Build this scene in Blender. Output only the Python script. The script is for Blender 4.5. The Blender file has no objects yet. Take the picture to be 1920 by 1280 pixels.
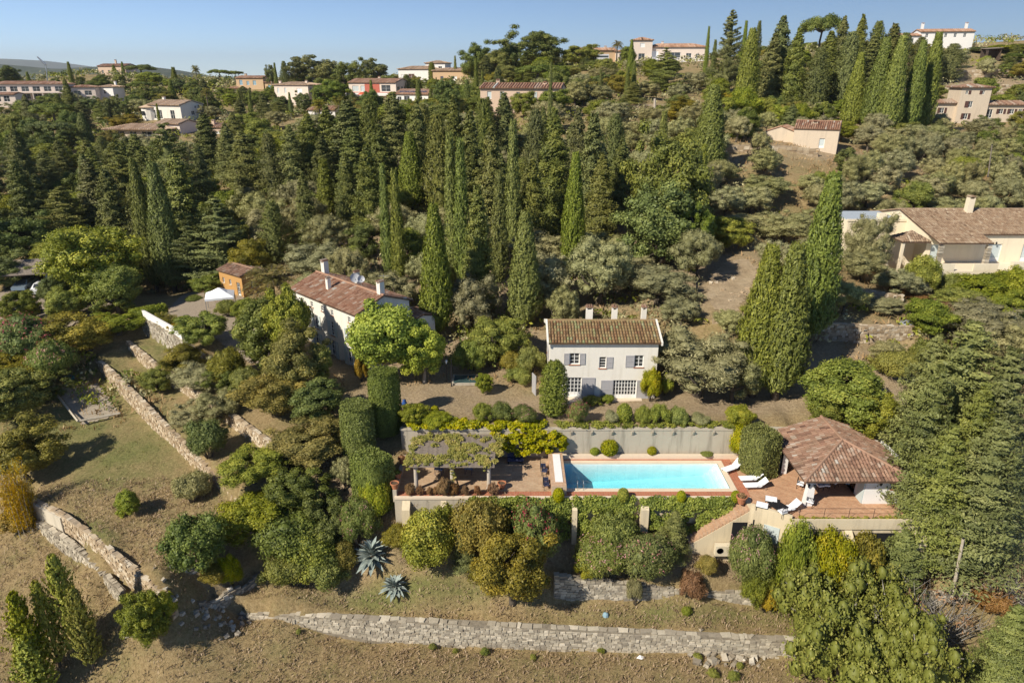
import bpy, math, random
import numpy as np
from mathutils import Vector, Matrix
S = bpy.context.scene
R = math.radians
# ------------------------------------------------------------------ camera, sky, sun, exposure
CAM_H = 31.0; PITCH = R(21.14); FPX = 1280.0
cam_data = bpy.data.cameras.new('camera'); cam = bpy.data.objects.new('camera', cam_data)
S.collection.objects.link(cam); S.camera = cam
cam.location = (0, 0, CAM_H); cam.rotation_euler = (R(90) - PITCH, 0, 0)
cam_data.sensor_width = 36; cam_data.lens = 36 * FPX / 1920; cam_data.clip_start = 0.5; cam_data.clip_end = 60000
SUN_EL, SUN_AZ = R(39), R(-128)      # azimuth from +Y towards +X : the sun stands behind the camera to its left
sun_from = Vector((math.sin(SUN_AZ) * math.cos(SUN_EL), math.cos(SUN_AZ) * math.cos(SUN_EL), math.sin(SUN_EL)))
W = bpy.data.worlds.new('World'); S.world = W; W.use_nodes = True
nt = W.node_tree; bg = nt.nodes['Background']
sky = nt.nodes.new('ShaderNodeTexSky'); sky.sky_type = 'NISHITA'; sky.sun_disc = False
sky.sun_elevation = SUN_EL; sky.sun_rotation = -SUN_AZ; sky.altitude = 200; sky.air_density = 0.6; sky.dust_density = 0.0; sky.ozone_density = 4.5
nt.links.new(sky.outputs[0], bg.inputs[0]); bg.inputs[1].default_value = 0.072
sl = bpy.data.lights.new('sun', 'SUN'); sl.energy = 4.0; sl.angle = R(0.53); sl.color = (1.0, 0.92, 0.78)
sun = bpy.data.objects.new('sun', sl); S.collection.objects.link(sun)
sun.rotation_euler = (-sun_from).to_track_quat('-Z', 'Y').to_euler()
S.view_settings.view_transform = 'Standard'; S.view_settings.look = 'None'; S.view_settings.exposure = 0.68; S.view_settings.gamma = 1
S.render.engine = 'CYCLES'; S.cycles.max_bounces = 8; S.cycles.diffuse_bounces = 5; S.cycles.transparent_max_bounces = 8
S.cycles.transmission_bounces = 4; S.cycles.volume_bounces = 0; S.cycles.use_denoising = True
rnd = random.Random(7); rng = np.random.default_rng(7)

# ------------------------------------------------------------------ survey: photograph pixel -> place in the world
CP, SP = math.cos(PITCH), math.sin(PITCH)
def ray(px, py):
    a = (px - 960) / FPX; b = (640 - py) / FPX
    return a, CP + b * SP, -SP + b * CP
def G(px, py, z=0.0):                       # where that line of sight meets the height z
    r = ray(px, py); t = (z - CAM_H) / r[2]; return Vector((r[0] * t, r[1] * t, z))
def V(px, py, Y):                           # the point on that line of sight at distance Y
    r = ray(px, py); t = Y / r[1]; return Vector((r[0] * t, Y, CAM_H + r[2] * t))
def mpp(Y, z):                              # metres per photograph pixel there
    return (Y * CP - (z - CAM_H) * SP) / FPX
def PR(x, y, z):
    zz = z - CAM_H; d = y * CP - zz * SP; u = y * SP + zz * CP
    return 960 + FPX * x / d, 640 - FPX * u / d, d

# ------------------------------------------------------------------ mesh kit
class MB:
    def __init__(s): s.v = []; s.f = []; s.t = []; s.cur = 0.5
    def add(s, vs, fs, t=None):
        o = len(s.v); s.v.extend([tuple(p) for p in vs]); s.f.extend([tuple(i + o for i in q) for q in fs])
        s.t.extend([s.cur if t is None else t] * len(vs)); return s
    def box(s, c, d, rz=0.0, t=None, rx=0.0, ry=0.0):
        M = Matrix.Rotation(rz, 3, 'Z') @ Matrix.Rotation(ry, 3, 'Y') @ Matrix.Rotation(rx, 3, 'X'); c = Vector(c)
        vs = [c + M @ Vector((x * d[0] / 2, y * d[1] / 2, z * d[2] / 2)) for z in (-1, 1) for x, y in ((-1, -1), (1, -1), (1, 1), (-1, 1))]
        return s.add(vs, [(3, 2, 1, 0), (4, 5, 6, 7), (0, 1, 5, 4), (1, 2, 6, 5), (2, 3, 7, 6), (3, 0, 4, 7)], t)
    def bx(s, x0, x1, y0, y1, z0, z1, t=None):
        return s.box(((x0 + x1) / 2, (y0 + y1) / 2, (z0 + z1) / 2), (x1 - x0, y1 - y0, z1 - z0), 0, t)
    def prism(s, poly, z0, z1, t=None):
        n = len(poly); vs = [(p[0], p[1], z0) for p in poly] + [(p[0], p[1], z1) for p in poly]
        a = sum(poly[i][0] * poly[(i + 1) % n][1] - poly[(i + 1) % n][0] * poly[i][1] for i in range(n))
        fs = [tuple(range(n - 1, -1, -1)), tuple(range(n, 2 * n))] + [(i, (i + 1) % n, n + (i + 1) % n, n + i) for i in range(n)]
        if a < 0: fs = [tuple(reversed(q)) for q in fs]
        return s.add(vs, fs, t)
    def slab(s, pts, th, t=None):               # a flat plate from 3-D corner points, thickened downwards
        n = len(pts); vs = [Vector(p) for p in pts] + [Vector(p) - Vector((0, 0, th)) for p in pts]
        fs = [tuple(range(n)), tuple(range(2 * n - 1, n - 1, -1))] + [(i, n + i, n + (i + 1) % n, (i + 1) % n) for i in range(n)]
        return s.add(vs, fs, t)
    def tube(s, pts, rad, n=6, t=None, cap=True):
        pts = [Vector(p) for p in pts]; rad = [rad] * len(pts) if isinstance(rad, (int, float)) else rad
        vs = []; fs = []
        for i, p in enumerate(pts):
            d = (pts[min(i + 1, len(pts) - 1)] - pts[max(i - 1, 0)]).normalized()
            u = d.cross(Vector((0, 0, 1))) if abs(d.z) < 0.95 else d.cross(Vector((1, 0, 0)))
            u.normalize(); w = d.cross(u)
            vs += [p + (u * math.cos(2 * math.pi * k / n) + w * math.sin(2 * math.pi * k / n)) * rad[i] for k in range(n)]
        for i in range(len(pts) - 1):
            fs += [(i * n + k, i * n + k + n, i * n + (k + 1) % n + n, i * n + (k + 1) % n) for k in range(n)]
        if cap: fs += [tuple(range(n)), tuple(range(len(vs) - 1, len(vs) - n - 1, -1))]
        return s.add(vs, fs, t)
    def lathe(s, prof, n=16, c=(0, 0, 0), t=None, close=True):
        vs = [(c[0] + r * math.cos(2 * math.pi * k / n), c[1] + r * math.sin(2 * math.pi * k / n), c[2] + z) for r, z in prof for k in range(n)]
        fs = [(i * n + k, i * n + (k + 1) % n, (i + 1) * n + (k + 1) % n, (i + 1) * n + k) for i in range(len(prof) - 1) for k in range(n)]
        if close: fs += [tuple(range(n - 1, -1, -1)), tuple(range((len(prof) - 1) * n, len(prof) * n))]
        return s.add(vs, fs, t)
    def stone(s, c, d, rz=0.0, jit=0.12, t=None):
        r = rnd; M = Matrix.Rotation(rz, 3, 'Z'); c = Vector(c); vs = []
        for z in (-1, 1):
            for x, y in ((-1, -1), (1, -1), (1, 1), (-1, 1)):
                k = 1 - r.random() * 0.22
                vs.append(c + M @ Vector(((x * k + r.uniform(-jit, jit)) * d[0] / 2, (y * k + r.uniform(-jit, jit)) * d[1] / 2, (z * k + r.uniform(-jit, jit)) * d[2] / 2)))
        return s.add(vs, [(3, 2, 1, 0), (4, 5, 6, 7), (0, 1, 5, 4), (1, 2, 6, 5), (2, 3, 7, 6), (3, 0, 4, 7)], r.random() if t is None else t)
    def mesh(s, name):
        m = bpy.data.meshes.new(name); m.from_pydata(s.v, [], s.f)
        a = m.attributes.new('tint', 'FLOAT', 'POINT'); a.data.foreach_set('value', s.t); m.update(); return m
def setp(o, label=None, cat=None, group=None, kind=None):
    if label: o['label'] = label
    if cat: o['category'] = cat
    if group: o['group'] = group
    if kind: o['kind'] = kind
    return o
def add_obj(name, mesh, mat=None, parent=None, **kw):
    o = bpy.data.objects.new(name, mesh); S.collection.objects.link(o)
    if mat and not mesh.materials: mesh.materials.append(mat)
    if parent: o.parent = parent
    return setp(o, **kw)
def obj(name, mb, mat, parent=None, smooth=False, **kw):
    m = mb.mesh(name)
    if smooth: m.polygons.foreach_set('use_smooth', [True] * len(m.polygons))
    return add_obj(name, m, mat, parent, **kw)
def thing(name, label, cat, loc=(0, 0, 0), rz=0.0, group=None):
    o = bpy.data.objects.new(name, None); S.collection.objects.link(o)
    o.location = loc; o.rotation_euler = (0, 0, rz); o.empty_display_size = 0.3
    return setp(o, label, cat, group)
def copy_tree(o, parent=None):
    c = o.copy(); S.collection.objects.link(c); c.parent = parent
    for ch in list(o.children): copy_tree(ch, c)
    return c

# ------------------------------------------------------------------ materials
MATS = {}
class NT:
    def __init__(s, name, rough=0.85):
        s.m = bpy.data.materials.new(name); s.m.use_nodes = True; s.t = s.m.node_tree; s.b = s.t.nodes['Principled BSDF']
        s.out = s.t.nodes['Material Output']; s.b.inputs['Roughness'].default_value = rough; MATS[name] = s.m
        if 'Specular IOR Level' in s.b.inputs: s.b.inputs['Specular IOR Level'].default_value = 0.3
    def n(s, kind, **kw):
        x = s.t.nodes.new(kind)
        for k, v in kw.items():
            if k.startswith('i_'): x.inputs[k[2:].replace('_', ' ')].default_value = v
            else: setattr(x, k, v)
        return x
    def l(s, a, b): s.t.links.new(a, b)
    def coord(s, which='Object', scale=None):
        c = s.n('ShaderNodeTexCoord').outputs[which]
        if scale is not None:
            mp = s.n('ShaderNodeMapping'); mp.inputs['Scale'].default_value = scale; s.l(c, mp.inputs[0]); c = mp.outputs[0]
        return c
    def noise(s, scale, detail=4, vec=None, rough=0.6):
        x = s.n('ShaderNodeTexNoise'); x.inputs['Scale'].default_value = scale; x.inputs['Detail'].default_value = detail; x.inputs['Roughness'].default_value = rough
        if vec is not None: s.l(vec, x.inputs['Vector'])
        return x.outputs[0]
    def ramp(s, fac, stops):
        x = s.n('ShaderNodeValToRGB'); e = x.color_ramp.elements
        while len(e) < len(stops): e.new(0.5)
        for i, (p, c) in enumerate(stops): e[i].position = p; e[i].color = (*c, 1)
        s.l(fac, x.inputs[0]); return x.outputs[0]
    def mix(s, fac, a, b, mode='MIX'):
        x = s.n('ShaderNodeMix', data_type='RGBA', blend_type=mode)
        for sock, val in ((x.inputs[0], fac), (x.inputs[6], a), (x.inputs[7], b)):
            if isinstance(val, (int, float)): sock.default_value = val
            elif isinstance(val, tuple): sock.default_value = (*val, 1)
            else: s.l(val, sock)
        return x.outputs[2]
    def math(s, op, a, b=0.0):
        x = s.n('ShaderNodeMath', operation=op)
        for sock, val in ((x.inputs[0], a), (x.inputs[1], b)):
            if isinstance(val, (int, float)): sock.default_value = val
            else: s.l(val, sock)
        return x.outputs[0]
    def attr(s, name): return s.n('ShaderNodeAttribute', attribute_name=name).outputs['Fac']
    def attrc(s, name): return s.n('ShaderNodeAttribute', attribute_name=name).outputs['Color']
    def rand(s): return s.n('ShaderNodeObjectInfo').outputs['Random']
    def bump(s, h, strength=0.5, dist=0.05):
        x = s.n('ShaderNodeBump'); x.inputs['Strength'].default_value = strength; x.inputs['Distance'].default_value = dist
        s.l(h, x.inputs['Height']); s.l(x.outputs[0], s.b.inputs['Normal'])
    def col(s, c):
        if isinstance(c, tuple): s.b.inputs['Base Color'].default_value = (*c, 1)
        else: s.l(c, s.b.inputs['Base Color'])
        return s.m
def plain(name, c, rough=0.6, metal=0.0, var=0.12, scale=3.0):
    t = NT(name, rough); t.b.inputs['Metallic'].default_value = metal
    d = tuple(x * (1 - var) for x in c); e = tuple(min(1, x * (1 + var * 0.6)) for x in c)
    return t.col(t.ramp(t.noise(scale, 5, t.coord()), [(0.3, d), (0.7, e)]))
def plaster(name, c, stain, bump=0.25, streak=0.5):
    t = NT(name, 0.9); co = t.coord()
    a = t.noise(1.3, 6, co); s2 = t.noise(0.9, 5, t.coord('Object', (2.2, 2.2, 0.25)))
    k = t.mix(t.math('MULTIPLY', t.ramp(s2, [(0.5, (0, 0, 0)), (0.75, (1, 1, 1))]), streak), c, stain)
    k = t.mix(t.ramp(a, [(0.35, (0.35, 0.35, 0.35)), (0.7, (0, 0, 0))]), k, tuple(x * 0.86 for x in c))
    t.bump(t.noise(9, 5, co), bump, 0.03); return t.col(k)
def tinted(name, stops, rough=0.85, bump=0.3, grime=(0.1, 0.09, 0.07), gfac=0.3, nscale=2.5):
    t = NT(name, rough); co = t.coord('Object')
    k = t.ramp(t.attr('tint'), stops)
    k = t.mix(t.math('MULTIPLY', t.ramp(t.noise(nscale, 6, co, 0.7), [(0.42, (0, 0, 0)), (0.68, (1, 1, 1))]), gfac), k, grime)
    if bump: t.bump(t.noise(14, 4, co), bump, 0.03)
    return t.col(k)
def leafmat(name, stops, trans=0.3, hue=0.5, rough=0.55):
    # stops: natural colours of single sprays (old, young, yellowing); tint is a random number per spray
    t = NT(name, rough); k = t.ramp(t.attr('tint'), stops)
    hv = t.n('ShaderNodeHueSaturation'); hv.inputs['Hue'].default_value = 0.5
    r = t.rand(); t.l(t.math('ADD', t.math('MULTIPLY', r, 0.36), 0.86), hv.inputs['Value'])
    t.l(t.math('ADD', t.math('MULTIPLY', t.math('FRACT', t.math('MULTIPLY', r, 7.3)), 0.030), hue - 0.030), hv.inputs['Hue'])
    t.l(t.math('ADD', t.math('MULTIPLY', t.math('FRACT', t.math('MULTIPLY', r, 13.7)), 0.22), 0.88), hv.inputs['Saturation'])
    t.l(k, hv.inputs['Color']); t.col(hv.outputs[0])
    tr = t.n('ShaderNodeBsdfTranslucent'); t.l(t.mix(1.0, hv.outputs[0], (1.0, 1.0, 0.55), 'MULTIPLY'), tr.inputs[0])
    mx = t.n('ShaderNodeMixShader'); mx.inputs[0].default_value = trans
    t.l(t.b.outputs[0], mx.inputs[1]); t.l(tr.outputs[0], mx.inputs[2]); t.l(mx.outputs[0], t.out.inputs[0])
    return t.m
# ------------------------------------------------------------------ terrain: a smooth hillside with terrace steps
DECK_FRONT = 46.0; UP_WALL = 52.3
# terrace walls: (polyline of (x, y), height of the step, reach of the step)  uphill side lies on the LEFT of the direction of travel
STEPS = [
    ([(-25.2, 42.6), (-17, 41.1), (-10.8, 40.3), (0, 39.6), (9.5, 39.2), (21, 38.5), (31, 38.2)], 1.45, 3.0),      # front dry stone wall
    ([(3.2, 42.3), (9, 42.5), (14.4, 42.5), (22, 42.2), (31, 41.7), (38, 41.4)], 1.15, 1.6),                      # small wall under the shrubs
    ([(-48.6, 73.7), (-41, 65.9), (-34.4, 59.2), (-23.8, 49.0), (-19.0, 44.4)], 1.3, 3.5),                        # long wall of the lower lawn
    ([(-43.2, 51.2), (-37.1, 47.6), (-31.3, 43.5), (-24.3, 38.9)], 1.45, 2.6),                                    # pale wall
    ([(-40.6, 49.0), (-35.9, 45.9), (-29.2, 41.0)], 0.8, 1.6),                                                    # low wall below it
    ([(-45.6, 75.6), (-39.5, 69.4), (-26.9, 57.9), (-20.8, 52.0)], 1.0, 3.0),                                     # second terrace
    ([(-45.3, 79.0), (-36.6, 70.9), (-33, 67.5)], 2.2, 3.0),                                                      # below the drive
    ([(-9.6, 52.3), (3, 52.3), (25, 52.3)], 2.6, 3.0),                                                           # wall behind the pool
    ([(-9.2, 46.0), (18, 46.0), (23, 43.0), (33, 43.0)], 3.3, 2.5),                                               # pool terrace front
    ([(23.5, 66.3), (29, 65.8), (36, 65.5), (41, 66)], 1.7, 2.5), ([(33, 73.2), (37.5, 72.6), (43, 72)], 1.5, 2.0),
    ([(15, 125), (40, 122), (52, 121)], 1.6, 5), ([(20, 172), (40, 170), (55, 171)], 2.2, 6), ([(100, 195), (130, 193), (165, 196)], 2.5, 6),
    ([(105, 212), (135, 210), (175, 214)], 2.5, 6),
]
def poly_side(x, y, pl):
    """distance to a polyline, which side of it (+1 on the left), and an end taper"""
    best = np.full(x.shape, 1e9); side = np.zeros(x.shape); tp = np.zeros(x.shape)
    L = [0.0]
    for a, b in zip(pl, pl[1:]): L.append(L[-1] + math.hypot(b[0] - a[0], b[1] - a[1]))
    for i, (a, b) in enumerate(zip(pl, pl[1:])):
        dx, dy = b[0] - a[0], b[1] - a[1]; ll = dx * dx + dy * dy
        tt = ((x - a[0]) * dx + (y - a[1]) * dy) / ll; t = np.clip(tt, 0, 1)
        qx, qy = x - a[0] - t * dx, y - a[1] - t * dy; d = np.hypot(qx, qy); m = d < best
        best = np.where(m, d, best); side = np.where(m, np.sign(dx * (y - a[1]) - dy * (x - a[0])), side)
        s = L[i] + t * math.sqrt(ll); over = np.where(((tt < 0) & (i == 0)) | ((tt > 1) & (i == len(pl) - 2)), 0.0, 1.0)
        tp = np.where(m, over * np.clip(np.minimum(s, L[-1] - s) / 1.2, 0, 1), tp)
    return best, side, tp
def step_sum(x, y):
    h = np.zeros(x.shape)
    for pl, d, lam in STEPS:
        dist, sd, tp = poly_side(x, y, pl)
        h += d * 0.5 * sd * tp * np.exp(-dist / lam)
    return h
CTRL = []
def cp(x, y, z): CTRL.append((x, y, z))
def cpx(px, py, Y): CTRL.append(tuple(V(px, py, Y)))
# low field and the strips between the walls
for x in (-60, -40, -28, -14, 0, 14, 30, 45): cp(x, 31, -8.9)
for x in (-18, -10, -4, 3, 10, 17, 24, 30): cp(x, 37.6, -8.5); cp(x, 41.0, -7.35)
for x in (4, 14, 28): cp(x, 43.6, -4.5)
for x in (-6, -2): cp(x, 43.4, -4.6)
cp(-14, 43.5, -6.2); cp(-17, 46, -3.9); cp(-22.5, 44.5, -4.6); cp(-20.5, 43.0, -6.95); cp(-12, 50, -0.6); cp(-12, 47, -2.6); cp(-10.5, 55, 1.9)
cp(-34, 40, -7.6); cp(-44, 42, -7.6); cp(-55, 42, -7.8); cp(-48, 49, -6.4)
cp(-36.5, 46.4, -4.9); cp(-30.5, 42.3, -5.2); cp(-41, 49.6, -4.6)
cp(-25.6, 40.6, -2.9); cp(-33, 45.8, -2.7); cp(-38.6, 49.8, -2.6); cp(-26.8, 39.0, -4.5); cp(-31.6, 42.2, -4.5); cp(-29.8, 39.8, -6.3); cp(-27, 36.5, -8.3); cp(-33, 48, -2.6); cp(-27.5, 43.0, -3.1); cp(-38, 51, -2.5); cp(-40, 57, -2.1); cp(-29, 50.5, -2.3); cp(-37, 60, -1.6); cp(-47, 67, -1.2); cp(-50, 60, -2.0); cp(-60, 62, -1.5); cp(-23, 46, -2.9)
cp(-31, 58, 0.2); cp(-24.5, 52, 0.0); cp(-39, 66.5, 0.3); cp(-44, 71.5, 0.4); cp(-20, 47.5, -1.0)
cp(-36, 69, 1.6); cp(-41, 73.5, 1.7); cp(-30, 63.5, 1.8); cp(-24, 58, 1.7); cp(-18.5, 53, 1.2)
cp(-36, 74, 3.6); cp(-42, 79.5, 3.7); cp(-30, 70, 3.3); cp(-26, 64, 2.9); cp(-20, 60, 2.8); cp(-40, 86, 3.8)
for x in (-8, -2, 4, 10, 16, 22): cp(x, 55, 2.75); cp(x, 58, 2.8)
cp(-14, 58, 2.6); cp(-16, 63, 2.9); cp(-9, 64, 2.9); cp(-2, 64, 3.2); cp(8, 65.5, 4.2); cp(-18, 72, 3.6); cp(-28, 80, 4.2); cp(26, 53, 2.2); cp(30, 49, 0.2); cp(36, 47, -1.5); cp(45, 45, -3); cp(28, 57, 3.2)
cp(-56, 80, 2.6); cp(-66, 84, 2.4); cp(-75, 75, 0.5); cp(-56, 88, 2.9); cp(-52, 79, 2.6); cp(-66, 95, 3.5)
# hillside
cpx(1690, 650, 65); cpx(1690, 606, 67.5); cpx(1740, 580, 71.5); cpx(1740, 552, 74.5); cpx(1840, 548, 80); cpx(1700, 520, 86); cpx(1900, 500, 92)
cpx(1370, 600, 67); cpx(1370, 545, 74); cpx(1390, 480, 84); cpx(1150, 560, 76); cpx(1000, 600, 73); cpx(880, 600, 76); cpx(1220, 470, 90)
cpx(760, 560, 80); cpx(900, 500, 90); cpx(1050, 440, 103); cpx(650, 450, 101); cpx(500, 500, 98); cpx(300, 545, 98); cpx(110, 470, 108); cpx(0, 430, 118)
cpx(960, 330, 125); cpx(700, 330, 130); cpx(470, 340, 140); cpx(250, 330, 150); cpx(60, 330, 150)
cpx(985, 208, 165); cpx(1180, 260, 140); cpx(1180, 195, 172); cpx(1400, 295, 118); cpx(1530, 280, 127); cpx(1640, 265, 140); cpx(1830, 340, 118); cpx(1830, 228, 170); cpx(1700, 420, 98); cpx(1500, 400, 100)
cpx(1850, 150, 208); cpx(1900, 112, 240); cpx(1760, 90, 255); cpx(1560, 160, 205); cpx(1400, 175, 205); cpx(1260, 118, 275); cpx(1140, 122, 265); cpx(1000, 140, 250)
cpx(800, 158, 300); cpx(700, 192, 262); cpx(500, 195, 270); cpx(450, 165, 310); cpx(300, 224, 225); cpx(250, 255, 198); cpx(60, 192, 285); cpx(300, 160, 330); cpx(200, 145, 400); cpx(700, 150, 340); cpx(60, 250, 215); cpx(500, 245, 205)
cpx(820, 225, 190); cpx(0, 160, 360)
for px in (100, 400, 700, 1000, 1300, 1600, 1900): v = V(px, 150, 430); cp(v.x, 430, 12 + (px > 900) * 10)
for x in (-330, -180): cp(x, 300, 18)
cp(-230, 180, 8); cp(-160, 110, 2); cp(-110, 60, -4); cp(230, 260, 46); cp(180, 150, 28); cp(110, 80, 10); cp(80, 50, -3); cp(260, 400, 30)
_C = np.array(CTRL, float); _n = len(_C)
def _tps(r): return np.where(r > 0, r * r * np.log(r + 1e-9), 0.0)
_SC = 50.0
_xy = _C[:, :2] / _SC
_K = _tps(np.hypot(_xy[:, None, 0] - _xy[None, :, 0], _xy[:, None, 1] - _xy[None, :, 1])) + np.eye(_n) * 2e-4
_Pm = np.c_[np.ones(_n), _xy]
_A = np.block([[_K, _Pm], [_Pm.T, np.zeros((3, 3))]])
_w = np.linalg.solve(_A, np.r_[_C[:, 2] - step_sum(_C[:, 0], _C[:, 1]), 0, 0, 0])
def in_poly(x, y, poly):
    c = np.zeros(x.shape, bool); j = len(poly) - 1
    for i in range(len(poly)):
        (xi, yi), (xj, yj) = poly[i], poly[j]
        c ^= ((yi > y) != (yj > y)) & (x < (xj - xi) * (y - yi) / ((yj - yi) or 1e-9) + xi); j = i
    return c
DECK_POLY = [(-9.3, 46.2), (18.0, 46.2), (19.9, 44.6), (22.6, 43.4), (31.6, 43.4), (32.6, 49.5), (25.3, 52.1), (-9.3, 52.1)]
def Hn(x, y):
    x = np.asarray(x, float); y = np.asarray(y, float); sh = x.shape; x = x.ravel(); y = y.ravel(); out = np.zeros(x.shape)
    for a in range(0, len(x), 20000):
        X, Y = x[a:a + 20000], y[a:a + 20000]; xs, ys = X / _SC, np.minimum(Y, 430) / _SC
        lim = 320.0 / _SC; xs = np.clip(xs, -lim, lim)
        r = np.hypot(xs[:, None] - _xy[None, :, 0], ys[:, None] - _xy[None, :, 1])
        h = _tps(r) @ _w[:_n] + _w[_n] + _w[_n + 1] * xs + _w[_n + 2] * ys
        h = np.clip(h, -12, 55) + step_sum(X, Y)
        k = np.clip((Y - 430) / 500, 0, 1); k = k * k * (3 - 2 * k)
        far = -40 + 25 * np.sin(X / 700 + 1.3) * np.cos(Y / 900)
        far = far + 105 * np.exp(-((Y - 2600) / 500) ** 2) * (0.80 + 0.12 * np.sin(X / 230) + 0.08 * np.sin(X / 97 + 2)) * np.clip(1.05 + (-X - 1400) / 900, 0.35, 1.15)
        far = far + 330 * np.exp(-((Y - 9000) / 1500) ** 2) * np.clip(0.9 + (-X - 6400) / 4200, 0.2, 1.15) * (0.94 + 0.04 * np.sin(X / 510) + 0.03 * np.sin(X / 190))
        out[a:a + 20000] = h * (1 - k) + far * k
    return out.reshape(sh)
def H(x, y): return float(Hn(np.array([x]), np.array([y]))[0])
def wallside(x, y): return step_sum(x, y)

def build_ground():
    ys = [-60, -30, -10, 8, 18, 24]
    y = 27.0
    while y < 20000: ys.append(y); y += 0.4 if y < 76 else max(0.4, (y - 76) * 0.024 + 0.4)
    ys = np.array(ys); NC = 270
    u = np.linspace(-1, 1, NC); wid = np.maximum(62, 0.86 * ys + 16)
    Xg = u[None, :] * wid[:, None]; Yg = np.repeat(ys[:, None], NC, 1); Z = Hn(Xg, Yg)
    inside = in_poly(Xg, Yg, DECK_POLY); Z = np.where(inside, -3.2, Z)
    # little unevenness
    Z += 0.05 * np.sin(Xg * 1.7 + np.sin(Yg * 1.1) * 2) * np.cos(Yg * 1.9 + Xg * 0.4) * (Yg < 140)
    v = np.stack([Xg, Yg, Z], -1).reshape(-1, 3); r, c = len(ys), NC
    i = (np.arange(r - 1)[:, None] * c + np.arange(c - 1)[None, :]).ravel()
    q = np.stack([i, i + 1, i + c + 1, i + c], 1)
    m = bpy.data.meshes.new('ground'); m.vertices.add(len(v)); m.vertices.foreach_set('co', v.ravel())
    m.loops.add(q.size); m.loops.foreach_set('vertex_index', q.ravel().astype(np.int32)); m.polygons.add(len(q))
    m.polygons.foreach_set('loop_start', np.arange(0, q.size, 4, dtype=np.int32)); m.update(); m.validate()
    m.polygons.foreach_set('use_smooth', [True] * len(m.polygons))
    # ground cover: green (watered turf), earth (bare soil and gravel), far
    X, Y = v[:, 0], v[:, 1]; n = len(v)
    def blob(cx, cy, rx, ry, rot=0.0):
        dx, dy = X - cx, Y - cy; cc, ss = math.cos(rot), math.sin(rot)
        a, b = (dx * cc + dy * ss) / rx, (-dx * ss + dy * cc) / ry
        return np.clip(1.6 - 1.6 * np.sqrt(a * a + b * b), 0, 1)
    green = np.zeros(n)
    for b in ((-46, 64, 9, 14, 0.7), (-36, 56, 7, 8, .6), (-38, 68, 7, 4, -.8), (-42, 74, 5, 3, -.8), (-8, 42.3, 10, 1.3), (14, 40.9, 9, 1.3), (-34, 46, 5, 1, -.6)): green = np.maximum(green, blob(*b))
    earth = np.zeros(n)
    for b in ((5, 56, 22, 4), (-8, 59, 12, 5), (20, 57, 14, 4), (20, 74, 8, 7), (-8, 68, 26, 9), (12, 82, 30, 12), (35, 60, 14, 8), (14, 44.5, 16, 2), (0, 44.5, 12, 1.5), (-14, 47.5, 5, 6), (28, 118, 22, 6), (-4, 95, 40, 20), (135, 205, 60, 22), (60, 125, 25, 10), (-23, 43.6, 3, 2.5)): earth = np.maximum(earth, blob(*b))
    a = m.color_attributes.new('cover', 'FLOAT_COLOR', 'POINT')
    a.data.foreach_set('color', np.stack([green, earth, np.clip((Y - 600) / 1200, 0, 1), np.ones(n)], 1).ravel().astype(np.float32))
    t = NT('ground_cover', 0.95); co = t.coord('Object'); sep = t.n('ShaderNodeSeparateColor'); t.l(t.attrc('cover'), sep.inputs[0])
    n1 = t.noise(0.35, 7, co, 0.7); n2 = t.noise(4.0, 6, co, 0.75); n3 = t.noise(0.09, 4, co)
    dry = t.ramp(n2, [(0.28, (0.16, 0.115, 0.052)), (0.5, (0.315, 0.228, 0.112)), (0.72, (0.44, 0.335, 0.18))])
    olive = t.ramp(n2, [(0.3, (0.105, 0.105, 0.034)), (0.7, (0.27, 0.245, 0.10))])
    k = t.mix(t.ramp(n1, [(0.45, (0, 0, 0)), (0.70, (.75, .75, .75))]), dry, olive)
    turf = t.ramp(n2, [(0.3, (0.095, 0.105, 0.03)), (0.7, (0.24, 0.235, 0.08))])
    k = t.mix(t.math('MULTIPLY', sep.outputs[0], t.ramp(n1, [(0.3, (0.35,) * 3), (0.6, (1, 1, 1))])), k, turf)
    soil = t.ramp(n2, [(0.3, (0.23, 0.165, 0.10)), (0.55, (0.38, 0.29, 0.185)), (0.75, (0.48, 0.385, 0.265))])
    k = t.mix(t.math('MULTIPLY', sep.outputs[1], t.ramp(n1, [(0.25, (0.45,) * 3), (0.55, (1, 1, 1))])), k, soil)
    wood = t.ramp(t.noise(0.02, 8, co, 0.75), [(0.4, (0.03, 0.045, 0.022)), (0.58, (0.07, 0.08, 0.042)), (0.74, (0.2, 0.18, 0.14))])
    k = t.mix(sep.outputs[2], k, wood); t.bump(t.noise(3.5, 8, co, 0.8), 0.9, 0.25); t.col(k)
    add_obj('ground', m, t.m, kind='structure', label='dry grassy terraced hillside under the houses and trees')
build_ground()
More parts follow.
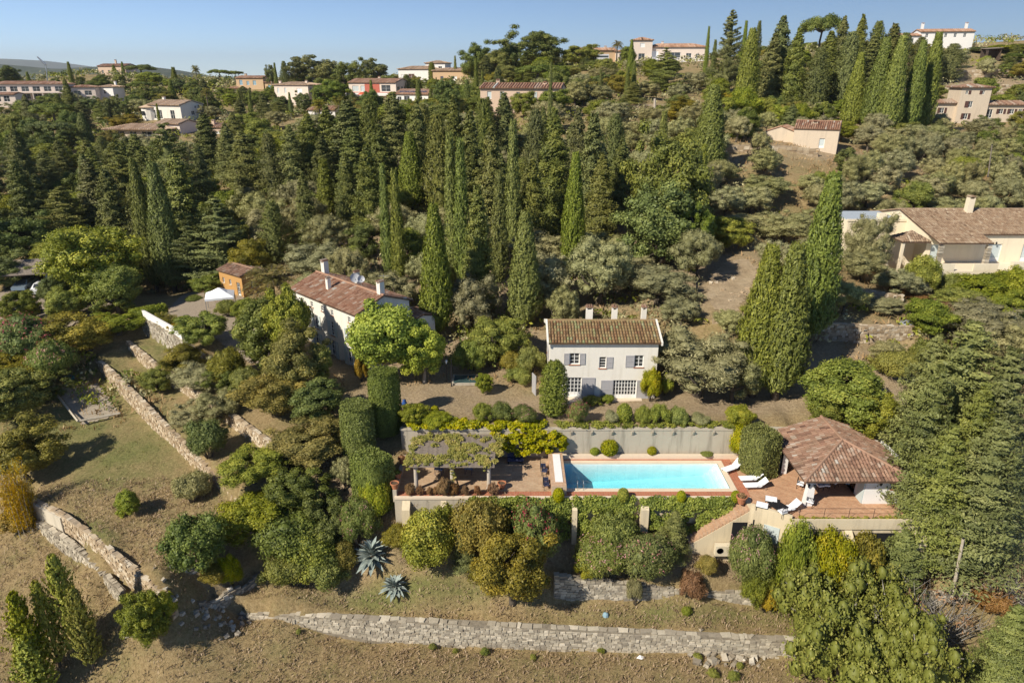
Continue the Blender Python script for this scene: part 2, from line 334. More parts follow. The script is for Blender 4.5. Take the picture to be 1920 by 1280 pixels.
# ------------------------------------------------------------------ plants: leaf sprays gathered into crowns
def nrmz(a): return a / np.maximum(np.linalg.norm(a, axis=1, keepdims=True), 1e-9)
def sprays(name, pos, out, size, tint, aspect=0.45, spread=0.9, up=0.0, extra=None, nrm=None, nsp=0.5):
    """pos (n,3), out (n,3) outward direction, size (n,), tint (n,) -> mesh of pointed leaf-spray faces"""
    n = len(pos)
    if nrm is None:                              # leaves lie across the outward direction
        N = nrmz(nrmz(out) + rng.normal(0, nsp, (n, 3))); d = rng.normal(0, 1, (n, 3)) + np.array([0, 0, up])
    else: N = nrmz(nrmz(nrm) + rng.normal(0, nsp, (n, 3))); d = nrmz(out) + rng.normal(0, spread, (n, 3)) + np.array([0, 0, up])
    d = nrmz(d - N * (d * N).sum(1, keepdims=True)); s = np.cross(N, d)                     # long axis, width axis
    L = size[:, None]; w = L * aspect
    v = np.empty((n, 4, 3)); v[:, 0] = pos - d * L * 0.5; v[:, 1] = pos + s * w * 0.5; v[:, 2] = pos + d * L * 0.5; v[:, 3] = pos - s * w * 0.5
    vs = v.reshape(-1, 3); q = np.arange(n * 4).reshape(n, 4); tt = np.repeat(tint, 4)
    faces = q
    if extra is not None:                        # solid inner twigs and leaf mass
        ev, ef, et = extra; o = len(vs); vs = np.vstack([vs, ev]); faces = np.vstack([faces, np.asarray(ef) + o]); tt = np.r_[tt, et]
    m = bpy.data.meshes.new(name); m.vertices.add(len(vs)); m.vertices.foreach_set('co', vs.astype(np.float32).ravel())
    fl = faces.ravel().astype(np.int32); m.loops.add(len(fl)); m.loops.foreach_set('vertex_index', fl)
    m.polygons.add(len(faces)); m.polygons.foreach_set('loop_start', np.arange(0, len(fl), 4, dtype=np.int32)); m.update()
    a = m.attributes.new('tint', 'FLOAT', 'POINT'); a.data.foreach_set('value', np.clip(tt, 0, 1).astype(np.float32)); return m
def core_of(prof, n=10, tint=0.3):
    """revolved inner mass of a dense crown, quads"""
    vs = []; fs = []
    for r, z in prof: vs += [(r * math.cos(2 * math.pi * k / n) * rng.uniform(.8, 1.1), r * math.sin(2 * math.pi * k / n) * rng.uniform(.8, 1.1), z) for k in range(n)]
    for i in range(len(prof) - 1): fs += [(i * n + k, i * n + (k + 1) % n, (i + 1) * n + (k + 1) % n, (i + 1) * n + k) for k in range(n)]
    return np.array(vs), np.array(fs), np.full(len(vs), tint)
def dirs(n):
    v = rng.normal(0, 1, (n, 3)); return nrmz(v)
def clump_crown(name, clumps, per, leaf, aspect=0.5, spread=0.9, up=0.0, tint_clump=0.2, tint_leaf=0.13, shell=0.55, flat=1.0, core=True):
    """clumps: (k,4) centre+radius"""
    C = np.asarray(clumps, float); k = len(C); cnt = np.maximum(8, (per * (C[:, 3] / C[:, 3].mean()) ** 2).astype(int)); idx = np.repeat(np.arange(k), cnt); n = len(idx)
    d = dirs(n); rr = (shell + (1.08 - shell) * rng.random(n) ** 0.6) * C[idx, 3]
    off = d * rr[:, None]; off[:, 2] *= flat
    pos = C[idx, :3] + off
    mid = C[:, :3].mean(0); o = nrmz(d * 1.0 + nrmz(pos - mid) * 0.7)
    t0 = rng.normal(0.5, tint_clump, k)
    ex = None
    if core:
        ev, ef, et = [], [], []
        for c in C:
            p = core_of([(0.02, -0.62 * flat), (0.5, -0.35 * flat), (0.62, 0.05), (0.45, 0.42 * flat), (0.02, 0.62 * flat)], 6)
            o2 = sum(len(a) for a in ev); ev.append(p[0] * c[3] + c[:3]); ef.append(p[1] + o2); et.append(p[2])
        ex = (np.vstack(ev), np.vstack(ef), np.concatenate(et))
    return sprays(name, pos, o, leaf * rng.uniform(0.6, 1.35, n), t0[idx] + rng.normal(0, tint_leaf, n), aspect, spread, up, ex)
def ellipsoid_clumps(k, rx, ry, rz, cz, r0, r1, lean=(0, 0), bottom=-0.75, hollow=0.45):
    out = []; lob = [(dirs(1)[0], rng.uniform(-.5, .42)) for i in range(9)]
    while len(out) < k:
        d = dirs(1)[0]
        if d[2] < bottom: continue
        r = (hollow + (1 - hollow) * rng.random() ** 0.5) * (1 + sum(a * max(0.0, float(d @ q)) ** 3 for q, a in lob)) * (rng.uniform(1.1, 1.3) if rng.random() < .16 else 1)
        cr = rng.uniform(r0, r1); a = max(0.1, 1 - cr / max(rx, ry, rz))
        out.append((d[0] * rx * r * a + lean[0], d[1] * ry * r * a + lean[1], cz + d[2] * rz * r * a, cr))
    return out
def limbs_to(mb, base, fork, targets, r0, n=5, bend=0.25):
    for t in targets:
        t = Vector(t); f = Vector(fork); mid = (f + t) / 2 + Vector((rnd.uniform(-1, 1), rnd.uniform(-1, 1), rnd.uniform(0, .6))) * bend * (t - f).length
        mb.tube([f, mid, t], [r0, r0 * 0.6, r0 * 0.18], n, rnd.random())
def trunk_mb(h, r, lean=(0, 0), n=8, kink=0.08):
    mb = MB(); pts = [(0, 0, -0.5)]; 
    for i in range(1, 6): f = i / 5; pts.append((lean[0] * f + rnd.uniform(-kink, kink) * h * .3, lean[1] * f + rnd.uniform(-kink, kink) * h * .3, h * f))
    mb.tube(pts, [r * 1.35, r * 1.05, r * .95, r * .85, r * .75, r * .65], n, 0.5); return mb, Vector(pts[-1])
# ---- natural leaf colours (old growth, typical, young or yellowing)
leafmat('leaf_cypress', [(0.0, (0.072, 0.098, 0.020)), (0.5, (0.164, 0.206, 0.036)), (1.0, (0.278, 0.323, 0.059))], 0.15)
leafmat('leaf_conifer', [(0.0, (0.063, 0.084, 0.021)), (0.5, (0.145, 0.167, 0.040)), (1.0, (0.254, 0.269, 0.066))], 0.15)
leafmat('leaf_greycypress', [(0.0, (0.082, 0.103, 0.029)), (0.5, (0.173, 0.199, 0.053)), (1.0, (0.284, 0.302, 0.088))], 0.15)
leafmat('leaf_olive', [(0.0, (0.146, 0.150, 0.057)), (0.5, (0.292, 0.293, 0.120)), (1.0, (0.483, 0.472, 0.213))], 0.15)
leafmat('leaf_oak', [(0.0, (0.053, 0.081, 0.017)), (0.5, (0.126, 0.165, 0.030)), (1.0, (0.229, 0.268, 0.053))], 0.15)
leafmat('leaf_plane', [(0.0, (0.135, 0.183, 0.015)), (0.5, (0.280, 0.353, 0.030)), (1.0, (0.481, 0.526, 0.057))], 0.26)
leafmat('leaf_green', [(0.0, (0.090, 0.122, 0.018)), (0.5, (0.206, 0.252, 0.037)), (1.0, (0.376, 0.403, 0.067))], 0.26)
leafmat('leaf_olivegreen', [(0.0, (0.120, 0.124, 0.019)), (0.5, (0.260, 0.247, 0.038)), (1.0, (0.432, 0.384, 0.062))], 0.26)
leafmat('leaf_laurel', [(0.0, (0.110, 0.146, 0.007)), (0.5, (0.269, 0.309, 0.015)), (1.0, (0.498, 0.478, 0.029))], 0.26)
leafmat('leaf_yellow', [(0.0, (0.190, 0.167, 0.014)), (0.5, (0.395, 0.312, 0.024)), (1.0, (0.619, 0.456, 0.047))], 0.26)
leafmat('leaf_dry', [(0.0, (0.155, 0.091, 0.034)), (0.5, (0.293, 0.180, 0.070)), (1.0, (0.447, 0.296, 0.125))], 0.26)
leafmat('leaf_fig', [(0.0, (0.106, 0.138, 0.022)), (0.5, (0.219, 0.258, 0.045)), (1.0, (0.375, 0.384, 0.085))], 0.26)
leafmat('leaf_oleander', [(0.0, (0.080, 0.120, 0.028)), (0.5, (0.167, 0.223, 0.050)), (1.0, (0.301, 0.340, 0.087))], 0.26)
leafmat('leaf_palm', [(0.0, (0.118, 0.128, 0.020)), (0.5, (0.248, 0.247, 0.040)), (1.0, (0.437, 0.366, 0.080))], 0.26)
leafmat('leaf_poplar', [(0.0, (0.140, 0.176, 0.022)), (0.5, (0.294, 0.332, 0.046)), (1.0, (0.505, 0.498, 0.084))], 0.26)
leafmat('leaf_vine', [(0.0, (0.138, 0.173, 0.020)), (0.5, (0.297, 0.326, 0.035)), (1.0, (0.477, 0.441, 0.070))], 0.26)
leafmat('petal_pink', [(0.0, (0.42, 0.13, 0.14)), (0.5, (0.56, 0.27, 0.26)), (1.0, (0.66, 0.42, 0.38))], 0.3)
leafmat('petal_red', [(0.0, (0.25, 0.03, 0.045)), (0.5, (0.42, 0.06, 0.08)), (1.0, (0.52, 0.15, 0.16))], 0.3)
tinted('bark', [(0.0, (0.055, 0.042, 0.030)), (0.5, (0.11, 0.088, 0.066)), (1.0, (0.19, 0.165, 0.135))], 0.95, 0.6)
tinted('bark_pale', [(0.0, (0.17, 0.15, 0.125)), (0.5, (0.27, 0.245, 0.21)), (1.0, (0.38, 0.355, 0.32))], 0.95, 0.4)
M = MATS
PROTO = {}
def proto(kind, trunk, tmat, crown, cmat, h, w, extras=()):
    """unlinked meshes of one plant, h and w its natural size"""
    co = np.empty(len(crown.vertices) * 3, np.float32); crown.vertices.foreach_get('co', co); co = co.reshape(-1, 3)
    h = float(np.percentile(co[:, 2], 99.6)); w = float(np.percentile(np.hypot(co[:, 0], co[:, 1]), 97)) * 2
    trunk_mesh = trunk.mesh(kind + '_trunk') if trunk else None
    if trunk_mesh: trunk_mesh.materials.append(M[tmat]); trunk_mesh.polygons.foreach_set('use_smooth', [True] * len(trunk_mesh.polygons))
    crown.materials.append(M[cmat]) if not crown.materials else None
    ex = []
    for nm, me, mt in extras:
        me.materials.append(M[mt]); ex.append((nm, me))
    PROTO.setdefault(kind, []).append((trunk_mesh, crown, h, w, ex))
def cyp_prof(t, fat=0.0, tip=1.0):                 # radius along the height of a columnar cypress, t 0..1
    return np.clip(np.minimum((t / 0.10) ** 0.5, 1.0) * (1 - np.clip((t - 0.25) / 0.75, 0, 1) ** (1.45 + fat)) ** (0.82 + (0.22 if fat < 0 else 0.0)), 0.0, 1)
def columnar(kind, h, w, tufts, per, leaf, fat, cmat, shag=0.10, open_=0.0, trunk=True, z0=0.06, lobes=0.12, upw=1.3, aspect=0.32, tips=1):
    t = rng.random(tufts) ** 0.85; a = rng.random(tufts) * 2 * math.pi; ph = rng.random(6) * 6.28
    prof = cyp_prof(t, fat)
    lob = 1 + lobes * (np.sin(3 * a + ph[0] + 5 * t) * .6 + np.sin(5 * a + ph[1] - 9 * t) * .5 + np.sin(13 * t + ph[2] + a) * .5)
    r = w / 2 * prof * lob * (0.86 + shag * rng.normal(0, 1, tufts)) 
    base = np.stack([r * np.cos(a), r * np.sin(a), (z0 + (1 - z0) * t) * h * 0.97], 1)
    outd = np.stack([np.cos(a), np.sin(a), np.full(tufts, upw)], 1)
    idx = np.repeat(np.arange(tufts), per); n = len(idx); k = rng.random(n)
    tl = leaf * 2.6
    pos = base[idx] + nrmz(outd)[idx] * (k * tl)[:, None] + rng.normal(0, leaf * 0.33, (n, 3)) * (1.1 - k)[:, None]
    o = outd[idx] * 0.5 + np.stack([np.cos(a), np.sin(a), np.zeros(tufts)], 1)[idx] * 0.35
    tint = rng.normal(0.5, 0.17, tufts)[idx] + rng.normal(0, 0.13, n)
    tt = np.linspace(0.02, 1, 12); cr = w / 2 * cyp_prof(tt, fat) * (0.74 - open_)
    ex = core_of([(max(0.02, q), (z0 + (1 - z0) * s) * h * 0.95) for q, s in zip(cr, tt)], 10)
    rad = np.stack([np.cos(a), np.sin(a), np.full(tufts, .35)], 1)[idx]
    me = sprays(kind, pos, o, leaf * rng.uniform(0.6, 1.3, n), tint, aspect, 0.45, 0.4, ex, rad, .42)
    tm = None
    if trunk: tm = MB(); tm.tube([(0, 0, -0.5), (0, 0, h * 0.15), (0, 0, h * 0.6)], [w * .09 + .06, w * .07 + .05, 0.03], 7, 0.5)
    proto(kind, tm, 'bark', me, cmat, h, w)
for i in range(3): columnar('slim_cypress', 13, 2.0, 1200, 8, 0.30, -0.35, 'leaf_cypress', 0.08, lobes=0.10)
for i in range(3): columnar('broad_cypress', 12, 3.6, 2300, 8, 0.34, -0.1, 'leaf_cypress', 0.07, lobes=0.09)
columnar('clipped_cypress', 5.6, 2.5, 1700, 9, 0.2, 2.6, 'leaf_cypress', 0.02, lobes=0.03, z0=0.02, upw=0.5)
columnar('clipped_cypress', 5.6, 2.5, 1700, 9, 0.2, 4.5, 'leaf_cypress', 0.02, lobes=0.03, z0=0.02, upw=0.5)
def conifer(kind, h, w, nb, cmat, leaf, per, droop=0.15, power=0.8, flat=0.45, z0=0.08, gap=0.0, core=0.35, asp=0.4, umb=0.0):
    """whorls of boughs along a trunk, each carrying sprays"""
    tm = MB(); tm.tube([(0, 0, -0.5), (0, 0, h * .4), (0, 0, h * .97)], [h * .022 + .06, h * .014 + .04, .02], 7, .5)
    P, O, SZ, TT, NN = [], [], [], [], []
    for b in range(nb):
        t = z0 + (1 - z0) * ((b + rng.random()) / nb); a = b * 2.399 + rng.normal(0, .35)
        ln = w / 2 * (max(0.03, (1 - (t - z0) / (1 - z0)))) ** power * rng.uniform(0.68, 1.12)
        if rng.random() < gap: continue
        st = np.array([0, 0, h * t]); dr = np.array([math.cos(a), math.sin(a), 0.32 - droop * 1.6 * (1 - t)])
        tm.tube([tuple(st), tuple(st + dr * ln * .85)], [0.02 + .012 * ln, .012], 3, .4, cap=False)
        n = max(20, int(per * (0.3 + ln / (w / 2)))); s = rng.random(n) ** 0.7
        wd = ln * 0.34 * np.sin(np.clip(s, .08, 1) * math.pi * 0.82) + 0.12
        lat = rng.normal(0, 0.55, n) * wd; side = np.array([-math.sin(a), math.cos(a), 0])
        p = st + dr * (s * ln)[:, None] + side * lat[:, None]; p[:, 2] += rng.normal(0, flat * 0.3, n) * wd - droop * (s ** 2) * ln * .35 + np.abs(lat) * -0.15
        P.append(p); O.append(np.tile(dr + np.array([0, 0, .35]), (n, 1)) + side * (np.sign(lat) * .6)[:, None]); SZ.append(leaf * rng.uniform(.6, 1.35, n)); TT.append(rng.normal(rng.normal(.5, .16), .10, n)); NN.append(np.tile([math.cos(a) * .75, math.sin(a) * .75, .7], (n, 1)))
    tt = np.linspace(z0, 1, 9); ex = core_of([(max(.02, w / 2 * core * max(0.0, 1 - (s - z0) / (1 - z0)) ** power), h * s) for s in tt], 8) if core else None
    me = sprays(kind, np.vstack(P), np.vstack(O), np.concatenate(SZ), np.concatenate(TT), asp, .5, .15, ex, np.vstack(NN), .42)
    proto(kind, tm, 'bark', me, cmat, h, w)
for wd, po in ((5.0, .55), (6.0, .62), (6.6, .7)): conifer('dark_conifer', 13, wd, 190, 'leaf_conifer', 0.30, 140, .05, po, .85, .03, 0.06, .45)
for ft, wd, lo in ((.3, 5.0, .27),): columnar('dark_conifer', 13, wd, 1500, 9, .33, ft, 'leaf_conifer', .2, .14, True, .03, lo, .6, .36)
for i in range(2): conifer('cedar', 12, 10.5, 74, 'leaf_conifer', 0.30, 380, .06, .72, .26, .08, 0.1, .2, .32)
for i in range(2): conifer('grey_cypress', 15, 8.5, 150, 'leaf_greycypress', 0.31, 215, .10, .62, .62, .02, 0.03, .42, .34)
def broad(kind, h, w, k, per, leaf, tmat, cmat, cz=0.62, rz=0.40, r0=.16, r1=.30, aspect=.55, trunk_h=.38, bottom=-.75, limbs=9, hollow=.45, tl=.14, flat=.85, core=True, spread=.9, up=0.0, tc=.2, tr=.028):
    k = int(k * 1.7); per = int(per * .62); r0 *= .72; r1 *= .82; hollow *= .9
    tm, top = trunk_mb(h * trunk_h, h * tr + .05, (rnd.uniform(-.06, .06) * h, rnd.uniform(-.06, .06) * h))
    cl = ellipsoid_clumps(k, w / 2, w / 2, h * rz, h * cz, w * r0, w * r1, (top.x * .5, top.y * .5), bottom, hollow)
    limbs_to(tm, None, top, [c[:3] for c in cl[:limbs]], h * .014 + .03)
    me = clump_crown(kind, cl, per, leaf, aspect, spread, up, tc, tl, .5, flat, core)
    proto(kind, tm, tmat, me, cmat, h, w)
for i in range(4): broad('olive_tree', 5.6, 5.6, 54, 340, 0.18, 'bark', 'leaf_olive', .58, .45, .09, .17, .26, .22, -.75, 10, .35, .14, .9, True, 1.0)
for i in range(3): broad('oak', 10, 9, 64, 340, 0.27, 'bark', 'leaf_oak', .53, .50, .09, .15, .55, .2, -.95, 9, .55)
for i in range(2): broad('plane_tree', 8, 7.5, 60, 520, 0.22, 'bark_pale', 'leaf_plane', .56, .47, .09, .17, .8, .25, -.8, 12, .5, .22, .8, True)
for i in range(3): broad('leafy_tree', 9, 8, 66, 340, 0.24, 'bark', 'leaf_green', .54, .49, .09, .16, .6, .22, -.95, 9, .5)
for i in range(2): broad('olive_green_tree', 8, 7, 62, 440, 0.21, 'bark', 'leaf_olivegreen', .53, .5, .09, .16, .5, .18, -.95, 9, .5)
for i in range(2): broad('open_tree', 13, 9, 44, 200, 0.42, 'bark_pale', 'leaf_conifer', .6, .40, .08, .14, .5, .4, -.95, 16, .35, .2, .8, False)
def shrub(kind, h, w, k, per, leaf, cmat, aspect=.5, extras=(), core=True, tl=.2, up=.2, r0=.14, r1=.24, bottom=-.35):
    tm = MB(); leaf *= .74; per = int(per * 1.6); k = int(k * 2.1); per = int(per * .6); r0 *= .66; r1 *= .78; tl = .14
    cl = ellipsoid_clumps(k, w / 2, w / 2, h * .52, h * .46, w * r0, w * r1, (0, 0), bottom, .55)
    for c in cl[:10]: tm.tube([(rnd.uniform(-.1, .1), rnd.uniform(-.1, .1), -.25), (c[0] * .5, c[1] * .5, c[2] * .55), (c[0], c[1], c[2])], [.05, .035, .01], 4, rnd.random())
    me = clump_crown(kind, cl, per, leaf, aspect, .9, up, .18, tl, .6, .95, core)
    ex = []
    for nm, mt, cnt, sz in extras:
        c = np.array(cl); i = rng.integers(0, len(c), cnt); d = dirs(cnt); d[:, 2] = np.abs(d[:, 2]) * .8; d = nrmz(d)
        hub = c[i, :3] + d * (c[i, 3] * 1.05)[:, None]; g = np.repeat(np.arange(cnt), 7)
        pos = hub[g] + rng.normal(0, sz * 1.1, (len(g), 3))
        ex.append((nm, sprays(nm, pos, d[g], np.full(len(g), sz) * rng.uniform(.7, 1.3, len(g)), rng.random(len(g)), .8, .8), mt))
    proto(kind, tm, 'bark', me, cmat, h, w, ex)
for i in range(2): shrub('shrub', 2.6, 3.2, 30, 260, .17, 'leaf_green')
for i in range(2): shrub('dark_shrub', 2.6, 3.2, 30, 260, .16, 'leaf_oak')
for i in range(2): shrub('laurel', 3.6, 3.6, 36, 300, .19, 'leaf_laurel', .55)
for i in range(2): shrub('olive_green_shrub', 3.2, 3.6, 36, 290, .18, 'leaf_olivegreen', .5)
for i in range(2): shrub('oleander', 3.2, 3.6, 34, 300, .22, 'leaf_oleander', .26, (('blossom', 'petal_pink', 120, .075),), True, .2, .6)
shrub('red_oleander', 3.0, 3.4, 34, 300, .22, 'leaf_oleander', .26, (('blossom', 'petal_red', 210, .09),), True, .2, .6)
shrub('yellow_shrub', 1.6, 2.0, 20, 220, .15, 'leaf_yellow')
shrub('dry_shrub', 1.6, 2.0, 20, 260, .16, 'leaf_dry', .25, (), True)
shrub('grey_shrub', 2.0, 2.4, 24, 280, .15, 'leaf_olive', .3)
columnar('poplar', 8, 2.2, 900, 12, .20, .4, 'leaf_poplar', .28, .55, True, .08, .3, 1.0, .8)
columnar('poplar', 8, 2.2, 850, 12, .20, .9, 'leaf_poplar', .28, .55, True, .08, .3, 1.0, .8)
def box_hedge(kind, x, y, z, n, leaf, cmat, rnd_=.12):
    p = rng.uniform(-1, 1, (n, 3)); ax = rng.integers(0, 5, n)
    for a, (c, s) in enumerate(((0, 1), (0, -1), (1, 1), (1, -1), (2, 1))): p[ax == a, c] = s
    o = np.zeros((n, 3)); o[np.arange(n), np.array([0, 0, 1, 1, 2])[ax]] = np.array([1, -1, 1, -1, 1])[ax]
    rr = (np.abs(p) ** 8).sum(1) ** (1 / 8); p = p / rr[:, None]
    pos = p * np.array([x / 2, y / 2, z / 2]) + np.array([0, 0, z / 2]) + rng.normal(0, leaf * .35, (n, 3))
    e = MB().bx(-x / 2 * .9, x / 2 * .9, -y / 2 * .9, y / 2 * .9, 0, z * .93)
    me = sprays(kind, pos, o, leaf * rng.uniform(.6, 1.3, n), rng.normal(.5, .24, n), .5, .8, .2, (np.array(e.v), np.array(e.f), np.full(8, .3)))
    proto(kind, None, None, me, cmat, z, x)
box_hedge('box_hedge', 3, 2.4, 3.2, 9000, .16, 'leaf_cypress'); box_hedge('low_hedge', 4, 1.2, 1.2, 7000, .15, 'leaf_green'); 
def topiary(kind, h, w, n, leaf, cmat):          # shorn column: straight sides, softly rounded top
    t = rng.random(n); cap = rng.random(n) < .16; a = rng.random(n) * 6.283; wob = 1 + .03 * np.sin(3 * a + 1) + .02 * np.sin(7 * t)
    z = np.where(cap, h * rng.uniform(.955, 1.0, n), h * t * .97); r = np.where(cap, w / 2 * np.sqrt(rng.random(n)) * .93, w / 2 * (1 - np.clip(t, 0, 1) ** 14 * .25) * (.93 + .07 * np.clip(t * 5, 0, 1))) * wob
    pos = np.stack([r * np.cos(a), r * np.sin(a), z], 1) + rng.normal(0, leaf * .3, (n, 3)); o = np.stack([np.cos(a) * ~cap, np.sin(a) * ~cap, np.where(cap, 1.0, .12)], 1)
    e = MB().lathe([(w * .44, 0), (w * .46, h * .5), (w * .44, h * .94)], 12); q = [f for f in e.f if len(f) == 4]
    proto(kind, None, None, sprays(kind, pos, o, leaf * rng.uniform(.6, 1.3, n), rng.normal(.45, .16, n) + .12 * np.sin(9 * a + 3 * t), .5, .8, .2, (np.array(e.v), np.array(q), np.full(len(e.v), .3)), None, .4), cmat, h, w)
topiary('topiary_column', 5, 2.3, 15000, .14, 'leaf_cypress')
def ball(kind, d, n, leaf, cmat):
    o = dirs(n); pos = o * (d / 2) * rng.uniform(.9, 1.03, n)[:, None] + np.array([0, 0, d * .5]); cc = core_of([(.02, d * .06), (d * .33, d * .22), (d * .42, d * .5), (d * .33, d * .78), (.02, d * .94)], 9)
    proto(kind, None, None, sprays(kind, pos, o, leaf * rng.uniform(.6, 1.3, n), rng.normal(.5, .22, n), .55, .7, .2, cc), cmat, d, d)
ball('clipped_ball', 1.4, 2600, .13, 'leaf_green'); ball('clipped_ball', 1.4, 2600, .13, 'leaf_laurel')
def palm(kind, h, nf, fl, cmat, droop=1.0):
    tm = MB(); tm.tube([(0, 0, -.4), (rnd.uniform(-.1, .1), 0, h * .5), (0, 0, h)], [.26, .2, .2], 8, .5) if h > .6 else tm.lathe([(.3, -.3), (.36, .1), (.2, h)], 8)
    P, O, Z, T = [], [], [], []
    for f in range(nf):
        a = f * 2.399; e = rng.uniform(-.35, 1.2); s = np.linspace(.08, 1, 26); dx = np.cos(e) * s * fl; dz = np.sin(e) * s * fl - droop * (s ** 2.2) * fl * .55
        for sg in (-1, 1):
            base = np.stack([math.cos(a) * dx, math.sin(a) * dx, h + dz], 1); side = np.array([-math.sin(a), math.cos(a), 0]) * sg; ll = fl * .17 * np.sin(s * 2.6 + .3) + .06
            P.append(base + side * (ll * .5)[:, None]); O.append(np.tile(side * 2.2 + np.array([math.cos(a), math.sin(a), -.25]), (26, 1))); Z.append(ll * 1.15); T.append(np.full(26, rng.normal(.5, .22)))
        tm.tube([(math.cos(a) * dx[i], math.sin(a) * dx[i], h + dz[i]) for i in (0, 8, 16, 25)], [.03, .025, .018, .008], 3, .8, cap=False)
    n = sum(map(len, P)); me = sprays(kind, np.vstack(P), np.vstack(O), np.concatenate(Z), np.concatenate(T), .16, .12, -.15, None, np.tile([0, 0, 1.0], (n, 1)), .3)
    proto(kind, tm, 'bark', me, cmat, h + fl * .55, fl * 2)
palm('palm', 5.5, 46, 2.3, 'leaf_palm'); palm('palm', 3.0, 54, 3.0, 'leaf_palm', .8); palm('cycad', .5, 36, 1.5, 'leaf_palm', .6)
def umbrella():
    tm, top = trunk_mb(6.5, .3); cl = []
    for i in range(40):
        a = rnd.uniform(0, 6.28); r = 4.2 * math.sqrt(rnd.random()); cl.append((top.x + r * math.cos(a), top.y + r * math.sin(a), 8.3 - .06 * r * r + rnd.uniform(-.4, .5), rnd.uniform(.8, 1.2)))
    limbs_to(tm, None, top, [c[:3] for c in cl[:14]], .14); proto('umbrella_pine', tm, 'bark', clump_crown('umbrella_pine', cl, 240, .36, .35, .8, .5, .18, .2, .55, .6), 'leaf_oak', 9.5, 10)
umbrella()
def fig():                       # low spreading tree with its pale branches showing among the leaves
    tm = MB(); cl = []
    for i in range(30):
        a = i * 2.399; ln = rnd.uniform(1.6, 4.2); z = rnd.uniform(.7, 2.6) + (4.2 - ln) * .35
        e = Vector((math.cos(a) * ln, math.sin(a) * ln, z)); mid = e * .5 + Vector((0, 0, .7))
        tm.tube([(0, 0, -.3), mid * .5 + Vector((0, 0, .1)), mid, e], [.13, .1, .07, .02], 5, rnd.random())
        cl.append((*e, rnd.uniform(.55, .95)))
        for j in range(9):
            q = mid.lerp(e, rnd.uniform(.1, 1.0)); tip = q + Vector((math.cos(a) * .7 + rnd.uniform(-.9, .9), math.sin(a) * .7 + rnd.uniform(-.9, .9), rnd.uniform(.25, 1.0)))
            tm.tube([q, q.lerp(tip, .5) + Vector((0, 0, -.07)), tip], [.038, .028, .012], 4, rnd.random(), cap=False); cl.append((*(q.lerp(tip, .8)), rnd.uniform(.34, .58)))
    proto('fig_tree', tm, 'bark_pale', clump_crown('fig_tree', cl + [(2.6 * math.cos(q * 2.4), 2.6 * math.sin(q * 2.4), 1.3 + .3 * (q % 3), 1.1) for q in range(14)] + [(0, 0, 2.2, 1.3), (1, .5, 2.4, 1), (-1, -.6, 2.3, 1)], 80, .13, .62, .9, .3, .16, .16, .55, .8, True), 'leaf_fig', 3.6, 9.0)
fig()
def bare_bush():
    tm = MB()
    for i in range(46):
        a = i * 2.399; d = Vector((math.cos(a) * rnd.uniform(.4, 1), math.sin(a) * rnd.uniform(.4, 1), rnd.uniform(.5, 1.1))); p = Vector((0, 0, -.1)); pts = [p]; 
        for k in range(3): p = p + d * .42 + Vector((rnd.uniform(-.18, .18), rnd.uniform(-.18, .18), rnd.uniform(-.1, .1))); pts.append(p)
        tm.tube(pts, [.035, .022, .014, .005], 3, rnd.random(), cap=False)
        for k in (1, 2):
            for j in range(3): tm.tube([pts[k], pts[k] + Vector((rnd.uniform(-.5, .5), rnd.uniform(-.5, .5), rnd.uniform(0, .5)))], [.012, .004], 3, rnd.random(), cap=False)
    cl = [(math.cos(i * 2.4) * .8, math.sin(i * 2.4) * .8, .9, .25) for i in range(10)]
    proto('bare_shrub', tm, 'bark_pale', clump_crown('bare_shrub', cl, 30, .12, .3, .9, 0, .2, .2, .4, .8, False), 'leaf_dry', 1.6, 2.4)
bare_bush()
def bamboo():
    tm = MB(); P, O, Z, T = [], [], [], []
    for i in range(40):
        x, y = rng.normal(0, .55, 2); hh = rng.uniform(2.2, 4.2); lx, ly = rng.normal(0, .3, 2)
        tm.tube([(x, y, -.2), (x + lx * .3, y + ly * .3, hh * .6), (x + lx, y + ly, hh)], [.025, .02, .008], 3, .6, cap=False)
        n = 170; s = rng.uniform(.1, 1, n); P.append(np.stack([x + lx * s * s, y + ly * s * s, hh * s], 1) + rng.normal(0, .22, (n, 3))); O.append(np.tile([0, 0, .4], (n, 1)) + rng.normal(0, .7, (n, 3))); Z.append(rng.uniform(.14, .34, n)); T.append(rng.normal(.5, .2, n))
    proto('bamboo', tm, 'bark_pale', sprays('bamboo', np.vstack(P), np.vstack(O), np.concatenate(Z), np.concatenate(T), .2, .5, .3, None, rng.normal(0, 1, (sum(map(len, P)), 3)) + np.array([-.5, -.5, .4]), .3), 'leaf_yellow', 4.0, 2.6)
bamboo()

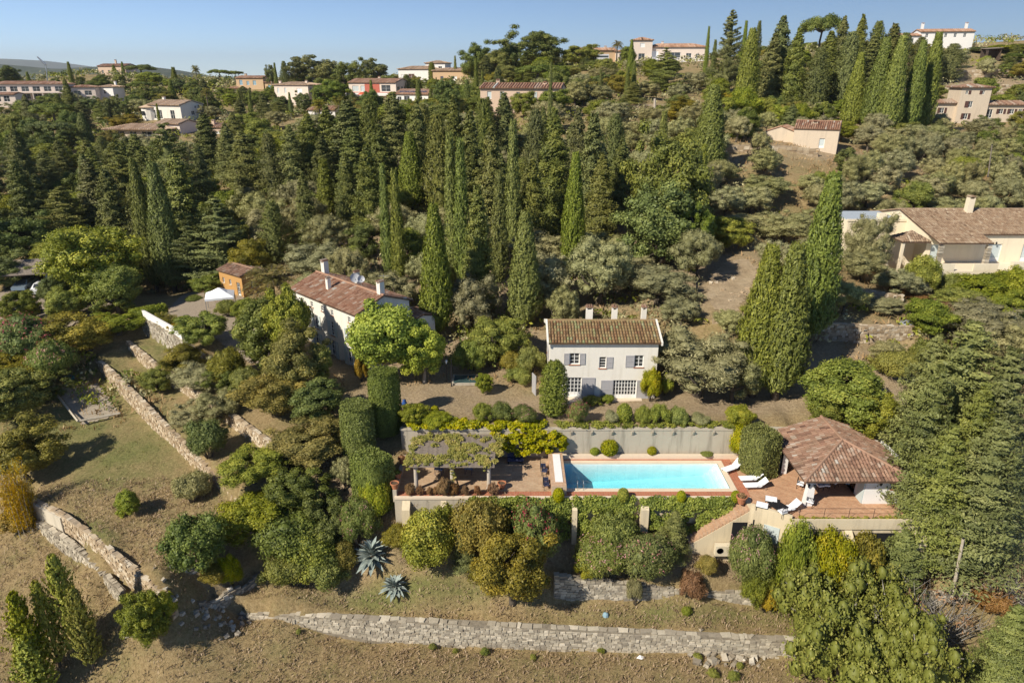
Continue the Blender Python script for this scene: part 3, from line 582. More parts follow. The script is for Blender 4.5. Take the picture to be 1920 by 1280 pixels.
def ordinal(i): return ['first', 'second', 'third', 'fourth', 'fifth', 'sixth', 'seventh', 'eighth', 'ninth', 'tenth', 'eleventh', 'twelfth', 'thirteenth', 'fourteenth', 'fifteenth', 'sixteenth', 'seventeenth', 'eighteenth', 'nineteenth', 'twentieth'][i] if i < 20 else {2: 'twenty', 3: 'thirty', 4: 'forty', 5: 'fifty', 6: 'sixty', 7: 'seventy', 8: 'eighty', 9: 'ninety'}[(i + 1) // 10] + ('' if (i + 1) % 10 == 0 else '-' + ordinal((i + 1) % 10 - 1))
PLANTED = []
NAME = {'slim_cypress': 'cypress_tree', 'broad_cypress': 'cypress_tree', 'clipped_cypress': 'clipped_cypress', 'topiary_column': 'clipped_cypress', 'dark_conifer': 'conifer_tree', 'cedar': 'cedar_tree', 'grey_cypress': 'cypress_tree', 'oak': 'oak_tree', 'open_tree': 'tall_tree', 'leafy_tree': 'leafy_tree', 'olive_green_tree': 'leafy_tree', 'poplar': 'poplar_tree', 'palm': 'palm_tree', 'box_hedge': 'hedge', 'low_hedge': 'hedge', 'clipped_ball': 'clipped_shrub', 'dark_shrub': 'shrub', 'olive_green_shrub': 'shrub', 'yellow_shrub': 'shrub', 'dry_shrub': 'shrub', 'grey_shrub': 'shrub', 'bare_shrub': 'shrub', 'red_oleander': 'oleander', 'laurel': 'laurel_shrub'}
def plant(kind, x, y, h, w, label=None, z=None, lean=0.0, group=None, var=None, rz=None):
    ps = PROTO[kind]; tr, cr, ph, pw, ex = ps[rnd.randrange(len(ps)) if var is None else var]
    z = H(x, y) if z is None else z
    cat = 'hedge' if 'hedge' in kind else 'shrub' if any(k in kind for k in ('shrub', 'oleander', 'laurel', 'ball', 'bamboo', 'cycad')) else 'tree'
    e = thing(NAME.get(kind, kind), label, cat, (x, y, z - .05), rnd.uniform(0, 6.28) if rz is None else rz, group)
    e.rotation_euler[1 if rz is None else 1] = lean; ex_ = rnd.uniform(.86, 1.16) if cat == 'tree' and 'cypress' not in kind else 1.0; e.scale = (w / pw * ex_, w / pw / ex_, h / ph)
    if tr is not None: add_obj('trunk' if cat == 'tree' else 'stem', tr, None, e)
    add_obj('crown' if cat == 'tree' else 'foliage', cr, None, e)
    for nm, me in ex: add_obj(nm, me, None, e)
    PLANTED.append([e, kind, x, y, z, h, w]); return e
def plant_px(kind, px, top, Y, wpx, label=None, base=None, **kw):
    """the plant whose tip is seen at (px, top) and that stands Y metres off, or whose foot is seen at height base"""
    if Y is None:
        Y = 40.0
        lo, hi = 30.0, 420.0
        for k in range(60):               # walk the line of sight to where it meets the ground
            pass
        Y = foot(px, base)
    p = V(px, top, Y); z = H(p.x, Y); h = max(.4, p.z - z)
    return plant(kind, p.x, Y, h, wpx * mpp(Y, z + h * .4), label, z, **kw)
def foot(px, base, lo=30.0, hi=420.0):
    Ys = np.concatenate([np.arange(lo, 120, .25), np.arange(120, hi, 1.0)]); r = ray(px, base)
    xs = r[0] * Ys / r[1]; zs = CAM_H + r[2] * Ys / r[1]; below = zs <= Hn(xs, Ys)
    return float(Ys[np.argmax(below)]) if below.any() else hi
# ------------------------------------------------------------------ building kit
plaster('plaster_white', (0.75, 0.71, 0.635), (0.54, 0.49, 0.40), .45, .5)
plaster('plaster_bright', (0.76, 0.74, 0.71), (0.74, 0.72, 0.68), .2, .15)
plaster('plaster_cream', (0.78, 0.68, 0.51), (0.55, 0.44, 0.31), .2, .4)
plaster('plaster_pink', (0.60, 0.45, 0.34), (0.46, 0.35, 0.26), .25, .3)
plaster('plaster_palepink', (0.72, 0.61, 0.52), (0.56, 0.47, 0.40), .2, .3)
plaster('plaster_ochre', (0.50, 0.28, 0.10), (0.45, 0.25, 0.1), .2, .3)
plaster('plaster_apricot', (0.58, 0.41, 0.25), (0.55, 0.38, 0.24), .2, .25)
plaster('plaster_stonewash', (0.60, 0.50, 0.385), (0.38, 0.32, 0.25), .7, .5)
plaster('concrete_old', (0.44, 0.39, 0.31), (0.16, 0.14, 0.11), .6, .9)
plaster('wall_cream_stained', (0.62, 0.52, 0.36), (0.27, 0.23, 0.17), .35, .7)
plaster('coping', (0.70, 0.58, 0.44), (0.5, 0.42, 0.33), .2, .3)
tinted('roof_old', [(0.0, (0.124, 0.067, 0.048)), (0.3, (0.247, 0.139, 0.096)), (0.55, (0.342, 0.205, 0.140)), (0.8, (0.398, 0.315, 0.251)), (1.0, (0.522, 0.522, 0.486))], .9, .3, (0.12, 0.10, 0.065), .45, 1.2)
tinted('roof_red', [(0.0, (0.198, 0.092, 0.059)), (0.35, (0.316, 0.165, 0.105)), (0.65, (0.395, 0.243, 0.163)), (1.0, (0.554, 0.552, 0.497))], .9, .3, (0.14, 0.085, 0.055), .4, 1.0)
tinted('roof_moss', [(0.0, (0.114, 0.058, 0.031)), (0.3, (0.220, 0.121, 0.063)), (0.55, (0.286, 0.193, 0.099)), (0.8, (0.245, 0.260, 0.125)), (1.0, (0.392, 0.348, 0.261))], .9, .3, (0.16, 0.15, 0.06), .5, .9)
tinted('roof_brown', [(0.0, (0.164, 0.105, 0.066)), (0.35, (0.280, 0.189, 0.122)), (0.65, (0.357, 0.261, 0.176)), (1.0, (0.483, 0.398, 0.298))], .9, .3, (0.15, 0.11, 0.08), .4, 1.0)
tinted('roof_orange', [(0.0, (0.316, 0.169, 0.103)), (0.5, (0.475, 0.284, 0.186)), (1.0, (0.591, 0.435, 0.329))], .9, .2, (0.2, 0.13, 0.09), .25, .8)
tinted('stone_pale', [(0.0, (0.24, 0.20, 0.15)), (0.35, (0.36, 0.31, 0.24)), (0.7, (0.46, 0.41, 0.33)), (1.0, (0.60, 0.55, 0.46))], .95, .6, (0.15, 0.14, 0.105), .4, 1.6)
tinted('stone_warm', [(0.0, (0.28, 0.20, 0.12)), (0.35, (0.42, 0.32, 0.21)), (0.7, (0.53, 0.43, 0.30)), (1.0, (0.64, 0.56, 0.44))], .95, .6, (0.2, 0.16, 0.11), .35, 1.6)
tinted('stone_grey', [(0.0, (0.27, 0.23, 0.18)), (0.4, (0.40, 0.35, 0.27)), (0.75, (0.49, 0.435, 0.34)), (1.0, (0.60, 0.53, 0.42))], .95, .6, (0.12, 0.115, 0.09), .4, 1.6)
tinted('roof_tan', [(0.0, (0.36, 0.24, 0.15)), (0.5, (0.52, 0.37, 0.25)), (1.0, (0.66, 0.52, 0.38))], .9, .2, (0.3, 0.22, 0.15), .3, .8)
plain('mortar', (0.24, 0.205, 0.155), .95, 0, .35, 4); plain('mortar_warm', (0.36, 0.285, 0.20), .95, 0, .35, 4)
plain('shutter_grey', (0.37, 0.36, 0.37), .6, 0, .06); plain('shutter_blue', (0.20, 0.36, 0.46), .6, 0, .08); plain('shutter_pale', (0.50, 0.56, 0.56), .6, 0, .06); plain('shutter_brown', (0.10, 0.05, 0.04), .6)
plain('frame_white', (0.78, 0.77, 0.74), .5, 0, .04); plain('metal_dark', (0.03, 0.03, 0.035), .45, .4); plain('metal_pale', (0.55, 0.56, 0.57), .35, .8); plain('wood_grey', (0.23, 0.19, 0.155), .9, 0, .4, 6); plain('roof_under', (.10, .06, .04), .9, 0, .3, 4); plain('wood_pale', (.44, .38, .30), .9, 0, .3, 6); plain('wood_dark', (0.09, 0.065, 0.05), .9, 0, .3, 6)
plain('terracotta', (0.42, 0.17, 0.085), .85, 0, .2, 5); plain('canvas_white', (0.84, 0.84, 0.86), .8, 0, .03); plain('fabric_navy', (0.035, 0.045, 0.10), .9); plain('fabric_blue', (0.10, 0.16, 0.30), .9)
plain('plastic_white', (0.80, 0.80, 0.79), .4, 0, .03); plain('rubber_black', (0.02, 0.02, 0.022), .7); plain('soil', (0.10, 0.07, 0.045), .95, 0, .3, 6)
g_ = NT('window_glass', .08); g_.b.inputs['Specular IOR Level'].default_value = .6; g_.col((0.045, 0.05, 0.055))
def canal(mb, corner, uvec, vvec, poly, cw=.27, rl=.42, seg=4, jitter=1.0):
    """rows of barrel tiles over a roof plane: corner, unit vector along the eaves, unit vector up the slope, outline in (u, v)"""
    uvec = Vector(uvec); vvec = Vector(vvec); nv = uvec.cross(vvec).normalized(); corner = Vector(corner)
    if nv.z < 0: nv = -nv
    us = [p[0] for p in poly]; n = max(1, int((max(us) - min(us)) / cw)); cw = (max(us) - min(us)) / n
    for i in range(n):
        u = min(us) + (i + .5) * cw; vs = []
        for a, b in zip(poly, poly[1:] + poly[:1]):
            if (a[0] - u) * (b[0] - u) < 0: vs.append(a[1] + (b[1] - a[1]) * (u - a[0]) / (b[0] - a[0]))
        if len(vs) < 2: continue
        v0, v1 = min(vs), max(vs); m = max(1, int(round((v1 - v0) / rl))); 
        if v1 - v0 < .1: continue
        st = (v1 - v0) / m; tc = rnd.gauss(0, .07)
        for k in range(m):
            a = v0 + k * st; b = a + st * 1.06; r0 = cw * .47; r1 = cw * .38; du = rnd.gauss(0, .012) * jitter; lift = .03 + rnd.random() * .015 * jitter
            pts = []
            for (v, r, li) in ((a, r0, lift), (b, r1, .0)):
                for s in range(seg + 1):
                    th = math.pi * s / seg
                    pts.append(corner + uvec * (u + du - math.cos(th) * r) + vvec * v + nv * (math.sin(th) * r * 1.0 + li))
            q = [(s, s + 1, seg + 2 + s, seg + 1 + s) for s in range(seg)] + [tuple(range(seg, -1, -1))]
            mb.add(pts, q, min(1, max(0, rnd.gauss(.46, .17) + tc)))
def roof_plane(tiles, deck, c, u, v, poly, th=.1, **kw):
    """tiles and the boards under them"""
    u = Vector(u).normalized(); v = Vector(v).normalized(); c = Vector(c)
    canal(tiles, c, u, v, poly, **kw); deck.slab([c + u * a + v * b for a, b in poly] if u.cross(v).z > 0 else [c + u * a + v * b for a, b in reversed(poly)], th, .35)
def facade(mb, o, ux, w, h, ops=(), th=.3, inward=None):
    """one wall face with openings; o the lower corner, ux the direction along it (z is up); ops (x, z, w, h); the reveals go inwards"""
    o = Vector(o); ux = Vector(ux).normalized(); up = Vector((0, 0, 1)); inn = -ux.cross(up) if inward is None else Vector(inward)
    xs = sorted({0, w} | {q for a in ops for q in (a[0], a[0] + a[2])}); zs = sorted({0, h} | {q for a in ops for q in (a[1], a[1] + a[3])})
    P = lambda x, z, d=0.0: o + ux * x + up * z + inn * d
    for x0, x1 in zip(xs, xs[1:]):
        for z0, z1 in zip(zs, zs[1:]):
            cx, cz = (x0 + x1) / 2, (z0 + z1) / 2
            if any(a[0] < cx < a[0] + a[2] and a[1] < cz < a[1] + a[3] for a in ops): continue
            mb.add([P(x0, z0), P(x1, z0), P(x1, z1), P(x0, z1)], [(0, 1, 2, 3)])
    for x, z, ww, hh in ops:
        for a, b in (((x, z), (x + ww, z)), ((x + ww, z), (x + ww, z + hh)), ((x + ww, z + hh), (x, z + hh)), ((x, z + hh), (x, z))):
            mb.add([P(*a), P(*a, th), P(*b, th), P(*b)], [(0, 1, 2, 3)])
def window(parent, o, ux, x, z, w, h, kind='window', depth=.16, shutters=None, smat='shutter_grey', fmat='frame_white', cols=2, rows=3, sill=True, sillmat='terracotta', name=None, gmat='window_glass', swing=0.0):
    """frame with glazing bars, panes, sill and shutters set into an opening"""
    o = Vector(o); ux = Vector(ux).normalized(); up = Vector((0, 0, 1)); out = ux.cross(up); rz = math.atan2(ux.y, ux.x)
    def bxx(mb, x0, x1, z0, z1, d0, d1): 
        c = o + ux * ((x0 + x1) / 2) + up * ((z0 + z1) / 2) + out * ((d0 + d1) / 2); mb.box(c, (x1 - x0, abs(d1 - d0), z1 - z0), rz)
    f = MB(); t = min(.07, w * .09)
    for a in (x, x + w - t): bxx(f, a, a + t, z, z + h, -depth, -depth + .06)
    for a in (z, z + h - t): bxx(f, x + t, x + w - t, a, a + t, -depth, -depth + .06)
    for i in range(1, cols): bxx(f, x + w * i / cols - t * .45, x + w * i / cols + t * .45, z + t, z + h - t, -depth + .002, -depth + .055)
    for i in range(1, rows): bxx(f, x + t, x + w - t, z + h * i / rows - .016, z + h * i / rows + .016, -depth + .004, -depth + .045)
    if kind == 'door': bxx(f, x + t, x + w - t, z + t, z + h * .2, -depth + .006, -depth + .04)
    wd = obj(kind, f, M[fmat], parent)
    p = MB(); bxx(p, x + .01, x + w - .01, z + .01, z + h - .01, -depth - .03, -depth + .012); obj('pane', p, M[gmat], wd)
    if sill and kind != 'door':
        q = MB(); bxx(q, x - .06, x + w + .06, z - .07, z - .004, -depth + .07, .07); obj('sill', q, M[sillmat], wd)
    if shutters:
        for side in shutters:
            sw = w / 2 if len(shutters) == 2 and w > .8 else w * .9
            q = MB(); x0 = x - sw - .02 if side == 'l' else x + w + .02
            bxx(q, x0, x0 + sw, z, z + h, .012, .055)
            for zz in ((z + .02, z + .1), (z + h * .48, z + h * .54), (z + h - .1, z + h - .02)): bxx(q, x0 + .03, x0 + sw - .03, *zz, .058, .075)
            for xx in ((x0 + .0, x0 + .05), (x0 + sw - .05, x0 + sw)): bxx(q, *xx, z, z + h, .0565, .074)
            obj('shutter', q, M[smat], parent)
    return wd
def chimney(parent, x, y, z0, z1, w=.55, d=.5, mat='plaster_white', cap='roof_old', rz=0.0):
    mb = MB(); mb.box((x, y, (z0 + z1) / 2), (w, d, z1 - z0), rz)
    for sx in (-1, 1): mb.box((x + sx * (w / 2 - .06) * math.cos(rz), y + sx * (w / 2 - .06) * math.sin(rz), z1 + .12), (.11, d * .94, .24), rz)
    c = obj('chimney', mb, M[mat], parent)
    q = MB(); q.box((x, y, z1 + .262), (w + .12, d + .14, .045), rz, .4)
    cs, sn = math.cos(rz), math.sin(rz)
    n = max(2, int(w / .2))
    for i in range(n):
        xx = -w / 2 + w * (i + .5) / n; q.tube([(x + xx * cs + sn * d * .6, y + xx * sn - cs * d * .6, z1 + .31), (x + xx * cs - sn * d * .6, y + xx * sn + cs * d * .6, z1 + .34)], .085, 6, rnd.random())
    obj('chimney_cap', q, M[cap], c); return c
class House:
    """rectangular house; local x along the front, y into the building, z up; the front faces -y"""
    def __init__(s, name, label, loc, rz, w, d, h, wall, roof, pitch=.3, over=.35, kind='gable', front=(), left=(), right=(), back=(), cw=.27, rl=.42, cat='house', below=1.5, seg=4, ridge=.5, group=None, stuff=True):
        s.e = thing(name, label, cat, loc, rz, group); s.w, s.d, s.h = w, d, h; s.tmat = roof
        mb = MB(); b = below
        ops = lambda L: [(a[0], a[1] + b, a[2], a[3]) for a in L]
        facade(mb, (-w / 2, 0, -b), (1, 0, 0), w, h + b, ops(front)); facade(mb, (w / 2, 0, -b), (0, 1, 0), d, h + b, ops(right))
        facade(mb, (-w / 2, d, -b), (0, -1, 0), d, h + b, ops(left)); facade(mb, (w / 2, d, -b), (-1, 0, 0), w, h + b, ops(back))
        rise = pitch * d * ridge
        if kind == 'gable':
            for sx in (-1, 1): mb.add([(sx * w / 2, 0, h), (sx * w / 2, d, h), (sx * w / 2, d * ridge, h + rise)], [(0, 1, 2) if sx > 0 else (2, 1, 0)])
        s.wall = obj('wall', mb, M[wall], s.e)
        tl, dk = MB(), MB(); o = over; s.top = h + rise
        if kind == 'gable':
            Lf = math.hypot(d * ridge, rise); k = (d * ridge + o) / (d * ridge); vf = Vector((0, d * ridge, rise)).normalized(); vb = Vector((0, -d * (1 - ridge), rise)).normalized(); Lb = math.hypot(d * (1 - ridge), rise)
            roof_plane(tl, dk, Vector((-w / 2 - o * .5, 0, h + .06)) - vf * o, (1, 0, 0), vf, [(0, 0), (w + o, 0), (w + o, Lf + o), (0, Lf + o)], cw=cw, rl=rl, seg=seg)
            roof_plane(tl, dk, Vector((w / 2 + o * .5, d, h + .06)) - vb * o, (-1, 0, 0), vb, [(0, 0), (w + o, 0), (w + o, Lb + o), (0, Lb + o)], cw=cw, rl=rl, seg=seg)
            tl.tube([(-w / 2 - o * .5, d * ridge, h + rise + .10), (0, d * ridge, h + rise + .09), (w / 2 + o * .5, d * ridge, h + rise + .10)], .13, 6, .55)
        elif kind == 'hip':
            W2, D2 = w + 2 * o, d + 2 * o; rise = pitch * D2 / 2; L = math.hypot(D2 / 2, rise); z = h + .05; s.top = h + rise
            corners = [(-w / 2 - o, -o), (w / 2 + o, -o), (w / 2 + o, d + o), (-w / 2 - o, d + o)]
            for i, (span, dr, inn) in enumerate(((W2, (1, 0, 0), (0, D2 / 2, rise)), (D2, (0, 1, 0), (-D2 / 2, 0, rise)), (W2, (-1, 0, 0), (0, -D2 / 2, rise)), (D2, (0, -1, 0), (D2 / 2, 0, rise)))):
                poly = [(0, 0), (span, 0), (span - D2 / 2, L), (D2 / 2, L)] if i % 2 == 0 and W2 > D2 + .1 else [(0, 0), (span, 0), (span / 2, L)]
                roof_plane(tl, dk, (*corners[i], z), dr, inn, poly, cw=cw, rl=rl, seg=seg)
            r0, r1 = (-w / 2 - o + D2 / 2, d / 2, z + rise + .05), (w / 2 + o - D2 / 2, d / 2, z + rise + .05)
            tl.tube([r0, r1], .13, 6, .55)
            for c, r in zip(corners, (r0, r1, r1, r0)): tl.tube([(*c, z + .06), r], .12, 6, .5)
        elif kind == 'flat':
            dk.bx(-w / 2 - o, w / 2 + o, -o, d + o, h + .005, h + .2)
        s.roof = obj('roof', dk, M['roof_under'] if kind != 'flat' else M[roof], s.e)
        if tl.v: obj('roof_tiles', tl, M[roof], s.roof, kind='stuff')
        s.fronts = {'front': ((-w / 2, 0, 0), (1, 0, 0)), 'right': ((w / 2, 0, 0), (0, 1, 0)), 'left': ((-w / 2, d, 0), (0, -1, 0)), 'back': ((w / 2, d, 0), (-1, 0, 0))}
    def win(s, side, x, z, w, h, **kw): o, u = s.fronts[side]; return window(s.e, o, u, x, z, w, h, **kw)
    def chim(s, x, y, hgt=1.2, base=None, **kw): return chimney(s.roof, x, y, (s.h if base is None else base), s.top + hgt if base is None else base + hgt, **kw)
def house_with(name, label, loc, rz, w, d, h, wall, roof, wins, wkw=None, **kw):
    """wins: {side: [(x, z, w, h, options)]}"""
    ops = {k: [a[:4] for a in v] for k, v in wins.items()}
    hs = House(name, label, loc, rz, w, d, h, wall, roof, front=ops.get('front', ()), left=ops.get('left', ()), right=ops.get('right', ()), back=ops.get('back', ()), **kw)
    for side, L in wins.items():
        for a in L: hs.win(side, *a[:4], **{**(wkw or {}), **(a[4] if len(a) > 4 else {})})
    return hs
def stone_wall(name, label, pts, top, height, mat='stone_pale', mort='mortar', th=.5, sl=(.28, .6), sh=(.2, .34), face=1, cap=True, single=0, bury=.5, cat='wall', holes=()):
    """dry stone wall along pts [(x, y)], top[i] its crest height there, height[i] of the face; face = +1: the visible face is on the right of the direction of travel.
    The largest `single` stones are parts of their own, the rest one part"""
    e = thing(name, label, cat, (pts[0][0], pts[0][1], min(top) - max(height)))
    inv = Vector(e.location); core = MB(); allst = MB(); singles = []
    L = [0.0]
    for a, b in zip(pts, pts[1:]): L.append(L[-1] + math.hypot(b[0] - a[0], b[1] - a[1]))
    def at(s):
        s = min(max(s, 0), L[-1] - 1e-6)
        i = max(k for k in range(len(L) - 1) if L[k] <= s); f = (s - L[i]) / (L[i + 1] - L[i]); a, b = pts[i], pts[i + 1]
        d = Vector((b[0] - a[0], b[1] - a[1], 0)).normalized()
        return Vector((a[0] + (b[0] - a[0]) * f, a[1] + (b[1] - a[1]) * f, 0)), d, top[i] + (top[i + 1] - top[i]) * f, height[i] + (height[i + 1] - height[i]) * f
    ss = np.arange(0, L[-1], .5).tolist() + [L[-1]]
    for s0, s1 in zip(ss, ss[1:]):
        (p0, d0, t0, h0), (p1, d1, t1, h1) = at(s0), at(s1); vs = []
        if any(a < (s0 + s1) / 2 < b for a, b in holes): t0 -= .5 * h0; t1 -= .5 * h1
        for p, d, t, h in ((p0, d0, t0, h0), (p1, d1, t1, h1)):
            n = Vector((d.y, -d.x, 0)) * face
            vs += [p + n * (th / 2 + .06) + Vector((0, 0, t - h - bury)), p + n * (th / 2 - .04) + Vector((0, 0, t)), p - n * th / 2 + Vector((0, 0, t)), p - n * th / 2 + Vector((0, 0, t - h - bury))]
        core.add([v - inv for v in vs], [(0, 1, 5, 4), (1, 2, 6, 5), (2, 3, 7, 6), (0, 3, 2, 1), (4, 5, 6, 7)] if face < 0 else [(4, 5, 1, 0), (5, 6, 2, 1), (6, 7, 3, 2), (1, 2, 3, 0), (7, 6, 5, 4)])
    obj('mortar', core, M[mort], e)
    hmax = max(height); z = 0.0
    while z < hmax + .1:
        ch = rnd.uniform(*sh); s = rnd.uniform(0, .2)
        while s < L[-1]:
            ln = rnd.uniform(*sl); p, d, t, h = at(s + ln / 2); n = Vector((d.y, -d.x, 0)) * face
            lim = t - (.5 * h if any(a < s + ln / 2 < b for a, b in holes) else 0)
            zz = t - h - .15 + z + ch / 2
            if zz + ch * .3 < lim:
                dpt = rnd.uniform(.16, .26); c = p + n * (th / 2 + .05 * (1 - z / hmax) - dpt / 2 + rnd.uniform(.0, .085)) + Vector((0, 0, zz + rnd.uniform(-.02, .02)))
                dim = (ln * rnd.uniform(.98, 1.1), dpt, ch * rnd.uniform(.92, 1.14)); rot = math.atan2(d.y, d.x) + rnd.uniform(-.05, .05)
                singles.append((dim[0] * dim[2], c - inv, dim, rot))
            s += ln
        z += ch
    if cap:
        s = 0.0
        while s < L[-1]:
            ln = rnd.uniform(sl[0] * 1.2, sl[1] * 1.7); p, d, t, h = at(s + ln / 2)
            if rnd.random() < .86 and not any(a < s + ln / 2 < b for a, b in holes):
                n = Vector((d.y, -d.x, 0)) * rnd.uniform(-.06, .06); singles.append((.2, p - inv + n + Vector((0, 0, t - .02 + rnd.uniform(-.03, .05))), (ln * rnd.uniform(1.0, 1.2), th * rnd.uniform(.6, 1.0), rnd.uniform(.1, .2)), math.atan2(d.y, d.x) + rnd.uniform(-.16, .16)))
            s += ln
    singles.sort(key=lambda q: -q[0])
    if single:
        base = []
        for i in range(10):
            me = MB().stone((0, 0, 0), (1, 1, 1), 0, .14, (i + .5) / 10).mesh('stone'); me.materials.append(M[mat]); base.append(me)
        for a, c, dim, rot in singles[:single]:
            o = bpy.data.objects.new('stone', base[rnd.randrange(10)]); S.collection.objects.link(o); o.parent = e; o.location = c; o.scale = dim; o.rotation_euler = (0, 0, rot)
    for a, c, dim, rot in singles[single:]: allst.stone(c, dim, rot)
    if allst.v: obj('stones', allst, M[mat], e, kind='stuff')
    return e
# ------------------------------------------------------------------ pool terrace
def brickmat(name, c1, c2, mortar, bw, bh, rz=0.0, offset=.5, grime=.4):
    t = NT(name, .85); mp = t.n('ShaderNodeMapping'); mp.inputs['Rotation'].default_value = (0, 0, rz); t.l(t.n('ShaderNodeTexCoord').outputs['Object'], mp.inputs[0])
    b = t.n('ShaderNodeTexBrick', offset=offset); t.l(mp.outputs[0], b.inputs['Vector']); b.inputs['Scale'].default_value = 1.0
    b.inputs['Brick Width'].default_value = bw; b.inputs['Row Height'].default_value = bh; b.inputs['Mortar Size'].default_value = .012; b.inputs['Bias'].default_value = 0.0
    b.inputs['Color1'].default_value = (*c1, 1); b.inputs['Color2'].default_value = (*c2, 1); b.inputs['Mortar'].default_value = (*mortar, 1)
    n = t.noise(.8, 6, t.coord()); n2 = t.noise(5, 5, t.coord())
    k = t.mix(t.math('MULTIPLY', t.ramp(n, [(.42, (0, 0, 0)), (.68, (1, 1, 1))]), grime), b.outputs[0], tuple(x * .55 for x in c1)); k = t.mix(.3, k, t.ramp(n2, [(.3, tuple(x * .5 for x in c2)), (.7, tuple(min(1, x * 1.4) for x in c2))]))
    t.bump(b.outputs['Fac'], -.4, .02); return t.col(k)
brickmat('paving_brick', (0.40, 0.20, 0.11), (0.54, 0.32, 0.19), (0.45, 0.36, 0.26), .62, .16, R(38), .5)
brickmat('paving_old', (0.40, 0.24, 0.14), (0.50, 0.36, 0.23), (0.42, 0.35, 0.26), .42, .2, 0, .5, .6)
brickmat('paving_red', (0.36, 0.12, 0.065), (0.44, 0.165, 0.09), (0.42, 0.27, 0.19), .2, .2, 0, 0, .25)
brickmat('brick_edge', (0.42, 0.22, 0.12), (0.55, 0.36, 0.23), (0.5, 0.42, 0.32), .3, .1, 0, .5, .3)
PX0, PX1, PY0, PY1 = 4.35, 17.68, 47.2, 51.1
mb = MB(); mb.bx(-9.3, 3.7, 46.0, 52.1, -4.2, -.06); mb.bx(3.7, 18.3, 46.0, 46.6, -4.2, -.06); mb.bx(3.7, 18.3, 51.7, 52.1, -4.2, -.06)
mb.prism([(18.3, 46.0), (18.4, 44.5), (21.0, 43.0), (31.2, 43.0), (31.6, 52.1), (18.3, 52.1)], -4.2, -.06)
terr = obj('pool_terrace', mb, M['wall_cream_stained'], kind='structure', label='raised terrace that carries the swimming pool and the pool house')
def sheet(name, mat, rects=None, poly=None, z=0.0, th=.055):
    m = MB()
    for r in rects or (): m.bx(r[0], r[1], r[2], r[3], z - th, z)
    if poly: m.prism(poly, z - th, z)
    return obj(name, m, M[mat], terr)
sheet('old_brick_paving', 'paving_old', [(-9.25, 3.3, 46.85, 52.05)])
sheet('red_tile_paving', 'paving_red', [(-2.6, 18.95, 46.12, 46.78), (18.15, 18.95, 46.78, 51.55), (4.4, 18.95, 51.55, 52.05)])
sheet('brick_paving', 'paving_brick', None, [(18.95, 46.0), (18.6, 44.6), (21.0, 43.1), (31.0, 43.1), (31.4, 52.05), (18.95, 52.05)])
sheet('pergola_paving', 'paving_red', [(-9.25, -2.6, 46.12, 46.85)])
m = MB(); m.bx(3.9, 18.13, 46.8, 47.2, -.1, .035); m.bx(3.9, 18.13, 51.1, 51.5, -.1, .035); m.bx(17.68, 18.13, 47.2, 51.1, -.1, .035); m.bx(3.9, 4.35, 47.2, 51.1, -.1, .035); obj('pool_coping', m, M['coping'], terr)
m = MB(); m.bx(-9.3, 18.3, 45.86, 46.1, -.12, .06); obj('terrace_edge', m, M['coping'], terr)
m = MB(); m.bx(-9.45, -9.15, 46.1, 51.6, -.5, .55); obj('side_parapet', m, M['concrete_old'], terr)
# pool: lined basin, water, ladder
pool = thing('swimming_pool', 'long rectangular swimming pool of turquoise water with pale stone edge', 'pool', (11, 49.2, 0))
t = NT('pool_liner', .7); cz = t.noise(1.2, 3, t.coord()); bk = t.n('ShaderNodeTexBrick', offset=0.0); t.l(t.coord(), bk.inputs['Vector']); bk.inputs['Scale'].default_value = 1; bk.inputs['Brick Width'].default_value = 1.2; bk.inputs['Row Height'].default_value = 1.2; bk.inputs['Mortar Size'].default_value = .018; bk.inputs['Color1'].default_value = bk.inputs['Color2'].default_value = (1, 1, 1, 1); bk.inputs['Mortar'].default_value = (.82, .9, .92, 1); t.col(t.mix(1.0, t.ramp(cz, [(.3, (.64, .79, .81)), (.7, (.76, .87, .87))]), bk.outputs[0], 'MULTIPLY'))
m = MB(); lc = lambda x, y, z: (x - 11, y - 49.2, z)
b0, b1 = -2.1, -1.15
for q in (((PX0, PY0, b0), (PX1, PY0, b1), (PX1, PY1, b1), (PX0, PY1, b0)), ((PX0, PY0, -.02), (PX1, PY0, -.02), (PX1, PY0, b1), (PX0, PY0, b0)), ((PX1, PY1, -.02), (PX0, PY1, -.02), (PX0, PY1, b0), (PX1, PY1, b1)), ((PX0, PY1, -.02), (PX0, PY0, -.02), (PX0, PY0, b0), (PX0, PY1, b0)), ((PX1, PY0, -.02), (PX1, PY1, -.02), (PX1, PY1, b1), (PX1, PY0, b1))): m.add([lc(*p) for p in q], [(0, 1, 2, 3)])
for i in range(3): m.bx(*(PX1 - .35 * (3 - i) - 11, PX1 - 11 - .002, PY0 - 49.2 + .002, PY1 - 49.2 - .002), b1 - .2, -.35 - .3 * (2 - i) if i else -.95)
obj('basin', m, t.m, pool)
t = NT('pool_water', .02); t.t.nodes.remove(t.b)
tb = t.n('ShaderNodeBsdfTransparent'); gl = t.n('ShaderNodeBsdfGlossy'); gl.inputs['Roughness'].default_value = .02; fr = t.n('ShaderNodeFresnel'); fr.inputs['IOR'].default_value = 1.33
bp = t.n('ShaderNodeBump'); bp.inputs['Strength'].default_value = 1.0; bp.inputs['Distance'].default_value = .14; t.l(t.noise(2.6, 5, t.coord()), bp.inputs['Height']); t.l(bp.outputs[0], gl.inputs['Normal']); t.l(bp.outputs[0], fr.inputs['Normal'])
mx = t.n('ShaderNodeMixShader'); t.l(t.math('MULTIPLY', fr.outputs[0], t.math('SUBTRACT', 1.0, t.n('ShaderNodeNewGeometry').outputs['Backfacing'])), mx.inputs[0]); t.l(tb.outputs[0], mx.inputs[1]); t.l(gl.outputs[0], mx.inputs[2]); t.l(mx.outputs[0], t.out.inputs[0])
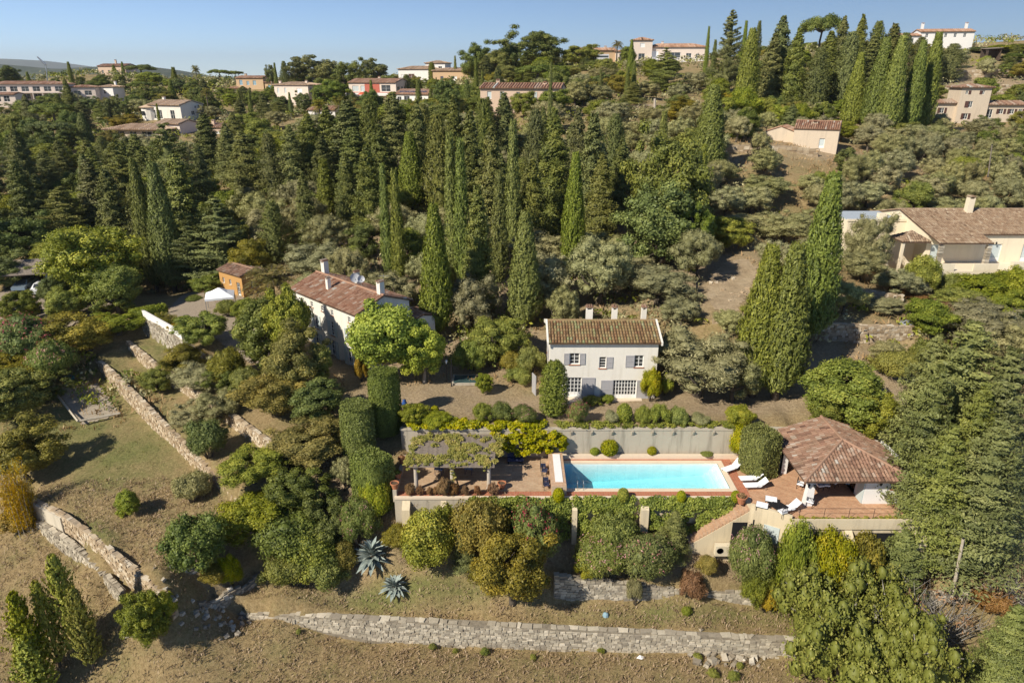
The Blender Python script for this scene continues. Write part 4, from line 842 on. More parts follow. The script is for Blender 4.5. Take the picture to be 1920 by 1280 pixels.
va = t.n('ShaderNodeVolumeAbsorption'); va.inputs['Color'].default_value = (.10, .84, .93, 1); va.inputs['Density'].default_value = .27; t.l(va.outputs[0], t.out.inputs['Volume'])
m = MB(); nx, ny = 60, 18; wx0, wx1, wy0, wy1 = PX0 + .004, PX1 - .004, PY0 + .004, PY1 - .004
m.add([lc(wx0 + (wx1 - wx0) * i / nx, wy0 + (wy1 - wy0) * j / ny, -.16 + .012 * math.sin(i * .9 + j * .7) * math.cos(j * 1.3 - i * .3)) for j in range(ny + 1) for i in range(nx + 1)], [(j * (nx + 1) + i, j * (nx + 1) + i + 1, (j + 1) * (nx + 1) + i + 1, (j + 1) * (nx + 1) + i) for j in range(ny) for i in range(nx)])
rim = [i for i in range(nx + 1)] + [(j + 1) * (nx + 1) + nx for j in range(ny)] + [ny * (nx + 1) + i for i in range(nx - 1, -1, -1)] + [j * (nx + 1) for j in range(ny - 1, 0, -1)]
o0 = len(m.v); zf = lambda x: b0 + (b1 - b0) * (x + 11 - PX0) / (PX1 - PX0) + .006
for q in rim: m.v.append((m.v[q][0], m.v[q][1], zf(m.v[q][0]))); m.t.append(.5)
K = len(rim); m.f += [(rim[(k + 1) % K], rim[k], o0 + k, o0 + (k + 1) % K) for k in range(K)]; m.f.append(tuple(o0 + K - 1 - k for k in range(K)))
obj('water', m, t.m, pool)
for px in (1083, 1094):
    x = G(px, 920).x; m = MB(); m.tube([lc(x, 46.95, .03), lc(x, 46.95, .65), lc(x, 47.2, .78), lc(x, 47.42, .6), lc(x, 47.42, -.8)], .025, 6); obj('ladder_rail', m, M['metal_pale'], pool, smooth=True)
for z in (-.75, -.45): m = MB(); m.bx(G(1083, 920).x - 11, G(1094, 920).x - 11, 47.38 - 49.2, 47.46 - 49.2, z, z + .03); obj('ladder_step', m, M['metal_pale'], pool)
c = G(1135, 893, -1.7); m = MB(); m.lathe([(.02, 0), (.3, .03), (.33, .12), (.2, .22), (.02, .26)], 12); cl = obj('pool_cleaner', m, plain('plastic_blue', (.02, .14, .25), .4), smooth=True, label='dark blue round cleaner robot on the pool floor', cat='pool cleaner'); cl.location = (c.x, c.y, -1.84)
m = MB(); hp = [Vector((c.x, c.y, -1.6))]
for i in range(1, 40): a = i * .42; hp.append(Vector((c.x - .2 - i * .012 + 1.3 * math.sin(a * .5) * math.cos(a * .31), c.y + .5 + .55 * math.sin(a * .7), -.28 + .04 * math.sin(a))))
m.tube(hp, .022, 4, cap=False); obj('cleaner_hose', m, M['fabric_blue'], label='thin blue hose curling over the pool floor from the cleaner', cat='hose', smooth=True)
# cover housing at the pool's end
blk = thing('pool_cover_box', 'brick-faced pool cover housing with white top at the pool end', 'pool cover box', (3.75, 48.9, 0))
m = MB(); m.bx(-.62, .58, -2.6, 2.55, 0, .82); obj('brick_casing', m, M['brick_edge'], blk)
m = MB(); m.bx(-.28, .34, -2.0, 2.3, .823, .86); obj('white_lid', m, M['plastic_white'], blk)
m = MB(); m.bx(-.3, .28, -2.604, -2.55, .28, .66); obj('vent_shade_panel', m, M['metal_dark'], blk)  # flat dark panel paints the shade inside a vent; no hole is cut
# wall behind the pool
uw = thing('garden_retaining_wall', 'tall stained grey concrete retaining wall behind the swimming pool', 'wall', (8, 52.3, 0))
m = MB(); m.bx(-17.6, 17.3, -.15, .3, -1.5, 2.62); obj('wall_face', m, M['concrete_old'], uw)
m = MB(); m.bx(-17.65, 17.35, -.2, .34, 2.62, 2.74); obj('wall_cap', m, M['concrete_old'], uw)
for i in range(9):
    x = -4.6 + i * 1.75; m = MB(); m.add([(x - .07, -.152, 2.6), (x + .07, -.152, 2.6), (x + .07, -.42, 2.6), (x - .07, -.42, 2.6), (x - .07, -.152, 2.1), (x + .07, -.152, 2.1)], [(0, 1, 2, 3), (3, 2, 5, 4), (0, 3, 4), (1, 5, 2), (1, 0, 4, 5)]); obj('bracket', m, M['concrete_old'], uw)
m = MB(); m.bx(3.2, 21, 51.78, 51.95, -.05, .42); m.bx(3.2, 21, 51.952, 52.14, -.05, .3); obj('planter_ledge', m, M['coping'], label='low cream planter ledge along foot of the concrete retaining wall', cat='planter')
# buttresses and stairs on the valley side
for i, (px, w) in enumerate(((762, .62), (832, .42), (1077, .4), (1208, .62))):
    x = V(px, 960, 45.6).x; m = MB(); z = -.25
    m.add([(x - w / 2, 45.98, z), (x + w / 2, 45.98, z), (x + w / 2, 45.3, z - .5), (x - w / 2, 45.3, z - .5), (x - w / 2, 45.98, -5), (x + w / 2, 45.98, -5), (x + w / 2, 45.0, -5), (x - w / 2, 45.0, -5)], [(0, 3, 2, 1), (3, 7, 6, 2), (0, 4, 7, 3), (1, 2, 6, 5), (0, 1, 5, 4)])
    obj('buttress', m, M['wall_cream_stained'], terr)
m = MB(); m.bx(-9.32, -2.6, 45.93, 45.985, -4.2, -.13); obj('terrace_face', m, M['concrete_old'], terr)
st = thing('garden_stairs', 'brick-edged garden stairs climbing along the ivy wall to the pool terrace', 'stairs', (18.2, 45.3, 0))
x0 = 0.35; N = 17; sw = .27; rise = 3.3 / N
m = MB(); prof = [(0.35, -.07)]
for i in range(N): prof += [(x0 - i * sw, -.07 - i * rise), (x0 - i * sw, -.07 - (i + 1) * rise)] if i else [(x0, -.07 - rise)]
for i in range(N):
    s = MB(); xx = x0 - i * sw; s.bx(xx - sw - .02, xx, -.75, .62, -.1 - (i + 1) * rise, -.02 - (i + 1) * rise + rise * .5); obj('step', s, M['brick_edge'], st)
m.add([(x0, -.78, -.2), (x0 - N * sw, -.78, -.2 - N * rise), (x0 - N * sw, -.78, -5), (x0, -.78, -5), (x0, .62, -.2), (x0 - N * sw, .62, -.2 - N * rise), (x0 - N * sw, .62, -5), (x0, .62, -5)], [(1, 0, 3, 2), (0, 1, 5, 4), (4, 5, 6, 7), (1, 2, 6, 5), (0, 4, 7, 3)])
obj('stair_wall', m, M['wall_cream_stained'], st)
m = MB(); a = 18.45, 44.5; b = 21.0, 42.96; d = Vector((b[0] - a[0], b[1] - a[1], 0)).normalized(); n = Vector((d.y, -d.x, 0))
m.prism([(a[0], a[1]), (b[0], b[1]), (b[0] - n.x * .25, b[1] - n.y * .25), (a[0] - n.x * .25, a[1] - n.y * .25)], -4.5, .32); obj('stair_parapet', m, M['wall_cream_stained'], terr)
m = MB(); c = Vector((19.9, 43.62, -1.75)) + n * .04; m.box(c, (1.15, .06, 1.5), math.atan2(d.y, d.x)); dr = obj('cellar_door', m, M['shutter_pale'], terr)
m = MB(); c = Vector((18.62, 44.38, -2.6)) + n * .02; m.box(c, (.12, .1, 2.6), math.atan2(d.y, d.x)); m.box(c + Vector((.12, -.05, .9)), (.1, .1, 1.6), math.atan2(d.y, d.x)); obj('drain_pipe', m, M['metal_dark'], terr)
m = MB(); m.bx(17.2, 18.35, 44.5, 44.56, -4.2, -1.3); obj('arch_shade_panel', m, M['metal_dark'], terr)  # dark slab on the stair wall stands in for the shade under the arch
# cream wall below the pool house terrace
m = MB(); m.bx(21.0, 31.25, 42.86, 43.0, -.75, .12); obj('terrace_band', m, M['wall_cream_stained'], terr)
for px, w in ((1590, .55), (1722, .8)):
    x = V(px, 1000, 42.8).x; m = MB(); m.add([(x - w / 2, 42.85, -.8), (x + w / 2, 42.85, -.8), (x + w / 2, 42.2, -1.3), (x - w / 2, 42.2, -1.3), (x - w / 2, 42.85, -4.8), (x + w / 2, 42.85, -4.8), (x + w / 2, 42.0, -4.8), (x - w / 2, 42.0, -4.8)], [(0, 3, 2, 1), (3, 7, 6, 2), (0, 4, 7, 3), (1, 2, 6, 5), (0, 1, 5, 4)]); obj('buttress', m, M['wall_cream_stained'], terr)
m = MB(); m.bx(26.3, 30.3, 42.93, 42.99, -3.2, -1.15); obj('undercroft_shade_panel', m, M['metal_dark'], terr)  # wall is solid here; the undercroft's shade is a dark sheet on its face
ac = thing('ac_unit', 'beige outdoor air conditioning unit beside the garden stairs', 'air conditioner', (16.55, 44.15, -4.15))
m = MB(); m.bx(-.6, .6, -.2, .25, .08, 1.0); obj('casing', m, plain('casing_beige', (.62, .55, .42), .5), ac)
m = MB(); m.lathe([(.01, 0), (.24, 0), (.26, .02), (.27, .0)], 20); f = obj('fan_grille', m, M['metal_dark'], ac); f.rotation_euler = (R(90), 0, 0); f.location = (-.25, -.202, .58)
for x in (-.45, .45): m = MB(); m.bx(x - .05, x + .05, -.18, .22, -.25, .08); obj('foot', m, M['metal_dark'], ac)
# ------------------------------------------------------------------ pool house
ph = thing('pool_house', 'white pool house with hipped red tile roof beside the swimming pool', 'pool house', (26.3, 47.5, 0))
m = MB(); facade(m, (1.0, -2.4, 0), (1, 0, 0), 3.9, 2.55, [(1.95, 1.35, .62, .72)]); facade(m, (1.0, 4.2, 0), (0, -1, 0), 6.6, 2.55, [(3.9, 0, 1.3, 2.1)]); facade(m, (4.9, -2.4, 0), (0, 1, 0), 6.6, 2.55); m.bx(-3.7, 4.9, 4.2, 4.4, 0, 2.5); m.bx(-3.75, -3.45, 2.0, 4.2, 0, 2.5)
obj('wall', m, M['plaster_bright'], ph)
window(ph, (1.0, -2.4, 0), (1, 0, 0), 1.95, 1.35, .62, .72, cols=3, rows=2)
m = MB(); m.add([(-3.66, -2.72, 0), (-3.0, -2.72, 0), (-3.0, -2.2, 0), (-3.66, -2.2, 0), (-3.5, -2.66, 2.45), (-3.06, -2.66, 2.45), (-3.06, -2.25, 2.45), (-3.5, -2.25, 2.45)], [(4, 5, 6, 7), (0, 1, 5, 4), (1, 2, 6, 5), (2, 3, 7, 6), (3, 0, 4, 7)]); obj('pillar', m, M['plaster_bright'], ph)
m = MB(); m.bx(-3.75, -3.3, 1.9, 2.3, 0, 2.45); obj('pillar', m, M['plaster_bright'], ph)
tl, dk = MB(), MB(); ex0, ex1, ey0, ey1, ze, az = -4.15, 4.35, -3.2, 4.6, 2.48, 3.95; ry = .55; rx = .1
Lw, Lh = rx - ex0, az - ze; sl_ = math.hypot(Lw, Lh)
roof_plane(tl, dk, (ex0, ey1, ze), (0, -1, 0), (Lw, 0, Lh), [(0, 0), (ey1 - ey0, 0), (ey1 - ry, sl_), (0, sl_)], cw=.26, rl=.4)
fd = ry - ey0; roof_plane(tl, dk, (ex0, ey0, ze), (1, 0, 0), (0, fd, Lh), [(0, 0), (ex1 - ex0, 0), (rx - ex0, math.hypot(fd, Lh))], cw=.26, rl=.4)
Lr = ex1 - rx; roof_plane(tl, dk, (ex1, ey0, ze), (0, 1, 0), (-Lr, 0, Lh), [(0, 0), (ey1 - ey0, 0), (ey1 - ey0, math.hypot(Lr, Lh)), (ry - ey0, math.hypot(Lr, Lh))], cw=.26, rl=.4)
for a in ((ex0, ey0, ze + .08), (ex1, ey0, ze + .08), (rx, ey1, az + .08)): tl.tube([a, (rx, ry, az + .1)], .12, 6, .55)
rf = obj('roof', dk, M['roof_under'], ph); obj('roof_tiles', tl, M['roof_old'], rf, kind='stuff')
def lantern(parent, p):
    m = MB(); m.lathe([(.02, .32), (.1, .22), (.11, .2), (.07, 0), (.02, -.05)], 6); o = obj('lantern', m, M['metal_dark'], parent); o.location = p
lantern(ph, (2.05, -2.55, 1.75)); lantern(ph, (-3.1, -2.78, 1.7)); lantern(ph, (-3.58, -2.78, 1.75))
m = MB(); m.bx(.9, .98, -2.36, -1.5, .02, 2.1); obj('folding_shutter', m, M['shutter_pale'], ph)
m = MB(); m.bx(4.66, 4.9, -4.45, -2.42, -.05, .75); obj('side_wall', m, M['plaster_cream'], ph)
# railing along the terrace edge
rl_ = thing('terrace_railing', 'thin dark iron railing along the edge of the pool house terrace', 'railing', (26, 43.15, 0))
m = MB(); m.tube([(-4.4, 0, .92), (4.9, 0, .92)], .018, 5); obj('handrail', m, M['metal_dark'], rl_)
for i in range(6): m = MB(); m.tube([(-4.4 + i * 1.86, 0, 0), (-4.4 + i * 1.86, 0, .92)], .018, 5); obj('post', m, M['metal_dark'], rl_)
# ------------------------------------------------------------------ pergola
pg = thing('pergola', 'grey slatted wooden pergola roof on stone columns beside the pool', 'pergola', (-4.8, 47.1, 0))
for x in (-2.9, 0.0, 2.95):
    m = MB(); m.lathe([(.24, 0), (.24, .12), (.17, .16), (.15, 1.9), (.2, 2.02), (.2, 2.12)], 12); o = obj('column', m, M['stone_col'] if 'stone_col' in M else plain('stone_col', (.46, .40, .33), .9), pg, smooth=False); o.location = (x, 0, 0)
for y in (-.05, 2.3, 4.7): m = MB(); m.bx(-3.3, 3.35, y - .07, y + .07, 2.12, 2.28); obj('beam', m, M['wood_grey'], pg)
m0 = MB().bx(-3.35, 3.4, -.095, .095, 0, .035).mesh('slat'); m0.materials.append(M['wood_grey'])
for i in range(25): o = bpy.data.objects.new('slat', m0); S.collection.objects.link(o); o.parent = pg; o.location = (rnd.uniform(-.05, .05), -.35 + i * .215, 2.29 + rnd.uniform(0, .012)); o.rotation_euler = (0, 0, rnd.uniform(-.008, .008))
def vine(name, label, spots, per, leaf, cmat, cat='climber', box=None, out=(0, -.4, .8), flat=.5, tc=.2, aspect=.75):
    cl = np.array(spots, float); cnt = np.maximum(8, (per * (cl[:, 3] / cl[:, 3].mean()) ** 2).astype(int)); ix = np.repeat(np.arange(len(cl)), cnt); nn_ = len(ix); off = dirs(nn_) * (cl[ix, 3] * rng.random(nn_) ** .5)[:, None] * np.array([1, 1 if abs(out[1]) < .9 else .5, flat])
    me = sprays(name, cl[ix, :3] + off, np.tile(out, (nn_, 1)).astype(float), leaf * rng.uniform(.6, 1.35, nn_), rng.normal(.5, tc, len(cl))[ix] + rng.normal(0, .14, nn_), aspect, .9, 0.0, None, None, .5); me.materials.append(M[cmat])
    e = thing(name, label, cat, tuple(cl[:, :3].mean(0) * np.array([1, 1, 0]) + np.array([0, 0, cl[:, 2].min()])))
    o = add_obj('foliage', me, None, e); o.location = -Vector(e.location); return e
sp = []
for i in range(300):
    x = rnd.uniform(-8.4, -.9); y = rnd.uniform(46.75, 51.8); d = math.sin(x * 1.3 + y * .9) + math.cos(y * 1.5 - x * .7)
    if d < -.2 and rnd.random() < .85: continue
    sp.append((x, y, 2.40 + rnd.uniform(0, .1), rnd.uniform(.16, .40)))
for cx in (-7.7, -4.8, -1.85):
    for i in range(3): sp.append((cx + rnd.uniform(-.7, .7), 46.8 + rnd.uniform(-.1, .15), rnd.uniform(1.9, 2.4), rnd.uniform(.1, .18)))
for i in range(7): sp.append((-4.75 + rnd.uniform(-.2, .2), 46.95, .3 + i * .25, .2))
vine('grape_vine', 'yellow-green grape vine spreading over the slatted pergola roof', sp, 44, .15, 'leaf_vine')
m = MB(); m.tube([(-4.3, 47.3, 0), (-4.45, 47.25, .8), (-4.6, 47.2, 1.6), (-4.5, 47.5, 2.3)], [.08, .06, .05, .03], 6); obj('vine_stem', m, M['bark'], bpy.data.objects['grape_vine']).location = -Vector(bpy.data.objects['grape_vine'].location)
sp = []
for i in range(150):
    x = rnd.uniform(-1.6, 4.6); sp.append((x, rnd.uniform(51.2, 52.3), rnd.uniform(.6, 2.85) if x < 4 else rnd.uniform(.9, 2.3), rnd.uniform(.2, .42)))
for i in range(110): sp.append((rnd.uniform(-9, 3), rnd.uniform(51.95, 53.3), 2.85 + rnd.uniform(0, .3), rnd.uniform(.25, .45)))
vine('wall_creeper', 'bright green creeper hanging over the wall corner behind the pool', sp, 60, .2, 'leaf_laurel')
sp = []
for i in range(620):
    x = rnd.uniform(-3.2, 17.3); z = -rnd.uniform(.1, 3.6) if i % 2 else .02 - rnd.uniform(0, .8)
    if 9.6 < x < 10.3 or 4.4 < x < 5.0: continue
    if x > 13.5 and z < -3.2 + (x - 14) * .0: continue
    sp.append((x, 45.75 + rnd.uniform(-.12, .08) + .1 * z, z, rnd.uniform(.26, .5)))
vine('ivy_curtain', 'dense green ivy curtain covering the wall below the pool', sp, 66, .17, 'leaf_green', out=(-.2, -1, .45), flat=1.0)
vine('wall_top_creeper', 'low green creeper along the crest of the retaining wall', [(rnd.uniform(4, 20.5), rnd.uniform(52.25, 53.2), 2.82 + rnd.uniform(0, .15), rnd.uniform(.15, .42)) for i in range(110)], 50, .15, 'leaf_green')
vine('hanging_plant', 'trailing green plant along foot of the pool house railing', [(21.4 + i * .19 + rnd.uniform(-.1, .1), 43.12, .1 + rnd.uniform(-.12, .1), rnd.uniform(.1, .2)) for i in range(50)], 35, .11, 'leaf_olivegreen')
# ------------------------------------------------------------------ white house beside the pool
YF, ZB = 58.0, 2.8
wl, wr = V(1031, 700, YF).x, V(1230.5, 700, YF).x; cx = (wl + wr) / 2; ww = wr - wl
def lw(x0, x1, y0, y1): a, b = V(x0, y0, YF), V(x1, y1, YF); return (a.x - wl, b.z - ZB, b.x - a.x, a.z - b.z)
hh = V(1130, 641, YF).z - ZB
W2 = {'front': [lw(1068, 1086.5, 662, 683) + ({'shutters': 'lr'},), lw(1124, 1136, 669, 690) + ({'shutters': 'r', 'cols': 1, 'rows': 4},), lw(1190, 1206, 666, 688) + ({'shutters': 'l'},),
                lw(1064, 1089.5, 707.5, 742.5) + ({'kind': 'door', 'shutters': 'r', 'rows': 5, 'cols': 4},), lw(1150, 1192, 712.5, 747) + ({'kind': 'door', 'shutters': 'lr', 'rows': 5, 'cols': 8},)],
      'left': [(1.2, 2.9, .8, 1.1, {'shutters': 'r'}), (3.6, 2.9, .8, 1.1, {'shutters': 'l'})]}
h2 = house_with('white_house', 'small white two-storey house with mossy red tile roof above the pool', (cx, YF, ZB), 0, ww, 5.8, hh, 'plaster_white', 'roof_moss', W2, pitch=.33, over=.32, cw=.27, rl=.4)
for px, w in ((1104, .62), (1151, .5), (1205.5, .45)):
    p = V(px, 607, YF + 3.6); h2.chim(p.x - cx, 3.6, 1.0, w=w, mat='plaster_white')
m = MB()
for i in range(38): m.bx(-ww / 2 + i * ww / 38 + .02, -ww / 2 + (i + .62) * ww / 38 + .02, -.13, .002, hh - .22, hh - .1)
m.bx(-ww / 2, ww / 2, -.16, .004, hh - .098, hh + .02); obj('cornice', m, M['plaster_white'], h2.e)
for sx in (-1, 1):
    m = MB(); xa, xb = sx * (ww / 2 + .17), sx * (ww / 2 + .33); rz_ = .33 * 2.9; P_ = [(-.34, hh - .25), (-.34, hh + .1), (2.9, hh + rz_ + .24), (6.14, hh + .1), (6.14, hh - .25), (2.9, hh + rz_ - .2)]
    m.add([(x, y, z) for x in (xa, xb) for y, z in P_], [(0, 1, 2, 5), (5, 2, 3, 4), (6, 11, 8, 7), (11, 10, 9, 8)] + [(i, 6 + i, 6 + (i + 1) % 6, (i + 1) % 6) for i in range(6)]); obj('gable_coping', m, M['plaster_white'], h2.e)
m = MB(); a = V(1002, 695, 58.6); m.box((a.x - cx, 1.0, 1.0), (.06, .95, 2.1), R(20)); obj('side_shutter', m, M['shutter_grey'], h2.e)
for (a, b, y0, y1, z0, z1) in ((-3.6, -1.9, -.9, -.02, -.3, .12), (.9, 3.7, -.55, -.02, -.3, .1)): m = MB(); m.bx(a, b, y0, y1, z0, z1); obj('door_step', m, M['coping'], h2.e)
# ------------------------------------------------------------------ long white house
C0 = Vector((-15.3, 63.8, 0)); fu = Vector((.713, -.70, 0)).normalized(); L1, D1, H1, Z1 = 12.6, 6.4, 6.35, 2.9
mid = C0 - fu * (L1 / 2); rz1 = math.atan2(fu.y, fu.x)
fx = lambda s, w: L1 - s - w / 2
W1 = {'front': [(fx(s, .5), 5.05, .5, .62, {'cols': 2, 'rows': 2}) for s in (1.5, 4.7, 6.6, 8.7, 10.6)] + [(fx(s, .85), 2.75, .85, 1.55, {'shutters': 'lr', 'rows': 4, 'smat': 'shutter_pale'}) for s in (1.7, 4.9, 8.1, 10.9)] + [(fx(s, 1.0), .05, 1.0, 2.15, {'kind': 'door', 'rows': 4, 'shutters': 'lr', 'smat': 'shutter_pale'}) for s in (1.9, 5.1, 8.3)],
      'right': [(2.7, 3.7, .85, 1.45, {'shutters': 'lr', 'smat': 'shutter_blue', 'rows': 3})]}
h1 = house_with('long_house', 'long white farmhouse with weathered red tile roof half hidden by plane trees', (mid.x, mid.y, Z1), rz1, L1, D1, H1, 'plaster_white', 'roof_red', W1, pitch=.36, over=.4, cw=.27, rl=.42)
m = MB()
for i in range(60): m.bx(-L1 / 2 + i * L1 / 60 + .02, -L1 / 2 + (i + .6) * L1 / 60 + .02, -.16, .002, H1 - .3, H1 - .12)
m.bx(-L1 / 2, L1 / 2, -.2, .004, H1 - .118, H1); obj('cornice', m, M['plaster_white'], h1.e)
h1.chim(L1 / 2 - .5, D1 / 2 + .1, 1.15, w=.6, d=.55); h1.chim(-L1 / 2 + .9, D1 / 2 + .5, 1.2, w=.65, d=.6); h1.chim(-1.2, 1.5, 1.35, base=H1 + .3, w=.42, d=.4); h1.chim(.2, D1 / 2 + 1.0, .9, w=.5, d=.5)
an = House('annex', None, (L1 / 2 + .05 - 1.6, D1 + .02, 0), 0, 3.4, 3.2, 3.9, 'plaster_white', 'roof_red', pitch=.25, over=.2, kind='gable'); an.e.parent = h1.e; del an.e['category']
for (x, y, r) in ((1.5, 3.1, .5), (2.35, 3.3, .38)):
    d = thing('satellite_dish', 'larger of two grey satellite dishes on the long house roof ridge' if r > .45 else 'smaller of two grey satellite dishes on the long house roof ridge', 'satellite dish')
    Mx = Matrix.Translation((mid.x, mid.y, Z1)) @ Matrix.Rotation(rz1, 4, 'Z'); d.location = Mx @ Vector((x, y, H1 + 1.2)); d.rotation_euler = (0, 0, R(20))
    m = MB(); m.tube([(0, 0, -.3), (0, 0, .9)], .03, 6); obj('mast', m, M['metal_pale'], d)
    m = MB(); m.lathe([(.02, 0), (r * .5, .03), (r * .85, .11), (r, .17)], 18, close=False); o = obj('dish', m, plain('dish_grey', (.42, .43, .46), .5), d, smooth=True); o.location = (0, -.08, .9); o.rotation_euler = (R(68), 0, 0)
    m = MB(); m.tube([(0, -.1, .75), (0, -r * 1.2, .85)], .015, 4); m.box((0, -r * 1.2, .87), (.08, .12, .08)); obj('feed_arm', m, M['metal_dark'], d)
an_ = thing('roof_aerial', 'thin comb-shaped television aerial beside the gable chimney of the long house', 'aerial'); an_.location = Mx @ Vector((L1 / 2 - 1.4, D1 / 2 + 1.2, H1 + .6))
m = MB(); m.tube([(0, 0, 0), (0, 0, 2.3)], .02, 5); m.tube([(-.5, 0, 2.1), (.5, 0, 2.1)], .012, 4)
for i in range(7): m.tube([(-.5 + i * .165, -.3, 2.1), (-.5 + i * .165, .3, 2.1)], .008, 3)
obj('mast', m, M['metal_pale'], an_)
# ------------------------------------------------------------------ big cream house on the slope
e0 = V(1762, 456, 78); ZT = 10.2
W3 = {'front': [(.6, .05, 1.5, 2.1, {'kind': 'door', 'cols': 1, 'rows': 1, 'gmat': 'shutter_pale'}), (7.4, .05, 1.7, 2.15, {'kind': 'door', 'cols': 1, 'rows': 1, 'gmat': 'shutter_pale'}), (11.6, .05, 1.9, 2.15, {'kind': 'door', 'cols': 1, 'rows': 1, 'gmat': 'shutter_pale'}), (16, .9, 1.2, 1.2)], 'left': [(6.6, .9, .35, 1.1, {'cols': 1})]}
W3w, W3d = 22.0, 14.0
h3 = house_with('hillside_house', 'big cream house with broad brown tile roof and vine-covered terrace on the slope', (e0.x + W3w / 2, 80.4, ZT), 0, W3w, W3d, 3.4, 'plaster_cream', 'roof_brown', W3, pitch=.235, over=.3, cw=.3, rl=.45, below=4, wkw={'smat': 'shutter_pale'})
tl, dk = MB(), MB(); vf = Vector((0, 7, 1.645)).normalized(); roof_plane(tl, dk, Vector((-W3w / 2 - .15, 0, 3.4 + .1)) - vf * 2.75, (1, 0, 0), vf, [(0, 0), (6.3, 0), (6.3, 2.5), (0, 2.5)], cw=.3, rl=.45)
pr = obj('porch_roof', dk, M['roof_under'], h3.e); obj('roof_tiles', tl, M['roof_brown'], pr, kind='stuff')
for x in (-W3w / 2 + .35, -W3w / 2 + 5.9):
    m = MB()
    for k in range(9): m.stone((x, -2.3, -.2 + k * .33), (.55 + rnd.uniform(-.05, .05), .5, .32), 0, .04)
    obj('stone_pillar', m, M['stone_pale'], h3.e)
chimney(h3.roof, -W3w / 2 + 8.0, 6.0, 4.2, 6.6, .75, .7, 'plaster_cream', 'roof_brown')
m = MB(); m.bx(-W3w / 2 - 2.2, W3w / 2, -4.2, -.01, -4, -.02); obj('terrace_base', m, M['plaster_cream'], h3.e)
for q in ((-2.2, 1.2, -4.2, -4.0, 0, .85), (3.4, 6.2, -4.2, -4.0, 0, .85), (7.6, 9.4, -4.6, -4.0, -1.5, 1.1)): m = MB(); m.bx(-W3w / 2 + q[0], -W3w / 2 + q[1], *q[2:]); obj('parapet', m, M['plaster_cream'], h3.e)
m = MB(); m.bx(-W3w / 2 - 7.3, -W3w / 2 - .01, 5.2, 12, -3, 3.9); m.bx(-W3w / 2 - 7.4, -W3w / 2 - .01, 5.1, 5.4, 3.905, 4.15); w_ = obj('side_wing', m, M['plaster_cream'], h3.e)
m = MB(); m.bx(-W3w / 2 - 7.1, -W3w / 2 - .3, 5.6, 11.7, 3.905, 4.02); obj('flat_roof', m, plain('roof_membrane', (.42, .47, .52), .5), w_)
m = MB(); m.box((-W3w / 2 - 2.6, 6.3, 4.35), (1.0, .7, .75), 0); obj('roof_hatch', m, M['plaster_cream'], w_)
cp_ = thing('porch', None, 'porch', (0, 0, 0)); cp_.parent = h3.e; del cp_['category']; cp_.location = (-W3w / 2 - 1.7, .6, 0)
tl, dk = MB(), MB()
for i, (c, dr, inn, sp_) in enumerate((((-1.7, -1.4, 2.6), (1, 0, 0), (0, 1.6, 1.0), 3.4), ((-1.7, 1.8, 2.6), (0, -1, 0), (1.7, 0, 1.0), 3.2), ((1.7, -1.4, 2.6), (0, 1, 0), (-1.7, 0, 1.0), 3.2))):
    roof_plane(tl, dk, c, dr, inn, [(0, 0), (sp_, 0), (sp_ / 2, Vector(inn).length)], cw=.28, rl=.45)
o_ = obj('porch_deck', dk, M['roof_under'], cp_); obj('porch_tiles', tl, M['roof_brown'], cp_, kind='stuff')
m = MB(); m.bx(-1.6, -1.3, -1.3, -1.0, -3, 2.6); m.bx(-1.6, 1.6, 1.6, 1.8, -3, 2.7); obj('porch_pillar', m, M['plaster_cream'], cp_)
for x in (8.8, 10.6): lantern(h3.e, (-W3w / 2 + x - 2.4, -.16, 2.2))
# ------------------------------------------------------------------ ochre cottage, party tent, carport
p = V(437, 575, 86); z = H(p.x, 86)
h20 = house_with('ochre_cottage', 'small ochre cottage with brown roof behind the white party tent', (p.x, 86.5, z), R(-38), 5.4, 3.6, 3.0, 'plaster_ochre', 'roof_old', {'front': [(.7, 1.4, .5, .7), (2.3, 1.4, .5, .7), (4.0, 0, .8, 2.0, {'kind': 'door'})], 'right': [(1.2, 1.2, .7, .9)]}, pitch=.3, over=.25, wkw={'sillmat': 'coping'})
p = V(418, 590, 80.5); z = H(p.x, 80.5)
tn = thing('party_tent', 'white pop-up party tent on the drive beside the ochre cottage', 'tent', (p.x, 80.5, z), R(20))
for x in (-1.6, 1.6):
    for y in (-1.5, 1.5): m = MB(); m.bx(x - .04, x + .04, y - .04, y + .04, -.3, 2.1); obj('leg', m, M['metal_pale'], tn)
m = MB(); rim = []; 
for zz, s in ((1.85, 1.0), (2.1, 1.0), (2.45, .55), (3.0, .04)): rim += [(x * 1.65 * s, y * 1.55 * s, zz) for x, y in ((-1, -1), (0, -1), (1, -1), (1, 0), (1, 1), (0, 1), (-1, 1), (-1, 0))]
m.add(rim, [(i * 8 + k, i * 8 + (k + 1) % 8, i * 8 + 8 + (k + 1) % 8, i * 8 + 8 + k) for i in range(3) for k in range(8)]); obj('canopy', m, M['canvas_white'], tn)
p = V(58, 562, 93); z = H(p.x, 93)
cp2 = thing('carport', 'dark timber carport with sheltered cars beside the parking yard', 'carport', (p.x, 93, z), R(15))
for x in (-3.2, 3.4):
    for y in (-2, 2.6): m = MB(); m.bx(x - .12, x + .12, y - .12, y + .12, -.5, 2.3); obj('post', m, plain('paint_greygreen', (.16, .20, .19), .7) if 'paint_greygreen' not in M else M['paint_greygreen'], cp2)
m = MB(); m.slab([(-3.9, -2.8, 2.3), (3.9, -2.8, 2.3), (3.9, .4, 3.7), (-3.9, .4, 3.7)], .12); m.slab([(-3.9, .4, 3.7), (3.9, .4, 3.7), (3.9, 3.4, 2.3), (-3.9, 3.4, 2.3)], .12); obj('roof', m, M['wood_grey'], cp2)
